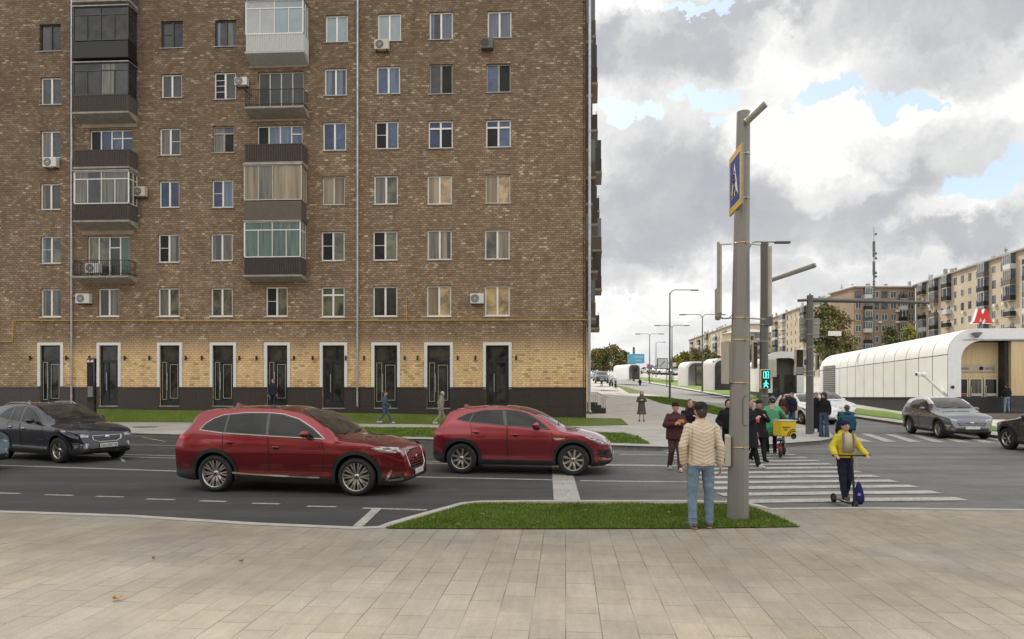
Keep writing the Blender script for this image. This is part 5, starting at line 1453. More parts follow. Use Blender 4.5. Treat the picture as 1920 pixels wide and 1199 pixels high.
# entrance wall: wood, sign, doors
e_=MB(); e_.span((.76,1.0,-1.1),(3.35,1.2,3.40)); 
e_.build('entrance_wall',[WOOD],mp_)
fl=MB(); fl.span((-.5,-2.5,-1.5),(9.5,1.0,-.97)); fl.build('entrance_floor',[M_('dark_paving',(.16,.14,.12),.7)],mp_)
jm=MB(); jm.span((3.36,.3,-1.0),(3.5,1.6,3.42)); jm.build('door_jamb',[IRON],mp_)
po=MB(); po.span((3.62,.1,-.98),(4.45,1.6,3.42)); po.build('entrance_pillar',[WOOD],mp_)
pb=MB(); pb.span((3.56,.04,-.97),(4.5,.098,.10)); pb.build('pillar_base',[NAVY],mp_)
ct=MB(); ct.span((.74,-.02,3.45),(9,3.0,3.55)); ct.build('canopy_ceiling',[RING],mp_)
sg=MB(); sg.span((.78,.94,1.55),(3.15,.995,2.0)); so=sg.build('sign_board',[M_('sign_metal',(.40,.36,.28),.4,.3)],mp_)
q=MB(); q.lathe([(0,0),(.12,0),(.12,.01)],20,0,Matrix.Translation((2.35,.93,1.78))@Matrix.Rotation(R(90),4,'X')); q.build('emblem',[IRON],so)
text_on('метро',so,(1.35,.93,1.72),.2,IRON); text_on('ВХОД',so,(2.82,.93,1.71),.17,M_('ink_teal',(.06,.13,.13),.5))
for i,x in enumerate((.80,1.62,2.48)):
    d=MB(); x1=x+.78; d.span((x,.86,-.98),(x+.07,.92,1.18)); d.span((x1-.07,.86,-.98),(x1,.92,1.18)); d.span((x+.07,.86,1.1),(x1-.07,.92,1.18)); d.span((x+.07,.86,-.98),(x1-.07,.92,-.75)); d.span((x+.07,.858,.05),(x1-.07,.92,.22))
    do=d.build('door',[M_('door_metal',(.58,.54,.42),.4,.5)],mp_)
    g=MB(); g.span((x+.05,.9,-.76),(x1-.05,.93,.05)); g.build('pane',[PN['smoke'] if i<1 else NAVY],do); g=MB(); g.span((x+.05,.9,.22),(x1-.05,.93,1.12)); g.build('pane',[PN['curt'] if i==1 else PN['dark']],do)
    h=MB(); h.cyl((x+.10,.82,-.2),(x+.10,.82,.7),.025,n=8); h.build('handle',[METAL],do)
    st=MB(); st.span((x+.09,.85,.07),(x1-.09,.857,.2)); st.build('door_sticker',[M_('sticker_red',(.35,.02,.03),.5) if i==0 else WHITEP],do)
# camera arm and small fittings on the shell
cb=MB(); cb.cyl((-.02,.55,.25),(-.95,.9,1.35),.09,.09,12); cb.ball((-.95,.9,1.38),(.17,.17,.15),12,8); cb.box((-1.2,1.0,1.42),(.36,.30,.24),0,bev=.05); cb.span((-1.4,.87,1.33),(-1.385,1.13,1.5),1)
cb.build('camera_arm',[PANEL,DARK],mp_)
cm=MB(); cm.cyl((.25,-.03,.62),(.25,-.12,.62),.09,n=12); cm.build('intercom',[IRON],mp_)
cm=MB(); cm.lathe([(.05,0),(.3,.28),(.26,.34),(0,.34)],14,0,Matrix.Translation((1.55,-.2,3.62))); cm.build('flood_light',[LOUV],mp_)
# the red letter on the roof
mz=at(1842,600,43.5); lt=empty('metro_letter',(mz.x,mz.y,at(1842,603,43.5).z-.12),R(-8),'big red metro letter with white sides standing on the pavilion roof','sign')
S=1.0
half=[(0,.42),(.17,.95+.0),(.27,.98)]
Mp=[(-.60,0),(-.60+.05,.10),(-.48,.12),(-.26,.92),(-.14,.92),(0,.55),(.14,.92),(.26,.92),(.48,.12),(.55,.10),(.60,0),(.14,0),(.14,.08),(.20,.12),(.13,.40),(0,.12),(-.13,.40),(-.20,.12),(-.14,.08),(-.14,0)]
Mp=[(x,z*.98) for x,z in Mp]
l=MB(); l.prism(Mp,'y',-.06,.0); l.build('letter_face',[M_('letter_red',(.58,.03,.02),.35)],lt)
l=MB(); l.prism([(x*1.03,z*1.02-.01) for x,z in Mp],'y',.002,.30); l.build('letter_side',[PANEL],lt)
l=MB(); l.cyl((0,.15,-.55),(0,.15,.3),.035,n=8); l.cyl((-.2,.15,-.55),(-.05,.15,.0),.03,n=8); l.ball((.05,.1,-.42),(.1,.1,.1),10,8,1); l.build('bracket',[IRON,M_('green_lamp',(.02,.6,.08),.4,emis=(.05,1,.15),es=.6)],lt)
# second pavilion and the kiosks
A2=at(1486,735,62); B2=at(1396,735,80)
p2,L2=pavilion((at(1436,738,60).x,60),(at(1396,733,88).x,88),3.1,3.6,.9,at(1440,737,60).z,at(1400,733,88).z,8,'white metro pavilion with a grey open portal behind the signal post',thick=.55)
e_=MB(); e_.span((.45,1.6,-.9),(2.65,1.75,3.1)); e_.build('entrance_wall',[STEEL],p2)
for x in (.6,1.7): d=MB(); d.span((x,1.5,-.6),(x+.7,1.59,1.6)); d.build('door',[PN['dark']],p2)
d=MB(); d.span((-.1,-.35,1.4),(.85,-.3,2.9)); d.build('sign_board',[CREAMF],p2)
d=MB(); d.span((.2,-.3,-.7),(2.9,.5,-.4)); d.build('step',[STEEL],p2)
w=MB(); w.span((-3.2,6.5,-.6),(0,7.0,2.4)); 
def kiosk(px0,px1,py0,py1,Y,label,dark=.5,depth=2.6,open_=False):
    a=at(px0,py1,Y); b=at(px1,py0,Y); W=b.x-a.x; H=b.z-a.z
    k=empty('kiosk',(a.x,Y,a.z),0,label,'kiosk'); r=min(W*.32,H*.3); O=arch(W,H,r,6)
    m=MB(); V=[(x,0,z) for x,z in O]+[(x-depth*.14,depth,z) for x,z in O]; n=len(O)
    m.add(V,[(j,j+1,n+j+1,n+j) for j in range(n-1)],0,True); m.add(V,[tuple(range(n,2*n))],0); m.build('shell',[PANEL],k,recalc=False)
    m=MB(); xs=W*(.35 if dark<1 else .02); m.span((xs,.1,0),(W*.97,.3,H*.93)); m.build('front',[M_('kiosk_dark',(.045,.048,.055),.4)],k)
    m=MB(); m.span((xs+.1,.05,.2),(xs+(W-xs)*.55,.098,H*.8)); m.build('glass_door',[PN['warmg'] if open_ else PN['smoke']],k)
    m=MB(); V=[(x,-.01,z) for x,z in O]+[(x*.86+W*.07,-.01,z*.93) for x,z in O]; m.add(V,[(j,j+1,n+j+1,n+j) for j in range(n-1)]); m.build('rim',[RING],k,recalc=False)
    return k
kiosk(1287,1338,678,724,80,'small round-topped white kiosk with a glazed end beside the road',open_=True)
kiosk(1337,1380,672,732,72,'dark fronted kiosk directly left of the big grey pole',dark=1)
kiosk(1178,1201,683,712,120,'small dark kiosk under the blue billboard',depth=9)
# ------------------------------------------------------------------ trees
LM=[M_('leaf_green',(.11,.14,.035),.6,vary=.3,vs=.6),M_('leaf_deep',(.06,.085,.026),.6,vary=.3,vs=.6),M_('leaf_olive',(.18,.165,.045),.6,vary=.3,vs=.6),
    M_('leaf_rust',(.20,.105,.035),.6,vary=.3,vs=.6),M_('leaf_yellow',(.34,.27,.04),.6,vary=.25,vs=.6),M_('leaf_lime',(.22,.25,.04),.6,vary=.25,vs=.6)]
BARK=M_('bark',(.055,.042,.032),.9,vary=.3,vs=3,bump=.6,bs=12)
def tree(base,h,rad,mixw,label,seed=1,leaf=.30,n=2600,lean=0,group=None,trunkh=.28):
    rnd=random.Random(seed); t=empty('tree',base,rnd.random()*6,label,'tree',group)
    tr=MB(); z=0; r=h*.022+.05; p=Vector((0,0,-.3)); pts=[p]
    for i in range(5): q=p+Vector((rnd.uniform(-.03,.03)*h+lean*.02*h,rnd.uniform(-.03,.03)*h,h*.16)); pts.append(q); p=q
    for i in range(5): tr.cyl(pts[i],pts[i+1],r*(1-i*.16),r*(1-(i+1)*.16),8)
    cl=[]
    for k in range(16):
        i=rnd.randint(1,5); a=rnd.random()*6.28; s=pts[i]; zz=rnd.uniform(trunkh+.08,.92)*h
        prof=math.sin(math.pi*min(1,max(.12,(zz/h-trunkh+.12)/(1.12-trunkh))))**.6
        e=Vector((math.cos(a)*rad*prof*rnd.uniform(.35,.85),math.sin(a)*rad*prof*rnd.uniform(.35,.85),zz))
        m=s.lerp(e,.5)+Vector((0,0,-.03*h)); tr.cyl(s,m,r*.35,r*.22,6); tr.cyl(m,e,r*.22,r*.08,6); cl.append((e,rnd.uniform(.30,.46)*rad*(.6+.5*prof)))
    for k in range(8): 
        a=rnd.random()*6.28; cl.append((Vector((math.cos(a)*rad*.3,math.sin(a)*rad*.3,rnd.uniform(trunkh+.15,.85)*h)),rad*.45))
    cl.append((Vector((0,0,h*.88)),rad*.35))
    tr.build('trunk',[BARK],t)
    V=[];F=[];MI=[]
    ks=list(range(6))
    for (c,cr) in cl:
        cw=[w*rnd.uniform(.3,1.8) for w in mixw]; lightc=rnd.random()
        for q in range(n//len(cl)):
            d=Vector((rnd.gauss(0,1),rnd.gauss(0,1),rnd.gauss(0,.8))).normalized()*cr*rnd.uniform(.45,1.0)**.6*(1+.25*rnd.gauss(0,1)*.6)
            o=c+d; s=leaf*rnd.uniform(.5,1.2); u=Vector((rnd.gauss(0,1),rnd.gauss(0,1),rnd.gauss(0,1))).normalized(); w=u.cross(Vector((rnd.gauss(0,1),rnd.gauss(0,1),rnd.gauss(0,1)))).normalized()
            k=len(V); V+=[o-u*s*.5,o+w*s*.3,o+u*s*.5,o-w*s*.3]; F.append((k,k+1,k+2,k+3)); MI.append(rnd.choices(ks,cw)[0])
    me=bpy.data.meshes.new('crown'); me.from_pydata([tuple(v) for v in V],[],F)
    for m in LM: me.materials.append(m)
    me.polygons.foreach_set('material_index',MI); me.update(); new_obj('crown',me,t); return t
def tree_px(px,pyb,pyt,Y,wpx,mixw,label,**k):
    b=at(px,pyb,Y); h=at(px,pyt,Y).z-b.z; b.z=max(min(b.z,terr(Y)+6),terr(Y)-.2); h=at(px,pyt,Y).z-b.z
    return tree(b,h,wpx/2/FPX*Y,mixw,label,**k)
tree_px(1556,705,573,118,86,(4,4,4,2.2,.4,.2),'big autumn tree turning rust brown behind the signal post',seed=21,leaf=.62,n=5200,trunkh=.1)
tree_px(1590,700,640,112,40,(3,3,3,2,.4,0),'low loose tree right of the big autumn tree',seed=22,leaf=.5,n=1500,trunkh=.1)
tree_px(1672,690,612,95,40,(2,6,2,.3,0,0),'dark green tree behind the white pavilion roof',seed=23,leaf=.5,n=2200,trunkh=.1)
tree_px(1703,690,604,100,36,(1,.3,1,0,3,5),'lime yellow tree behind the white pavilion roof',seed=24,leaf=.5,n=2200,trunkh=.1)
tree_px(1395,712,628,150,40,(3,5,2,.5,0,0),'dark tree behind the big grey pole',seed=25,leaf=.6,n=1600)
g1='trees along the avenue on the left'
for i,(px,t_,w,mx) in enumerate(((1118,653,34,(3,3,3,2,.5,0)),(1134,650,38,(2,3,4,4,1,0)),(1152,646,44,(3,4,3,3,1,.3)),(1170,655,30,(4,4,2,1,.3,0)),(1183,668,20,(3,5,2,.3,0,0)),(1104,668,30,(2,2,3,4,1,0)))):
    tree_px(px,706,t_,215+i*4,w,mx,['bushy autumn tree at the far end of the side pavement','rust tinged tree beside the far end of the side pavement','tallest dark tree left of the blue billboard','green tree touching the blue billboard','small dark tree under the blue billboard','rusty tree half hidden by the house corner'][i],seed=31+i,leaf=.85,n=1700,group=g1,trunkh=.12)
g2='trees left of the pale far house'
for i,(px,t_,w,mx) in enumerate(((1268,668,24,(1,1,2,.5,5,4)),(1285,658,30,(2,2,3,1.5,2,1)),(1303,652,34,(3,3,3,2,1,.5)),(1322,655,34,(3,4,3,2,.5,0)),(1340,660,28,(3,4,3,2,.5,0)))):
    tree_px(px,700,t_,150+i*6,w,mx,['small yellow tree right of the street clock','olive tree right of the yellow tree','broad tree in front of the sunlit pale house','dark tree above the round-topped kiosk','rusty tree above the dark kiosk'][i],seed=51+i,leaf=.65,n=1300,group=g2,trunkh=.15)
# far row that closes the view
def far_wood(name,pts,label):
    rnd=random.Random(5); V=[];F=[];MI=[]
    for (a,b,Y,top) in pts:
        px=a
        while px<b:
            zt=at(px,top+rnd.uniform(-5,5),Y).z; 
            for q in range(110):
                z=rnd.uniform(terr(Y)-1,zt) ; o=Vector(at(px+rnd.gauss(0,7),700,Y+rnd.uniform(-6,6))); o.z=z-abs(rnd.gauss(0,1)); s=rnd.uniform(.8,1.8); u=Vector((rnd.gauss(0,1),rnd.gauss(0,1),rnd.gauss(0,1))).normalized(); w=u.cross(Vector((0,.3,1))).normalized(); k=len(V)
                V+=[o-u*s*.5,o+w*s*.4,o+u*s*.5,o-w*s*.4]; F.append((k,k+1,k+2,k+3)); MI.append(rnd.choices(range(6),(3,4,3,2,1,.3))[0])
            px+=5
    me=bpy.data.meshes.new(name); me.from_pydata([tuple(v) for v in V],[],F)
    for m in LM: me.materials.append(m)
    me.polygons.foreach_set('material_index',MI); me.update(); return tag(new_obj(name,me),label,'trees',kind='stuff')
far_wood('far_trees',[(1185,1300,330,690),(1560,1730,230,650),(1340,1450,300,668)],'distant belt of trees and shrubs closing off the avenue')
# trees behind the viewpoint, mirrored in the shop glass
for i,x in enumerate((-46,-34,-22,-9,4,16,30,44)):
    tree(Vector((x,-22+(i%3)*2,0)),13+(i%3),4.6,(4,4,3,2,2,.5),['spreading street tree behind the viewpoint, one of a row','tall street tree behind the viewpoint, one of a row'][i%2]+' facing the shop doors',seed=70+i,leaf=.55,n=1500,group='street trees on the near side')
# shrubs by the pavilion foot
rnd=random.Random(3)
SHR=M_('dry_shrub',(.12,.13,.06),.8,vary=.4,vs=3)
sb=MB()
for k in range(420):
    t=rnd.random(); p=at(1590+t*200,757+t*6+rnd.uniform(0,5),60-20*t); 
    sb.add([(p.x-.04,p.y,p.z-.2),(p.x+.04,p.y,p.z-.2),(p.x+rnd.gauss(0,.12),p.y,p.z+rnd.uniform(.1,.5))],[(0,1,2)])
tag(sb.build('shrubs',[SHR],recalc=False),'dry brownish planting along the foot of the large pavilion','plants',kind='stuff')
# ================================================================== street furniture
POLE=M_('pole_taupe',(.255,.243,.225),.5,.15,vary=.07,vs=2); BAND=M_('band_brass',(.62,.48,.22),.3,.8); BANDS=M_('band_steel',(.55,.53,.48),.3,.8)
SIGNY=M_('sign_border',(.62,.36,.05),.5); SIGNB=M_('sign_blue',(.025,.06,.24),.45); SIGNW=M_('sign_white',(.66,.66,.64),.5); SIGNBACK=M_('sign_back',(.33,.33,.29),.5,.2)
# the big grey pole on the corner lawn
b0=G(1383,972,.13); z_top=at(1394,208,b0.y+.0).z-b0.z; lean=at(1394,208,b0.y).x-b0.x
pole=empty('street_pole',b0,0,'thick tapered grey pole standing on the corner lawn beside the man in the beige jacket','pole')
m=MB(); Hh=z_top; n=12; V=[]; 
segs=14
for i in range(segs+1):
    t=i/segs; r=.158*(1-t)+.098*t
    if t<.012: r=.165
    for k in range(n): a=2*math.pi*(k+.5)/n; V.append((lean*t+r*math.cos(a),r*math.sin(a),Hh*t-.02))
m.add(V,[(i*n+k,i*n+(k+1)%n,(i+1)*n+(k+1)%n,(i+1)*n+k) for i in range(segs) for k in range(n)],0,False); m.add(V[-n:],[tuple(range(n))],0)
m.build('pole_shaft',[POLE],pole)
def zpx(py): return at(1390,py,b0.y).z-b0.z
def band(py,mat=BAND,h=.015):
    z=zpx(py); t=z/Hh; r=(.158*(1-t)+.098*t)*1.035; m=MB(); M=Matrix.Translation((lean*t,0,z))
    m.lathe([(r-.004,-h/2),(r,-h/2),(r,h/2),(r-.004,h/2)],24,0,M); m.box((lean*t+r*.3,-r-.008,z),(.035,.02,.03)); m.build('clamp_band',[mat],pole)
for py,mt in((291,BANDS),(374,BANDS),(457,BAND),(597,BAND),(638,BAND),(718,BAND),(838,BAND)): band(py,mt)
# access hatch
m=MB(); z0=zpx(798); z1=zpx(742); pts=[]
x_=lean*.33+.045
for a,b in((x_-.045,z0+.04),(x_-.045,z1-.05),(x_-.01,z1),(x_+.03,z1-.01)): pts.append((a,-.152,b))
m.tube(pts,.0035,6); m.tube([(x_-.045,-.152,z0+.04),(x_-.01,-.153,z0),(x_+.03,-.15,z0+.01)],.0035,6); m.build('hatch',[IRON],pole)
# spotlight on top
m=MB(); zt=Hh-.02; m.cyl((lean-.0,-.13,zt-.20),(lean+.20,-.35,zt-.02),.052,.056,16); m.cyl((lean+.20,-.35,zt-.02),(lean+.205,-.355,zt-.016),.045,.045,16,1); m.box((lean+.04,-.06,zt-.14),(.06,.14,.06)); m.build('spotlight',[SIGNBACK,M_('lens_grey',(.35,.34,.31),.3)],pole)
# pedestrian sign seen almost edge-on
def sgn_pt(u,v):   # u 0 near edge .. 1 far edge, v height
    return None
near=at(1392.5,267,b0.y-.42); far=at(1369,293,b0.y+.36)
sx0,sx1=near.x,far.x
S0=Vector((near.x,near.y,0)); S1=Vector((far.x,far.y,0)); wd=(S1-S0).length; yaw=math.atan2((S1-S0).y,(S1-S0).x)
zb=at(1392.5,382,near.y).z; ztp=near.z; hh=ztp-zb
sg=empty('pedestrian_crossing_sign',(S0.x,S0.y,zb),yaw,'blue and white pedestrian crossing sign with a yellow border, clamped high on the big pole','sign')
m=MB(); m.span((0,-.012,0),(wd,.012,hh)); m.build('sign_plate',[SIGNBACK],sg)
m=MB(); m.span((.004,.0125,.004),(wd-.004,.016,hh-.004)); m.build('border',[SIGNY],sg)
b_=.085; m=MB(); m.span((b_,.0165,b_),(wd-b_,.019,hh-b_)); m.build('white_edge',[SIGNW],sg)
m=MB(); m.span((b_+.014,.0195,b_+.014),(wd-b_-.014,.022,hh-b_-.014)); m.build('blue_field',[SIGNB],sg)
m=MB(); cxs=wd/2; m.prism([(cxs-.21,hh*.24),(cxs+.21,hh*.24),(cxs,hh*.80)],'y',.0225,.025); m.build('white_triangle',[SIGNW],sg)
m=MB(); 
def bar2(a,b,w): 
    a=Vector((a[0],.026,a[1])); b=Vector((b[0],.026,b[1])); m.cyl(a,b,w,w,6)
hy=hh*.66; bar2((cxs,hy-.05),(cxs,hy-.2),.02); bar2((cxs,hy-.2),(cxs-.09,hy-.36),.014); bar2((cxs,hy-.2),(cxs+.08,hy-.36),.014); bar2((cxs,hy-.07),(cxs-.07,hy-.17),.010); bar2((cxs,hy-.07),(cxs+.07,hy-.16),.010); m.ball((cxs,.026,hy-.015),(.026,.006,.028),10,6)
for k in range(4): m.span((cxs-.17+.1*k,.0255,hh*.245),(cxs-.12+.1*k,.028,hh*.245+.035))
m.build('walking_figure',[IRON],sg)
# two traffic boards clamped to the pole, seen from the side
def board(px0,px1,py0,py1,dy,label,wide=.09,yw=90,depth=.55):
    a=at(px0,py1,b0.y+dy); b=at(px1,py0,b0.y+dy); t=empty('traffic_board',(a.x,a.y,a.z),-math.atan(a.x/a.y),label,'sign'); H=b.z-a.z; W=b.x-a.x
    m=MB(); m.span((0,-depth/2,0),(W*.55,depth/2,H),0,None,.01); m.build('housing',[SIGNBACK],t)
    m=MB(); m.span((W*.56,-depth/2+.03,.02),(W,depth/2-.03,H-.03)); m.build('face',[CREAMF],t); return t,H,W
t1,H1,W1_=board(1344,1353,460,592,.25,'narrow pale traffic board left of the big pole, seen edge-on')
m=MB(); m.span((-.03,-.24,-.06),(.06,.2,.40),0,None,.02); m.build('control_box',[SIGNBACK],t1)
t2b,H2,W2_=board(1426,1446,460,597,-.1,'dark grey traffic board right of the big pole, seen from behind',depth=.12)
m=MB(); m.span((-.002,-.072,.0),(W2_*.62,-.062,H2)); m.build('back_plate',[STEEL],t2b)
br=MB()
for py in(458,597):
    z=at(1390,py,b0.y).z; xa=at(1350,py,b0.y).x; xb=at(1434,py,b0.y).x; xp=b0.x
    br=MB(); br.cyl((xa,b0.y+.05,z),(xp-.08,b0.y,z+.004),.011,n=8); br.cyl((xp+.1,b0.y,z+.004),(xb,b0.y-.02,z-.02),.011,n=8)
    o=br.build('bracket',[BANDS]); o.parent=pole; o.matrix_parent_inverse=Matrix.Translation(-b0)
cb_=MB(); z=at(1390,592,b0.y).z; cb_.tube([(at(1350,590,b0.y).x,b0.y,z),(at(1356,598,b0.y).x,b0.y,z-.05),(at(1366,597,b0.y).x,b0.y,z-.05),(at(1376,585,b0.y).x,b0.y,z+.04)],.006,6); o=cb_.build('cable',[IRON]); o.parent=pole; o.matrix_parent_inverse=Matrix.Translation(-b0)
# grey cabinet strapped to the pole
a=at(1359,719,b0.y+.15); b=at(1377,642,b0.y+.15)
m=MB(); m.span((a.x,b0.y-.06,a.z),(b0.x-.02,b0.y+.32,b.z),0,None,.008); o=m.build('control_cabinet',[POLE]); o.parent=pole; o.matrix_parent_inverse=Matrix.Translation(-b0)
m=MB(); m.span((a.x-.008,b0.y-.05,a.z-.01),(a.x-.001,b0.y+.31,b.z+.01)); o=m.build('cabinet_door',[CREAMF]); o.parent=pole; o.matrix_parent_inverse=Matrix.Translation(-b0)
a=at(1359,872,b0.y+.1); b=at(1368,816,b0.y+.1)
t=empty('notice_board',(a.x,a.y,a.z),-math.atan(a.x/a.y),'small pale edge-on board low on the left side of the big pole','sign'); m=MB(); m.span((0,-.2,0),(.085,.2,b.z-a.z),0,None,.006); m.build('board',[CREAMF],t); m=MB(); m.span((.086,-.02,.1),(.13,.02,.14)); m.build('bracket',[BANDS],t)
# second pole with pedestrian signal
p=G(1431,832,.0); sp2=empty('signal_post',(p.x,p.y,0),0,'dark grey signal post behind the people in black, carrying the lit green man','post')
m=MB(); htop=at(1433,455,p.y).z; m.cyl((0,0,0),(.06,0,htop),.17,.13,16); m.build('post',[STEEL],sp2)
for py in(610,641,743): z=at(1431,py,p.y).z; m=MB(); m.cyl((.02,0,z),(.02,0,z+.03),.165,.165,16); m.build('clamp_band',[SIGNBACK],sp2)
m=MB(); za=at(1436,530,p.y).z; e=at(1527,498,p.y-2.2); m.cyl((0.05,0,za),(e.x-p.x,-2.2,e.z),.075,.085,12); m.cyl((e.x-p.x,-2.2,e.z),(e.x-p.x+.04,-2.23,e.z+.01),.085,.07,12,1); m.build('lamp_arm',[SIGNBACK,M_('lens_grey',(.35,.34,.31),.3)],sp2)
# junction box right of it
m=MB(); z=at(1436,612,p.y).z; m.span((.0,-.2,z-.0),(.28,.1,z+.42),0,None,.02); m.build('junction_box',[STEEL],sp2)
def signal(px0,px1,py0,py1,Y,label,ped=True,rz=0):
    a=at(px0,py1,Y); b=at(px1,py0,Y); W=b.x-a.x; H=b.z-a.z; t=empty('traffic_signal',(a.x,Y,a.z),rz,label,'traffic signal')
    m=MB(); m.span((0,0,0),(W,.18,H),0,None,.03); m.build('housing',[M_('signal_rim',(.50,.42,.33),.5)],t)
    m=MB(); m.span((W*.09,-.008,H*.04),(W*.91,-.001,H*.96)); m.build('face',[BLACKG],t)
    return t,W,H
GM=M_('signal_cyan',(.05,.75,.62),.4,emis=(.10,.95,.80),es=1.1)
ts,W,H=signal(1426,1446,693,730,p.y-.35,'pedestrian signal with a lit green man and countdown digits')
m=MB(); xc=W/2; 
def tb(pts,r=.016,mi=0): m.tube([(x,-.02,z) for x,z in pts],r,6,mi)
m.ball((xc,-.02,H*.405),(.028,.01,.03),10,6); tb([(xc,H*.36),(xc-.01,H*.23)],.028); tb([(xc-.01,H*.23),(xc-.08,H*.09)],.02); tb([(xc,H*.23),(xc+.07,H*.08)],.02); tb([(xc,H*.35),(xc-.09,H*.24)],.016); tb([(xc,H*.35),(xc+.09,H*.25)],.016)
m.build('green_man',[GM],ts)
m=MB()
for dx in(-.09,.02): 
    x0=xc+dx; x1=x0+.075; z0=H*.56; z1=H*.88; tb([(x0,z0),(x0,z1),(x1,z1),(x1,z0),(x0,z0)],.012); 
    if dx>0: tb([(x0,(z0+z1)/2),(x1,(z0+z1)/2)],.012)
m.build('countdown',[GM],ts)
ts2,W,H=signal(1412,1421,640,692,p.y-.15,'narrow dark signal head high to the left of the signal post')
m=MB(); m.ball((W/2,-.01,H*.82),(.05,.02,.05),10,6); m.build('red_lamp',[M_('dull_red',(.18,.02,.02),.4)],ts2)
m=MB(); m.cyl((W+.0,.1,H*.9),(W+.25,.1,H*.9),.012,n=6); m.build('bracket',[IRON],ts2)
# third post with the long horizontal arm, on the kerb corner
p3=G(1518,814,.13); gt=empty('gantry_post',p3,0,'grey post on the kerb corner with a long horizontal arm','post')
zt3=at(1519,560,p3.y).z-p3.z; m=MB(); m.cyl((0,0,-.02),(.02,0,zt3+.12),.155,.125,18); m.cyl((.02,0,zt3+.12),(.02,0,zt3+.2),.05,.03,10); m.build('post',[STEEL],gt)
m=MB(); xl=at(1496,564,p3.y).x-p3.x; e=at(1741,568,p3.y-.5); m.cyl((xl,0,at(1496,564,p3.y).z-p3.z),(0,0,zt3-.06),.06,.06,12); m.cyl((0,0,zt3-.06),(e.x-p3.x,-.5,e.z-p3.z),.095,.06,12); m.build('gantry_arm',[STEEL],gt)
for py in(600,628,652,697,705): z=at(1518,py,p3.y).z-p3.z; m=MB(); m.cyl((.01,0,z),(.01,0,z+.03),.155,.155,16); m.build('clamp_band',[SIGNBACK],gt)
a=at(1499,634,p3.y+.2); b=at(1537,597,p3.y+.2); t=empty('road_sign',(a.x,a.y,a.z),0,'pair of pale road signs seen from behind on the gantry post','sign'); Hq=(b.z-a.z); Wq=b.x-a.x
m=MB(); m.span((0,0,Hq*.46),(Wq,.02,Hq),0); m.build('sign_plate',[SIGNBACK],t); m=MB(); m.span((.02,0,0),(Wq-.02,.02,Hq*.44),0); m.build('sign_plate',[SIGNBACK],t); m=MB(); m.span((0,-.03,Hq*.7),(Wq,-.002,Hq*.74)); m.span((0,-.03,Hq*.2),(Wq,-.002,Hq*.24)); m.build('rail',[BANDS],t)
ts3,W,H=signal(1492,1507,655,689,p3.y-.1,'vehicle signal head seen from behind, upper one left of the gantry post')
ts4,W,H=signal(1491,1508,686,704,p3.y-.1,'small grey signal box seen from behind, lower one left of the gantry post'); m=MB(); m.span((.03,-.02,.05),(W-.05,-.009,H-.05)); m.build('cover',[POLE],ts4)
ts5,W,H=signal(1532,1536,664,694,p3.y-.1,'thin dark signal head seen edge-on right of the gantry post')
m=MB(); m.tube([(-.35,.1,H*1.4),(-.05,.1,H*1.15),(.05,.1,H)],.012,6); m.build('bracket',[IRON],ts5)
q=at(1530,633,60); t=empty('road_sign',(at(1553,630,60).x,60,at(1553,630,60).z),0,'small white road sign on a slanting arm in front of the autumn tree','sign'); m=MB(); m.span((0,0,0),(1.15,.03,.42)); m.build('sign_plate',[SIGNW],t); m=MB(); m.tube([(-1.0,.1,-.15),(.3,.1,.05),(1.0,.1,.38)],.04,6); m.build('arm',[STEEL],t)
# tall street lamps
LP=M_('lamp_post_grey',(.12,.125,.12),.5,.3)
def lamp(px,pyb,pyt,Y,arms,label,grp='street lamps along the avenue',r=.10,angle=0):
    b=at(px,pyb,Y); H=at(px,pyt,Y).z-b.z; t=empty('street_lamp',b,angle,label,'street lamp',grp)
    m=MB(); m.cyl((0,0,-.1),(0,0,H*.96),r*1.15,r*.55,10); m.build('post',[LP],t)
    for a in arms:
        m=MB(); pts=[(0,0,H*.93)]; 
        for k in range(5): th=k/4*math.pi/2; pts.append((a*.25*(1-math.cos(th)),0,H*.93+H*.07*math.sin(th)*.8))
        pts.append((a,0,H*.985)); m.tube(pts,r*.4,6); m.build('arm',[LP],t)
        m=MB(); m.box((a*1.02+(.25 if a>0 else -.25),0,H*.985-.02),(.75,.26,.11),0,bev=.04); m.build('lamp_head',[LP],t)
    return t
lamp(1256,751,541,66,(2.1,),'tall street lamp with a single curved arm on the pointed grass island')
lamp(1317,733,588,72,(-1.8,1.8),'double armed street lamp standing before the round-topped kiosk',r=.09)
lamp(1260,716,609,88,(-1.6,1.6),'double armed street lamp behind the tall single-arm lamp',r=.09)
lamp(1218,718,625,92,(-1.3,1.3),'slim double armed lamp right of the blue billboard',r=.08)
lamp(1230,707,641,135,(1.3,),'smallest distant lamp left of the street clock',r=.09)
lamp(1404,800,449,33,(1.35,),'street lamp hidden by the big pole with only its arm showing',r=.07)
# billboard, clock, mast, ticket machine
t=empty('billboard',(at(1189,720,150).x,150,terr(150)),0,'light blue billboard on a mast at the far side of the avenue','billboard')
m=MB(); zz=at(1190,664,150).z-terr(150); z1=at(1190,682,150).z-terr(150); x0=at(1177,700,150).x-at(1189,700,150).x; x1=at(1208,700,150).x-at(1189,700,150).x
m.span((x0,-.2,z1),(x1,.2,zz)); m.build('panel',[M_('billboard_blue',(.10,.34,.52),.5)],t); m=MB(); m.cyl((0,.4,0),(0,.4,zz+1.5),.25,n=8); m.build('mast',[LP],t)
m=MB(); m.span((x0+1.4,-.24,z1+1.2),(x1-.3,-.205,z1+1.6)); m.span((x0+1.6,-.24,z1+.55),(x1-.6,-.205,z1+.8)); m.build('advert_lines',[M_('pale_blue',(.25,.5,.62),.5)],t)
Y=110; t=empty('street_clock',(at(1242,720,Y).x,Y,terr(Y)),0,'square white street clock in a dark frame beyond the lawns','clock')
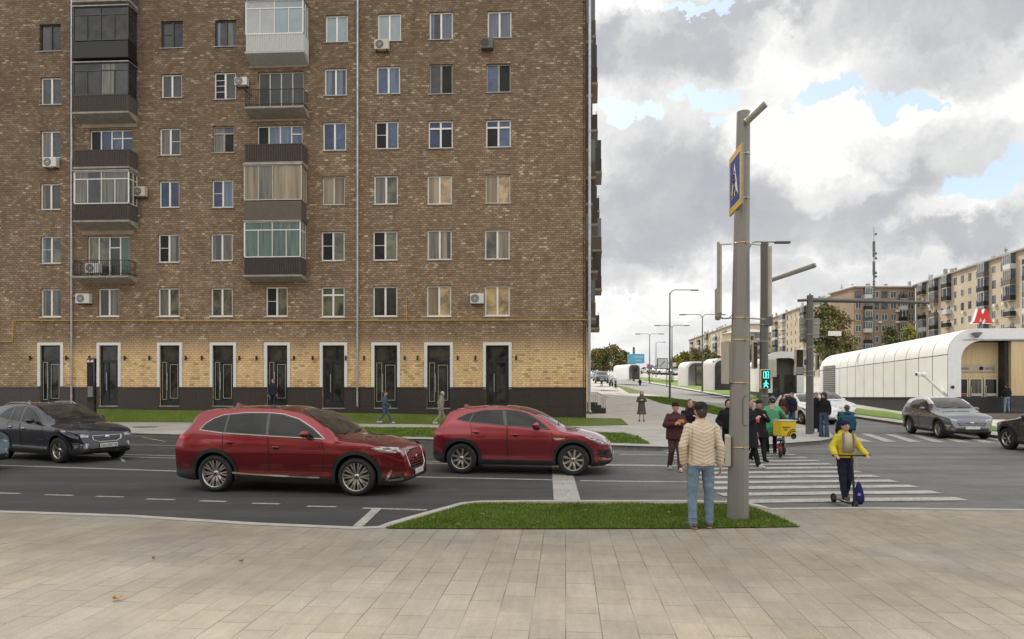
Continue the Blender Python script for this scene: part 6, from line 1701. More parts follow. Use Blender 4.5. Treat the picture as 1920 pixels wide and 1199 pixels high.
zc_=at(1242,682,Y).z-terr(Y); w_=.88; m=MB(); m.box((0,0,zc_),(w_*2,.3,w_*2),0,bev=.1); m.build('case',[LP],t); m=MB(); m.span((-w_*.85,-.17,zc_-w_*.85),(w_*.85,-.155,zc_+w_*.85)); m.build('dial',[WHITEP],t)
m=MB(); m.cyl((-.45,-.19,zc_-.45),(.38,-.19,zc_+.35),.05,.02,6); m.cyl((0,-.19,zc_),(.25,-.19,zc_+.35),.05,.03,6)
for k in range(12): a=k*math.pi/6; m.ball((.62*math.sin(a),-.175,zc_+.62*math.cos(a)),(.03,.01,.03),6,4)
m.build('clock_hands',[IRON],t); m=MB(); m.cyl((.75,.2,-.5),(.75,.2,zc_+.7),.07,n=8); m.build('post',[LP],t)
Y=125; t=empty('lattice_mast',(at(1638.5,720,Y).x,Y,terr(Y)),0,'tall thin aerial mast with antennas rising behind the large pavilion','mast')
Ht=at(1638.5,426,Y).z-terr(Y); m=MB(); m.cyl((0,0,0),(0,0,Ht*.75),.22,.14,8); m.cyl((0,0,Ht*.75),(0,0,Ht),.08,.04,6); m.build('mast',[LP],t)
m=MB()
for py,hh_ in((463,.95),(478,.4),(500,.9),(512,.4)): z=at(1638,py,Y).z-terr(Y); m.cyl((0.0,0,z-hh_),(0.0,0,z+hh_),.24,n=8); m.ball((.25,-.2,z-hh_-.3),(.25,.15,.25),8,6)
for k in range(6): z=at(1638,528+k*5,Y).z-terr(Y); m.ball((.0,0,z),(.28,.28,.2),8,5)
m.ball((.35,0,Ht*.955),(.22,.2,.25),8,6); m.build('antenna',[LP],t)
Y=96; t=empty('wire_post',(at(1670.5,720,Y).x,Y,terr(Y)),0,'thin grey post with a slack cable between the two dark trees','post'); Ht=at(1670,590,Y).z-terr(Y); m=MB(); m.cyl((0,0,0),(0,0,Ht),.1,.07,8); m.build('post',[LP],t); m=MB(); m.tube([(0,0,Ht*.62),(.8,0,Ht*.55),(2,0,Ht*.5),(3.6,0,Ht*.5)],.03,5); m.build('cable',[SIGNBACK],t)
# parking ticket machine in the grass by the doors
p=G(172,778,.1); Yp=34.6; a=at(172,778,Yp); t=empty('parking_machine',(a.x,a.y,a.z-.1),0,'slim black parking ticket machine beside the left doors','ticket machine')
Hm=at(172,672,Yp).z-a.z+.1; m=MB(); m.span((-.19,-.12,0),(.19,.12,Hm),0,None,.03); m.build('casing',[BLACKG],t); m=MB(); m.span((-.15,-.128,Hm*.93),(.15,-.121,Hm*.97)); m.build('logo_strip',[SIGNW],t); m=MB(); m.span((-.13,-.128,Hm*.34),(.13,-.121,Hm*.52)); m.build('ticket_panel',[LOUV],t); m=MB(); m.span((-.11,-.128,Hm*.62),(.12,-.121,Hm*.86)); m.build('screen',[PN['dark']],t)
m=MB(); m.lathe([(0,0),(.05,0),(.05,.004)],16,0,Matrix.Translation((0,-.129,Hm*.955))@Matrix.Rotation(R(90),4,'X')); m.build('emblem',[LAMPR],t)
# coloured shop signs far away between the clock and the billboard
for px,py,w_,h_,mt,l in((1216,686,6,6,LAMPR,'small red shop sign in the distance left of the clock'),(1223,687,4,5,M_('violet_sign',(.25,.12,.5),.5),'tiny violet shop sign in the distance beside the red one'),(1264,684,8,8,WHITEP,'pale distant sign board right of the clock')):
    Y=145; a=at(px-w_/2,py+h_/2,Y); b=at(px+w_/2,py-h_/2,Y); t=empty('shop_sign',(a.x,Y,a.z),0,l,'sign'); m=MB(); m.span((0,0,0),(b.x-a.x,.15,b.z-a.z)); m.build('panel',[mt],t); m=MB(); m.cyl(((b.x-a.x)/2,.3,-(a.z-terr(Y))),((b.x-a.x)/2,.3,.5),.06,n=6); m.build('post',[LP],t)
# motorcycles parked on the side pavement (a dark cluster)
def moto(px,py,Y,label,rz=0):
    b=at(px,py,Y); t=empty('motorcycle',b,rz,label,'motorcycle','motorcycles parked on the side pavement')
    for x in(-.65,.65): m=MB(); M=Matrix.Translation((x,0,.3))@Matrix.Rotation(R(90),4,'X'); m.lathe([(.2,-.06),(.3,-.05),(.31,0),(.3,.05),(.2,.06)],18,0,M); m.lathe([(0,-.03),(.2,-.02)],12,1,M); m.build('wheel',[TYRE,ALLOYD],t)
    m=MB(); m.ball((0,0,.62),(.45,.15,.2),12,8); m.ball((-.45,0,.75),(.35,.14,.08),12,6); m.ball((.5,0,.85),(.14,.16,.2),10,8,1); m.cyl((.45,0,.9),(.68,0,.3),.03,n=6); m.build('frame',[BLACKG,WHITEP],t)
    m=MB(); m.cyl((.4,-.35,1.05),(.4,.35,1.05),.02,n=6); m.build('handlebar',[IRON],t)
moto(1146,725,82,'black motorcycle parked on the side pavement, left one',1.2); moto(1154,727,80,'silver fronted motorcycle parked on the side pavement, right one',1.5)
# ================================================================== people
SKIN=M_('skin',(.50,.29,.20),.5,vary=.08,vs=20); SKIN2=M_('skin_tan',(.36,.20,.13),.5,vary=.08,vs=20)
def cloth(name,col,vary=.12,rough=.85,bs=0,bump=.0): return M_('cloth_'+name,col,rough,vary=vary,vs=9,bump=bump or .25,bs=bs or 90,spec=.2)
BLACKC=cloth('black',(.014,.014,.016)); DENIM=cloth('denim_light',(.17,.24,.31),.2); DENIMD=cloth('denim_dark',(.055,.085,.14),.2); NAVYC=cloth('navy',(.018,.022,.038))
HAIRD=M_('hair_dark',(.018,.013,.011),.6,vary=.3,vs=60,bump=.5,bs=120); HAIRB=M_('hair_brown',(.10,.055,.03),.6,vary=.3,vs=60,bump=.5,bs=120)
EYE=M_('eye_dark',(.02,.016,.014),.3); SOLE=M_('sole_white',(.5,.48,.44),.6)
def vcap(mb,a,b,r0,r1,n=12):
    a=Vector(a); b=Vector(b); mb.cyl(a,b,r0,r1,n); mb.ball(a,(r0*.995,)*3,n,8); mb.ball(b,(r1*.995,)*3,n,8)
def vloft(mb,secs,n=20):
    """secs: (z,rx,ry,cx,cy) bottom to top, closed"""
    V=[]
    for z,rx,ry,cx,cy in secs:
        for i in range(n):
            a=2*math.pi*i/n; ca,sa=math.cos(a),math.sin(a); e=.82
            V.append((cx+rx*math.copysign(abs(ca)**e,ca),cy+ry*math.copysign(abs(sa)**e,sa),z))
    F=[(j*n+i,j*n+(i+1)%n,(j+1)*n+(i+1)%n,(j+1)*n+i) for j in range(len(secs)-1) for i in range(n)]
    F+=[tuple(range(n))[::-1],tuple(range((len(secs)-1)*n,len(secs)*n))]
    mb.add(V,F,0,True)
def vox(mb,name,mat,parent,vs,smooth=4,disp=None,M=None):
    me=mb.mesh(name,[mat]); o=bpy.data.objects.new(name,me); COL.objects.link(o)
    m=o.modifiers.new('r','REMESH'); m.mode='VOXEL'; m.voxel_size=vs; m.use_smooth_shade=True
    s=o.modifiers.new('s','SMOOTH'); s.factor=.5; s.iterations=smooth
    me2=eval_mesh(o); bpy.data.objects.remove(o); me2.name=name
    me2.materials.clear(); me2.materials.append(mat)
    if disp:
        n=len(me2.vertices); co=np.empty(n*3); me2.vertices.foreach_get('co',co); co=co.reshape(-1,3)
        no=np.array([v.normal[:] for v in me2.vertices]); d=np.array([disp(c,k) for c,k in zip(co,no)]); co=co+no*d[:,None]
        me2.vertices.foreach_set('co',co.ravel()); me2.update()
    for p in me2.polygons: p.use_smooth=True
    return new_obj(name,me2,parent)
def wrinkle(amp,sc=9,stretch=(1,1,1),seed=0):
    def f(c,n): return amp*noise.noise((c[0]*sc*stretch[0]+seed,c[1]*sc*stretch[1],c[2]*sc*stretch[2]))+amp*.5*noise.noise((c[0]*sc*2.3+seed,c[1]*sc*2.3,c[2]*sc*2.3))
    return f
def hand(mb,w,d,up,side,s=1.0,curl=.6):
    """palm + thumb + four fingers; w wrist, d direction of the hand, up back of hand normal, side sign of thumb"""
    d=Vector(d).normalized(); up=Vector(up); up=(up-d*up.dot(d)).normalized(); l=d.cross(up)*side
    w=Vector(w); vcap(mb,w,w+d*.02*s,.024*s,.026*s)
    c=w+d*.055*s
    for k in(-1,0,1): vcap(mb,w+d*.02*s+l*.014*k*s,w+d*.085*s+l*.021*k*s,.015*s,.014*s,8)
    for i,(off,ln) in enumerate(((-.030,.060),(-.011,.074),(.010,.078),(.030,.068))):
        p=w+d*.088*s+l*off*s; a=p+(d*math.cos(curl*.5)-up*math.sin(curl*.5))*ln*.5*s; b=a+(d*math.cos(curl*1.3)-up*math.sin(curl*1.3))*ln*.5*s
        vcap(mb,p,a,.0095*s,.009*s,8); vcap(mb,a,b,.009*s,.0075*s,8)
    t0=w+d*.03*s+l*.022*s; t1=t0+(d*.6+l*.8).normalized()*.035*s; t2=t1+(d*.95+l*.25-up*.2).normalized()*.03*s
    vcap(mb,t0,t1,.012*s,.011*s,8); vcap(mb,t1,t2,.011*s,.008*s,8)
def person(loc,rz,H,label,pose={},top=None,bottom=None,shoe=None,hair=None,skin=SKIN,vs=.014,style={},group=None):
    root=empty('person',loc,rz,label,'person',group); s=H/1.75
    P=dict(hipL=(-.09,0,.92),hipR=(.09,0,.92),kneeL=(-.10,.015,.49),kneeR=(.10,.015,.49),ankleL=(-.11,-.01,.085),ankleR=(.11,-.01,.085),
           shL=(-.172,0,1.405),shR=(.172,0,1.405),elL=(-.235,-.02,1.13),elR=(.235,-.02,1.13),wrL=(-.25,.06,.90),wrR=(.25,.06,.90),
           handL=(0,.15,-1),handR=(0,.15,-1),lean=(0,0),head=(0,0),toeL=(0,1),toeR=(0,1),bend=0.0)
    P.update(pose); st=dict(fit=1.0,hem=.90,sleeve=1.0,leg=1.0,flare=1.0,coat=0,hood=False,cap=None,hat=None,longhair=False,beltw=0,quilt=False); st.update(style)
    J={k:(Vector(v)*s if len(v)==3 else v) for k,v in P.items() if hasattr(v,'__len__')}
    lx,ly=J['lean']; lx*=s; ly*=s
    def tl(z): t=max(0,(z/s-.92)/.55); return lx*t,ly*t    # lean offset of the trunk at height z
    nk=Vector((lx*1.0,ly*1.0,1.47*s)); hx,hy=J['head']; hc=Vector((lx*1.1+hx*s*.05,ly*1.15+.015*s+hy*s*.05,1.625*s+P['bend']*s))
    for k in('shL','shR'): J[k]=J[k]+Vector((lx,ly,0))
    fit=st['fit']
    # --- body
    b=MB()
    hr=(.077*s,.096*s,.112*s); b.ball(hc,hr,18,12); b.ball(hc+Vector((0,.025,-.045))*s,(.060*s,.068*s,.070*s),14,10); b.ball(hc+Vector((0,.062,-.088))*s,(.028*s,.026*s,.024*s),10,8)
    b.ball(hc+Vector((0,-.02,.02))*s,(.080*s,.092*s,.098*s),14,10)
    b.ball(hc+Vector((0,.104,-.018))*s,(.013*s,.020*s,.020*s),8,6); vcap(b,hc+Vector((0,.092,.02))*s,hc+Vector((0,.104,-.012))*s,.009*s,.011*s,8)
    b.ball(hc+Vector((0,.090,-.056))*s,(.024*s,.010*s,.009*s),8,6)
    for k in(-1,1): b.ball(hc+Vector((.079*k,-.005,-.012))*s,(.012*s,.020*s,.032*s),8,6)
    vcap(b,nk+Vector((0,-.012,-.05))*s,hc+Vector((0,-.015,-.05))*s,.056*s,.052*s)
    secs=[]
    for z,rx,ry in((.86,.13,.09),(.95,.155,.10),(1.08,.135,.09),(1.22,.150,.10),(1.34,.165,.10),(1.42,.15,.08),(1.47,.06,.055)):
        ox,oy=tl(z*s); secs.append((z*s,rx*s,ry*s,ox,oy))
    vloft(b,secs)
    for sd_ in 'LR':
        vcap(b,J['hip'+sd_],J['knee'+sd_],.075*s,.050*s); vcap(b,J['knee'+sd_],J['ankle'+sd_],.048*s,.034*s)
        vcap(b,J['sh'+sd_],J['el'+sd_],.046*s,.036*s); vcap(b,J['el'+sd_],J['wr'+sd_],.036*s,.026*s)
        if not st.get('nohand'+sd_): 
            k=1 if sd_=='R' else -1; hand(b,J['wr'+sd_],P['hand'+sd_],P.get('up'+sd_,(k,.0,0)),(1 if sd_=='R' else -1)*P.get('thumb',1),s,P.get('curl',.6))
        t=Vector((P['toe'+sd_][0],P['toe'+sd_][1],0)).normalized(); vcap(b,J['ankle'+sd_]+Vector((0,0,-.03))*s,J['ankle'+sd_]+t*.12*s+Vector((0,0,-.045*s)),.035*s,.03*s,8)
    vox(b,'body',skin,root,vs*.8 if H*vs<.02 else vs,2)
    f=MB(); 
    for k in(-1,1): f.ball(hc+Vector((.031*k,.088,.012))*s,(.012*s,.008*s,.006*s),8,6); vcap(f,hc+Vector((.017*k,.094,.033))*s,hc+Vector((.047*k,.083,.034))*s,.0045*s,.0035*s,6)
    f.build('eyes_and_brows',[EYE],root)
    # --- trousers
    if bottom:
        m=MB(); L=st['leg']
        ox,oy=tl(1.0*s); vloft(m,[(.84*s,.150*s*L,.105*s,0,-.005*s),(.90*s,.168*s*min(L,1.1),.118*s,0,-.008*s),(1.0*s,.152*s,.108*s,ox,oy)])
        m.ball((J['hipL']+J['hipR'])/2+Vector((0,-.04*s,-.02*s)),(.135*s,.09*s,.10*s),14,10)
        for sd_ in 'LR':
            h=J['hip'+sd_]; k=J['knee'+sd_]; a=J['ankle'+sd_]; d=(a-k).normalized(); a2=a-d*0.0+Vector((0,0,-.02*s))
            vcap(m,h+Vector((0,0,-.03*s)),k,.094*s*L,.068*s*L); vcap(m,k,a2,.067*s*L,.056*s*L*st['flare'])
            if st.get('stack'): 
                for q in range(3): m.ball(a2+Vector((0,.006*(q%2),.02+.035*q))*s,(.064*s*L,.066*s*L,.014*s),12,6)
        dsp=wrinkle(.010*s,7,(1,1,1.8),seed=H*7)
        vox(m,st.get('bname','trousers'),bottom,root,vs,3,dsp)
    # --- shoes
    if shoe:
        for sd_ in 'LR':
            a=J['ankle'+sd_]; t=Vector((P['toe'+sd_][0],P['toe'+sd_][1],0)).normalized(); n=Vector((-t.y,t.x,0))
            lift=a.z-.085*s; m=MB(); base=Vector((a.x,a.y,lift))
            vcap(m,base+Vector((0,0,.055*s))-t*.03*s,base+Vector((0,0,.05*s))+t*.06*s,.045*s,.044*s,10); vcap(m,base+Vector((0,0,.046*s))+t*.06*s,base+Vector((0,0,.04*s))+t*.155*s,.044*s,.034*s,10); vcap(m,base+Vector((0,0,.05*s)),base+Vector((0,0,.10*s)),.046*s,.043*s,10)
            o=vox(m,'shoe',shoe,root,min(vs,.012),2)
            q=MB(); M=Matrix.Translation(base+Vector((0,0,.014*s))+t*.055*s)@Matrix.Rotation(math.atan2(t.y,t.x),4,'Z'); q.ball((0,0,0),(.148*s,.052*s,.016*s),16,6,0,None); q.v=[tuple(M@Vector(v)) for v in q.v]; q.build('sole',[st.get('sole',SOLE)],o)
    # --- upper garment
    if top:
        m=MB(); hem=st['hem']; secs=[]
        if st['coat']: 
            for z,rx,ry in((st['coat'],.25*st['flare'],.19*st['flare']),(st['coat']+.15,.235,.175),(.92,.195,.15)): ox,oy=tl(z*s); secs.append((z*s,rx*s*fit,ry*s*fit,ox,oy))
        else:
            for z,rx,ry in((hem,.180,.132),(hem+.035,.190,.142),(1.0,.187,.140)): ox,oy=tl(z*s); secs.append((z*s,rx*s*fit,ry*s*fit,ox,oy))
        for z,rx,ry in((1.10,.180,.138),(1.22,.188,.142),(1.33,.200,.140),(1.405,.172,.112),(1.455,.120,.085),(1.49,.074,.068),(1.515,.068,.066)): ox,oy=tl(z*s); secs.append((z*s,rx*s*(fit if z<1.4 else 1),ry*s*(fit if z<1.4 else 1),ox,oy-.005*s))
        vloft(m,secs,24)
        S_=st['sleeve']
        for sd_ in 'LR':
            a=J['sh'+sd_]; e=J['el'+sd_]; w=J['wr'+sd_]; w2=w+(e-w).normalized()*.015*s
            S1=min(S_,1.1); m.ball(a+Vector((0,0,-.012*s)),(.064*s*S1,.064*s*S1,.060*s*S1),12,8); vcap(m,a+Vector((0,0,-.02*s)),e,.062*s*S1,.056*s*S_); vcap(m,e,w2,.056*s*S_,.046*s*S_)
        if st['hood']:
            ox,oy=tl(1.45*s); m.ball((ox,oy-.09*s,1.47*s),(.12*s,.07*s,.07*s),12,8)
        if st['hood']=='up':
            m.ball(hc+Vector((0,-.03,.012))*s,(.100*s,.108*s,.128*s),16,12)
        if st['quilt']:
            def dsp(c,n):
                x,z=abs(c[0]),c[2]
                if x<.19*s and z>.9*s: v=z-.42*x
                else: v=z+.30*x
                q=abs(math.sin(math.pi*v/(.050*s)))**.55
                return (.0095*q-.004)+.003*noise.noise((c[0]*30,c[1]*30,c[2]*14))
        else: dsp=wrinkle(.011*s,6.5,(1,1,1.3),seed=H*3+rz)
        vox(m,st.get('tname','jacket'),top,root,.0075 if st['quilt'] else vs,3 if not st['quilt'] else 2,dsp)
        if st['quilt']:
            # side seams and cuffs
            q=MB()
            for sd_ in(-1,1): q.tube([(sd_*.158*s*fit,-.150*s*fit*.8,1.40*s),(sd_*.165*s*fit,-.118*s*fit,1.2*s),(sd_*.165*s*fit,-.115*s*fit,.93*s)],.004,6)
            for sd_ in 'LR': w=J['wr'+sd_]; e=J['el'+sd_]; d=(w-e).normalized(); q.cyl(w-d*.035,w-d*.004,.047*s*S_,.044*s*S_,18)
            q.build('cuffs_and_seams',[cloth('beige_trim',(.30,.22,.155))],root)
    # --- hair / hats
    if hair:
        m=MB(); m.ball(hc+Vector((0,-.018,.030))*s,(.086*s,.096*s,.094*s),16,12); m.ball(hc+Vector((0,-.05,-.02))*s,(.074*s,.058*s,.078*s),14,10)
        if st['longhair']:
            for k in(-1,0,1): vcap(m,hc+Vector((.045*k,-.05,0))*s,hc+Vector((.07*k,-.065,-.22))*s,.046*s,.040*s)
            for k in(-1,1): vcap(m,hc+Vector((.075*k,-.0,.02))*s,hc+Vector((.095*k,.015,-.19))*s,.026*s,.028*s)
        if st['longhair']=='curly': m.ball(hc+Vector((0,-.02,.03))*s,(.115*s,.112*s,.115*s),14,10)
        vox(m,'hair',hair,root,min(vs,.012),2,wrinkle(.008*s,22))
    if st['hat']:
        kind,hm=st['hat']; m=MB()
        m.ball(hc+Vector((0,-.012,.048))*s,(.092*s,.105*s,.086*s),18,12)
        if kind=='cap': m.ball(hc+Vector((0,.115,.055))*s,(.065*s,.075*s,.010*s),14,6)
        if kind=='beanie': m.ball(hc+Vector((0,-.02,.03))*s,(.094*s,.108*s,.085*s),16,10)
        if kind=='flat': vcap(m,hc+Vector((-.05,.075,.055))*s,hc+Vector((.05,.075,.055))*s,.028*s,.028*s)
        vox(m,'hat' if kind!='helmet' else 'helmet',hm,root,min(vs,.012),2)
    return root
def gz(px,py,z=0.0): return G(px,py,z)
BEIGE=M_('cloth_beige_quilt',(.64,.525,.40),.6,vary=.06,vs=5,spec=.35,bump=.15,bs=120)
hm=cloth('hat_dark',(.022,.019,.018),.3); 
p=gz(1315,991,.125)
person((p.x,p.y+.03,.122),R(3),1.80,'man seen from behind in a quilted beige jacket and blue jeans beside the big pole',
 pose=dict(hipL=(-.095,0,.92),hipR=(.095,0,.92),kneeL=(-.115,.02,.49),kneeR=(.125,.03,.49),ankleL=(-.115,-.02,.085),ankleR=(.125,.02,.085),elL=(-.265,-.04,1.14),wrL=(-.235,.03,.90),elR=(.262,-.05,1.13),wrR=(.275,.0,.875),handR=(.12,.1,-1),toeL=(-.35,1),toeR=(.3,1),head=(.0,-.3),upR=(1,-.2,0),curl=.8),
 top=BEIGE,bottom=DENIM,shoe=M_('shoe_tan',(.13,.085,.05),.7),hair=M_('hair_greyed',(.045,.038,.034),.7,vary=.4,vs=80),style=dict(quilt=True,fit=.99,hem=.875,sleeve=1.02,hat=('flat',hm),stack=True,sole=M_('sole_tan',(.3,.22,.14),.7),leg=1.03),vs=.009)
pass_w=dict(kneeL=(-.09,.10,.50),ankleL=(-.09,.22,.10),kneeR=(.09,.02,.50),ankleR=(.10,-.24,.12))
MAR=cloth('maroon',(.085,.030,.036)); BRN=cloth('brown',(.085,.055,.050))
person(gz(1266,883),R(176),1.72,'person in a baggy maroon jacket and dark cap walking towards the camera with a phone',
 pose=dict(pass_w,elL=(-.26,.06,1.17),wrL=(-.10,.27,1.20),elR=(.26,.06,1.17),wrR=(.08,.27,1.20),handL=(.6,.4,.3),handR=(-.6,.4,.3),head=(0,.6)),top=MAR,bottom=BRN,shoe=SOLE,hair=HAIRD,style=dict(fit=1.22,hem=.80,sleeve=1.4,leg=1.15,hat=('cap',BLACKC)),vs=.012)
def carry(px,py,Y,dims,name,mat,label,cat,rz=0,extra=None):
    a=at(px,py,Y); t=empty(name,a,rz,label,cat); m=MB(); m.box((0,0,0),dims,0,bev=min(dims)*.3); m.build('case',[mat],t)
    if extra: extra(t)
    return t
carry(1277,790,16.65,(.16,.02,.075),'phone',M_('phone_orange',(.62,.25,.03),.4),'orange phone held by the person in the maroon jacket','phone')
person(gz(1293,874),R(184),1.78,'long-haired person in a black coat directly behind the person in maroon',pose=dict(pass_w,elL=(-.26,.05,1.17),wrL=(-.12,.22,1.25),handL=(.5,.3,.5)),top=BLACKC,bottom=BLACKC,shoe=BLACKC,hair=HAIRB,style=dict(fit=1.1,coat=.6,longhair=True),vs=.014)
person(gz(1366,866),R(160),1.74,'person in a black hooded top half hidden by the big pole',pose=dict(elL=(-.30,.0,1.15),wrL=(-.18,.15,1.02),elR=(.30,0,1.15),wrR=(.18,.15,1.02)),top=BLACKC,bottom=BLACKC,shoe=BLACKC,hair=HAIRD,style=dict(fit=1.15,hood='up',sleeve=1.2),vs=.014)
person(gz(1404,878),R(215),1.80,'brown-haired person in black walking just right of the big pole',pose=dict(pass_w,elR=(.25,.08,1.16),wrR=(.08,.25,1.24),handR=(-.5,.4,.5),head=(.2,.5)),top=BLACKC,bottom=BLACKC,shoe=SOLE,hair=HAIRB,style=dict(fit=1.08,coat=.52,leg=1.1),vs=.013)
person(gz(1421,867),R(190),1.74,'person in a black coat and cap looking at a red phone',pose=dict(pass_w,elL=(-.28,.06,1.16),wrL=(-.08,.26,1.26),elR=(.30,.02,1.13),wrR=(.30,.12,.95),handL=(.4,.4,.5),head=(-.2,.6)),top=BLACKC,bottom=BLACKC,shoe=BLACKC,hair=HAIRD,style=dict(fit=1.2,coat=.70,sleeve=1.2,hat=('cap',hm)),vs=.013)
carry(1421,787,18.15,(.09,.02,.16),'phone',M_('phone_red',(.55,.07,.03),.4),'red phone held up by the person in the black coat and cap','phone')
GRC=M_('cloth_green',(.05,.30,.13),.6,vary=.12,vs=6,bump=.2)
def green_mat():
    m,N,b=mat_base('green_poncho'); co=N.n('ShaderNodeTexCoord').outputs['Object']; z=N.n('ShaderNodeSeparateXYZ',{0:co}).outputs[2]
    c=N.ramp(z,[(.55,(.018,.03,.022)),(.82,(.045,.25,.11)),(1.4,(.075,.34,.16))]); c=N.mix(N.ramp(N.noise(co,5,4),[(.3,0),(.7,.35)]),c,(.03,.16,.07)); N.nt.links.new(c,b.inputs['Base Color']); b.inputs['Roughness'].default_value=.5; return m
pc=gz(1446,853)
person(pc,R(-12),1.80,'courier seen from behind in a long green cape and black helmet holding the cargo bike',pose=dict(elR=(.34,.10,1.20),wrR=(.50,.30,1.02),elL=(-.27,.02,1.15),wrL=(-.27,.10,.93),handR=(.6,.6,-.3),kneeL=(-.12,.05,.49),ankleL=(-.10,.0,.085),ankleR=(.12,.1,.085),lean=(.03,.03),head=(0,.3)),top=green_mat(),bottom=BLACKC,shoe=M_('shoe_grey',(.12,.11,.10),.7),hair=HAIRD,style=dict(coat=.56,fit=1.10,sleeve=1.25,flare=.95,hat=('helmet',BLACKG)),vs=.012)
carry(1447,764,pc.y-.13,(.11,.02,.13),'neck_label',cloth('peach',(.6,.35,.28)),'peach coloured cloth patch at the neck of the green cape','patch')
# courier bike
bk=gz(1466,857); by=empty('cargo_bike',bk,R(62),'black electric cargo bike with a bright yellow delivery box','bike')
for x in(-.38,.55):
    w_=empty('wheel',(x,0,.21),0); w_.parent=by; M=Matrix.Rotation(R(90),4,'X'); m=MB(); m.lathe([(.15,-.035),(.19,-.035),(.21,-.015),(.21,.015),(.19,.035),(.15,.035)],22,0,M); m.build('tyre',[TYRE],w_); m=MB(); m.lathe([(0,-.05),(.04,-.05),(.05,-.02),(.15,-.012),(.15,.012),(.05,.02),(.04,.05),(0,.05)],16,0,M); m.build('rim',[ALLOYD],w_)
m=MB(); m.tube([(-.38,0,.21),(-.15,0,.33),(.30,0,.30),(.46,0,.95)],.035,8); m.cyl((.55,.0,.21),(.45,0,.62),.03,n=8); m.span((-.15,-.09,.26),(.28,.09,.42),0,None,.03); m.span((-.5,-.10,.50),(-.1,.10,.58),0,None,.03); m.cyl((-.38,0,.21),(-.3,0,.5),.025,n=8); m.build('frame',[BLACKG],by)
m=MB(); m.cyl((.43,-.30,1.0),(.43,.30,1.0),.016,n=8); m.cyl((.43,-.33,1.0),(.43,-.2,1.0),.022,n=8); m.cyl((.43,.33,1.0),(.43,.2,1.0),.022,n=8); m.build('handlebar',[IRON],by)
m=MB(); m.tube([(-.5,-.02,.35),(-.62,-.02,.30),(-.64,.0,.22)],.012,6); m.span((-.66,-.07,.30),(-.6,.07,.36)); m.build('mudguard',[LAMPR],by)
bx=empty('delivery_box',(bk.x-.02,bk.y-.02,bk.z+.60),R(8),'bright yellow delivery box with black wheel-shaped graphics on the cargo bike','box')
YEL=M_('box_yellow',(.68,.47,.015),.45,vary=.08)
m=MB(); m.box((.10,0,.25),(.50,.46,.46),0,bev=.03); m.build('shell',[YEL],bx); m=MB(); m.box((.10,0,.487),(.51,.47,.03),0,bev=.01); m.build('lid',[WHITEP],bx)
m=MB()
for r0,cx_ in((.20,.26),(.15,.26)):
    pts=[(cx_+r0*math.cos(a),-.236,.03+r0*math.sin(a)) for a in np.linspace(.35,math.pi,12) if cx_+r0*math.cos(a)<.345]
    m.tube(pts,.012,6)
M=Matrix.Translation((.25,-.235,.03))@Matrix.Rotation(R(90),4,'X'); m.lathe([(0,0),(.09,0),(.09,.006)],16,0,M)
m.build('graphic',[IRON],bx)
text_on('Яндекс',bx,(.03,-.237,.28),.07,IRON); text_on('Еда',bx,(.0,-.237,.21),.07,IRON)
person(gz(1469,806),R(195),1.68,'person in a dark maroon coat carrying a brown bag, behind the green-caped courier',top=cloth('dark_maroon',(.035,.018,.016)),bottom=BLACKC,shoe=BLACKC,hair=HAIRD,style=dict(coat=.75,fit=1.0),vs=.018)
def bag(px,py,Y,rx,rz_,mat,label):
    a=at(px,py,Y); t=empty('bag',a,0,label,'bag'); m=MB(); m.ball((0,0,0),(rx,rx*.5,rz_),14,10); m.build('pouch',[mat],t); m=MB(); m.tube([(-rx*.6,0,rz_*.7),(-rx*.2,-.02,rz_*2.2),(rx*.3,0,rz_*2.2),(rx*.6,0,rz_*.7)],.012,6); m.build('strap',[mat],t)
bag(1468,770,31.8,.17,.20,cloth('bag_brown',(.14,.055,.035)),'round brown shoulder bag of the person in the maroon coat')
person(gz(1485,805),R(120),1.78,'person in navy jacket and jeans, hand at the mouth, left of the gantry post',pose=dict(elR=(.26,.12,1.22),wrR=(.06,.22,1.52),handR=(-.3,.1,1)),top=NAVYC,bottom=DENIMD,shoe=BLACKC,hair=HAIRB,style=dict(fit=1.12,hem=.84),vs=.018)
person(gz(1530,811,.13),R(140),1.70,'woman in a long black coat with tied light brown hair right of the gantry post',top=BLACKC,bottom=BLACKC,shoe=BLACKC,hair=HAIRB,style=dict(coat=.16,fit=.98,flare=.8),vs=.018)
person(gz(1545,820,.13),R(130),1.72,'curly-haired woman in a black jacket and flared blue jeans at the kerb corner',pose=dict(elR=(.27,.10,1.18),wrR=(.08,.22,1.42),handR=(-.3,.1,1)),top=BLACKC,bottom=DENIMD,shoe=BLACKC,hair=HAIRD,style=dict(fit=1.15,hem=1.0,flare=1.8,longhair='curly'),vs=.017)
TEAL=cloth('teal',(.02,.085,.125))
p11=gz(1588,855)
person(p11,R(-8),1.55,'child in a teal hooded jacket walking away behind the yellow jacket rider',pose=dict(pass_w,elL=(-.28,-.02,1.15),wrL=(-.30,.05,.95)),top=TEAL,bottom=NAVYC,shoe=BLACKC,hair=HAIRB,style=dict(fit=1.25,hood=True,sleeve=1.3),vs=.014)
bag(1574,807,p11.y-.1,.13,.16,BLACKC,'small black bag hanging at the hip of the child in teal')
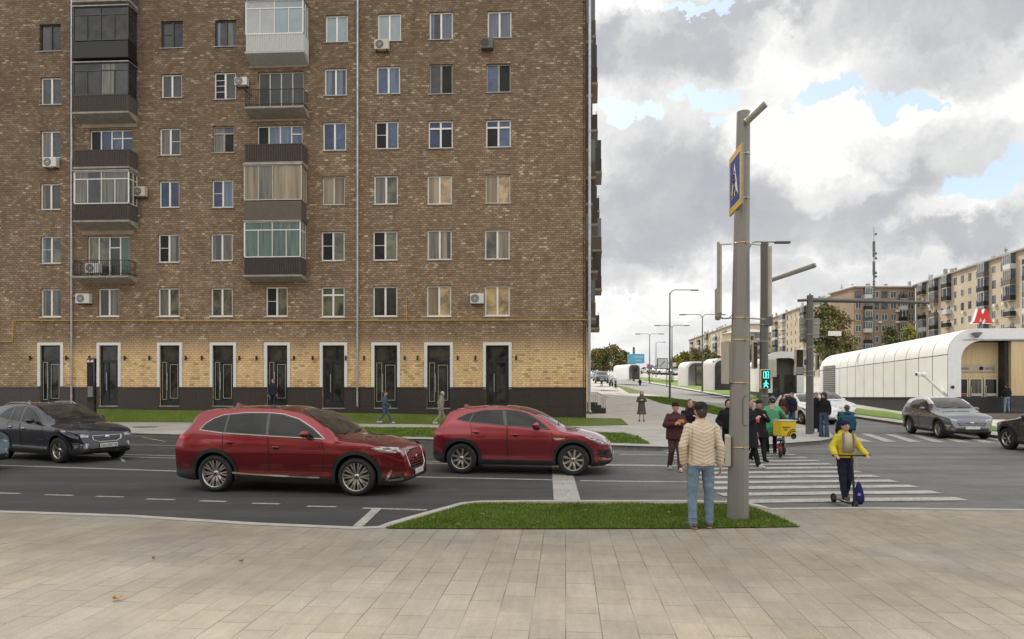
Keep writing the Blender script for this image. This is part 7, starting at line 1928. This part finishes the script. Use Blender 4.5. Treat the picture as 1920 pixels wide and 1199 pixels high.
# rider on the kick scooter
py_=gz(1584,950); YC=M_('cloth_yellow',(.62,.50,.02),.6,vary=.1,bump=.2)
person((py_.x,py_.y,.115),R(180),1.42,'child in a yellow jacket and navy beanie riding a kick scooter',pose=dict(kneeL=(-.08,.03,.49),kneeR=(.08,.05,.50),ankleL=(-.07,-.12,.085),ankleR=(.06,.12,.085),hipL=(-.08,0,.92),hipR=(.08,0,.92),elL=(-.30,.06,1.14),wrL=(-.335,.26,1.02),elR=(.30,.06,1.14),wrR=(.335,.26,1.02),handL=(.1,.8,-.3),handR=(-.1,.8,-.3),upL=(0,.3,1),upR=(0,.3,1),head=(0,.3)),top=YC,bottom=NAVYC,shoe=M_('shoe_brown',(.10,.07,.05),.7),hair=HAIRB,style=dict(fit=1.08,hem=.93,sleeve=1.35,leg=1.1,hat=('beanie',cloth('beanie_navy',(.015,.018,.05))),hood=True),vs=.010)
fr_=empty('vest_front',(py_.x,py_.y-.125*.82,1.18),0,'cream shirt front and grey checked straps of the yellow jacket rider','clothing')
m=MB(); vloft(m,[(-.20,.10,.045,0,0),(.0,.105,.05,0,0),(.12,.085,.04,0,.01)],14); m.build('shirt',[cloth('cream',(.55,.46,.34))],fr_)
m=MB()
for k in(-1,1): m.tube([(.085*k,-.035,-.2),(.095*k,-.045,0),(.08*k,-.01,.14)],.020,6)
m.build('strap',[M_('strap_grey',(.22,.20,.20),.8,vary=.5,vs=60)],fr_)
ks=empty('kick_scooter',(py_.x,py_.y,0),R(180),'black kick scooter ridden by the child in yellow','scooter')
m=MB(); m.span((-.065,-.32,.085),(.065,.26,.105),0,None,.008); m.build('deck',[IRON],ks)
for y in(-.42,.36):
    w_=empty('wheel',(0,y,.085),0); w_.parent=ks; M=Matrix.Rotation(R(90),4,'Y'); m=MB(); m.lathe([(.055,-.02),(.08,-.02),(.085,0),(.08,.02),(.055,.02)],18,0,M); m.build('tyre',[TYRE],w_); m=MB(); m.lathe([(0,-.025),(.05,-.012),(.055,.012),(0,.025)],14,0,M); m.build('rim',[ALLOYD],w_)
m=MB(); m.cyl((0,.36,.10),(0,.24,.93),.020,.018,10); m.cyl((0,.26,.10),(0,.36,.15),.02,n=8); m.build('stem',[IRON],ks)
m=MB(); m.cyl((-.30,.235,.93),(.30,.235,.93),.014,n=8); m.cyl((-.33,.235,.93),(-.2,.235,.93),.019,n=10); m.cyl((.33,.235,.93),(.2,.235,.93),.019,n=10); m.build('handlebar',[IRON],ks)
hb=at(1610,926,py_.y-.30); t=empty('drawstring_bag',hb,0,'dark blue drawstring bag hanging from the scooter handlebar','bag')
m=MB(); m.lathe([(0,-.19),(.06,-.185),(.098,-.13),(.10,-.06),(.075,.06),(.035,.17),(.008,.21)],18,0,Matrix.Diagonal((1,.55,1,1))); m.build('pouch',[cloth('bag_navy',(.02,.025,.11))],t)
m=MB(); m.tube([(0,0,.2),(-.005,.04,.42),(-.01,.065,.62)],.006,6); m.build('cord',[SOLE],t); m=MB(); m.lathe([(0,0),(.03,0),(.03,.004)],12,0,Matrix.Translation((-.02,-.055,.0))@Matrix.Rotation(R(90),4,'X')); m.build('print',[cloth('lilac',(.3,.25,.5))],t)
# metro man, far walkers
a=at(1888,775,41); person((a.x,a.y,a.z),R(10),1.78,'man seen from behind in a black bomber jacket and pale jeans beside the metro doors',pose=dict(kneeL=(-.12,.02,.49),ankleL=(-.15,0,.085),kneeR=(.12,.02,.49),ankleR=(.15,0,.085),elL=(-.28,.05,1.16),wrL=(-.16,.20,1.05),elR=(.28,.05,1.16),wrR=(.16,.20,1.05)),top=BLACKC,bottom=DENIM,shoe=BLACKC,hair=HAIRD,style=dict(fit=1.2,hem=.98,sleeve=1.4),vs=.02)
GC=cloth('grey_coat',(.085,.078,.068))
a=G(1203,791,.13); person(a,R(172),1.66,'woman with long brown hair in a flared dark grey coat on the wide pavement',pose=dict(elL=(-.25,.06,1.17),wrL=(-.08,.20,1.22),elR=(.25,.06,1.17),wrR=(.08,.20,1.2),handL=(.5,.2,.3),handR=(-.5,.2,.3),ankleL=(-.12,0,.085),ankleR=(.12,0,.085),head=(0,.6)),top=GC,bottom=None,shoe=M_('boot_dark',(.03,.02,.02),.6),hair=HAIRB,style=dict(coat=.42,flare=1.12,fit=1.0,longhair=True),vs=.016)
BLU=cloth('faded_blue',(.06,.095,.14)); LB=cloth('light_parka',(.24,.225,.17))
wk=dict(kneeL=(-.08,.16,.50),ankleL=(-.08,.34,.10),kneeR=(.08,-.04,.50),ankleR=(.08,-.34,.16))
a=G(722,795,.14); person(a,R(-90),1.66,'walker in faded blue clothes and white shoes on the grass before the doors',pose=dict(wk,elR=(.22,.02,1.14),wrR=(.22,.30,1.0)),top=BLU,bottom=BLU,shoe=SOLE,hair=HAIRB,style=dict(fit=1.02,hem=.82),vs=.02)
a=G(826,797,.14); person(a,R(-80),1.66,'walker in a pale hooded parka behind the rose red car',pose=dict(wk,elL=(-.24,-.12,1.15),wrL=(-.22,.06,1.02),lean=(0,.08)),top=LB,bottom=LB,shoe=SOLE,hair=HAIRB,style=dict(fit=1.15,hem=.78,hood='up',sleeve=1.25,hat=('beanie',WHITEP)),vs=.02)
x,z=loc_of(513,770,.5); X,Y_=wl(x,-.55); person((X,Y_,at(513,770,Y_).z),R(165),1.72,'person in dark navy standing in front of the fifth shop door',top=NAVYC,bottom=NAVYC,shoe=BLACKC,hair=HAIRB,style=dict(fit=1.1,hem=.82),vs=.02)
a=at(1200,728.5,118); person((a.x,a.y,a.z),R(180),1.75,'distant pedestrian in black crossing the avenue',top=BLACKC,bottom=BLACKC,shoe=BLACKC,hair=HAIRD,pose=pass_w,vs=.035)
a=at(1128,726,108); person((a.x,a.y,a.z),R(180),1.75,'distant pedestrian in black on the pavement beside the brick house',top=BLACKC,bottom=BLACKC,shoe=BLACKC,hair=HAIRD,pose=pass_w,vs=.035)
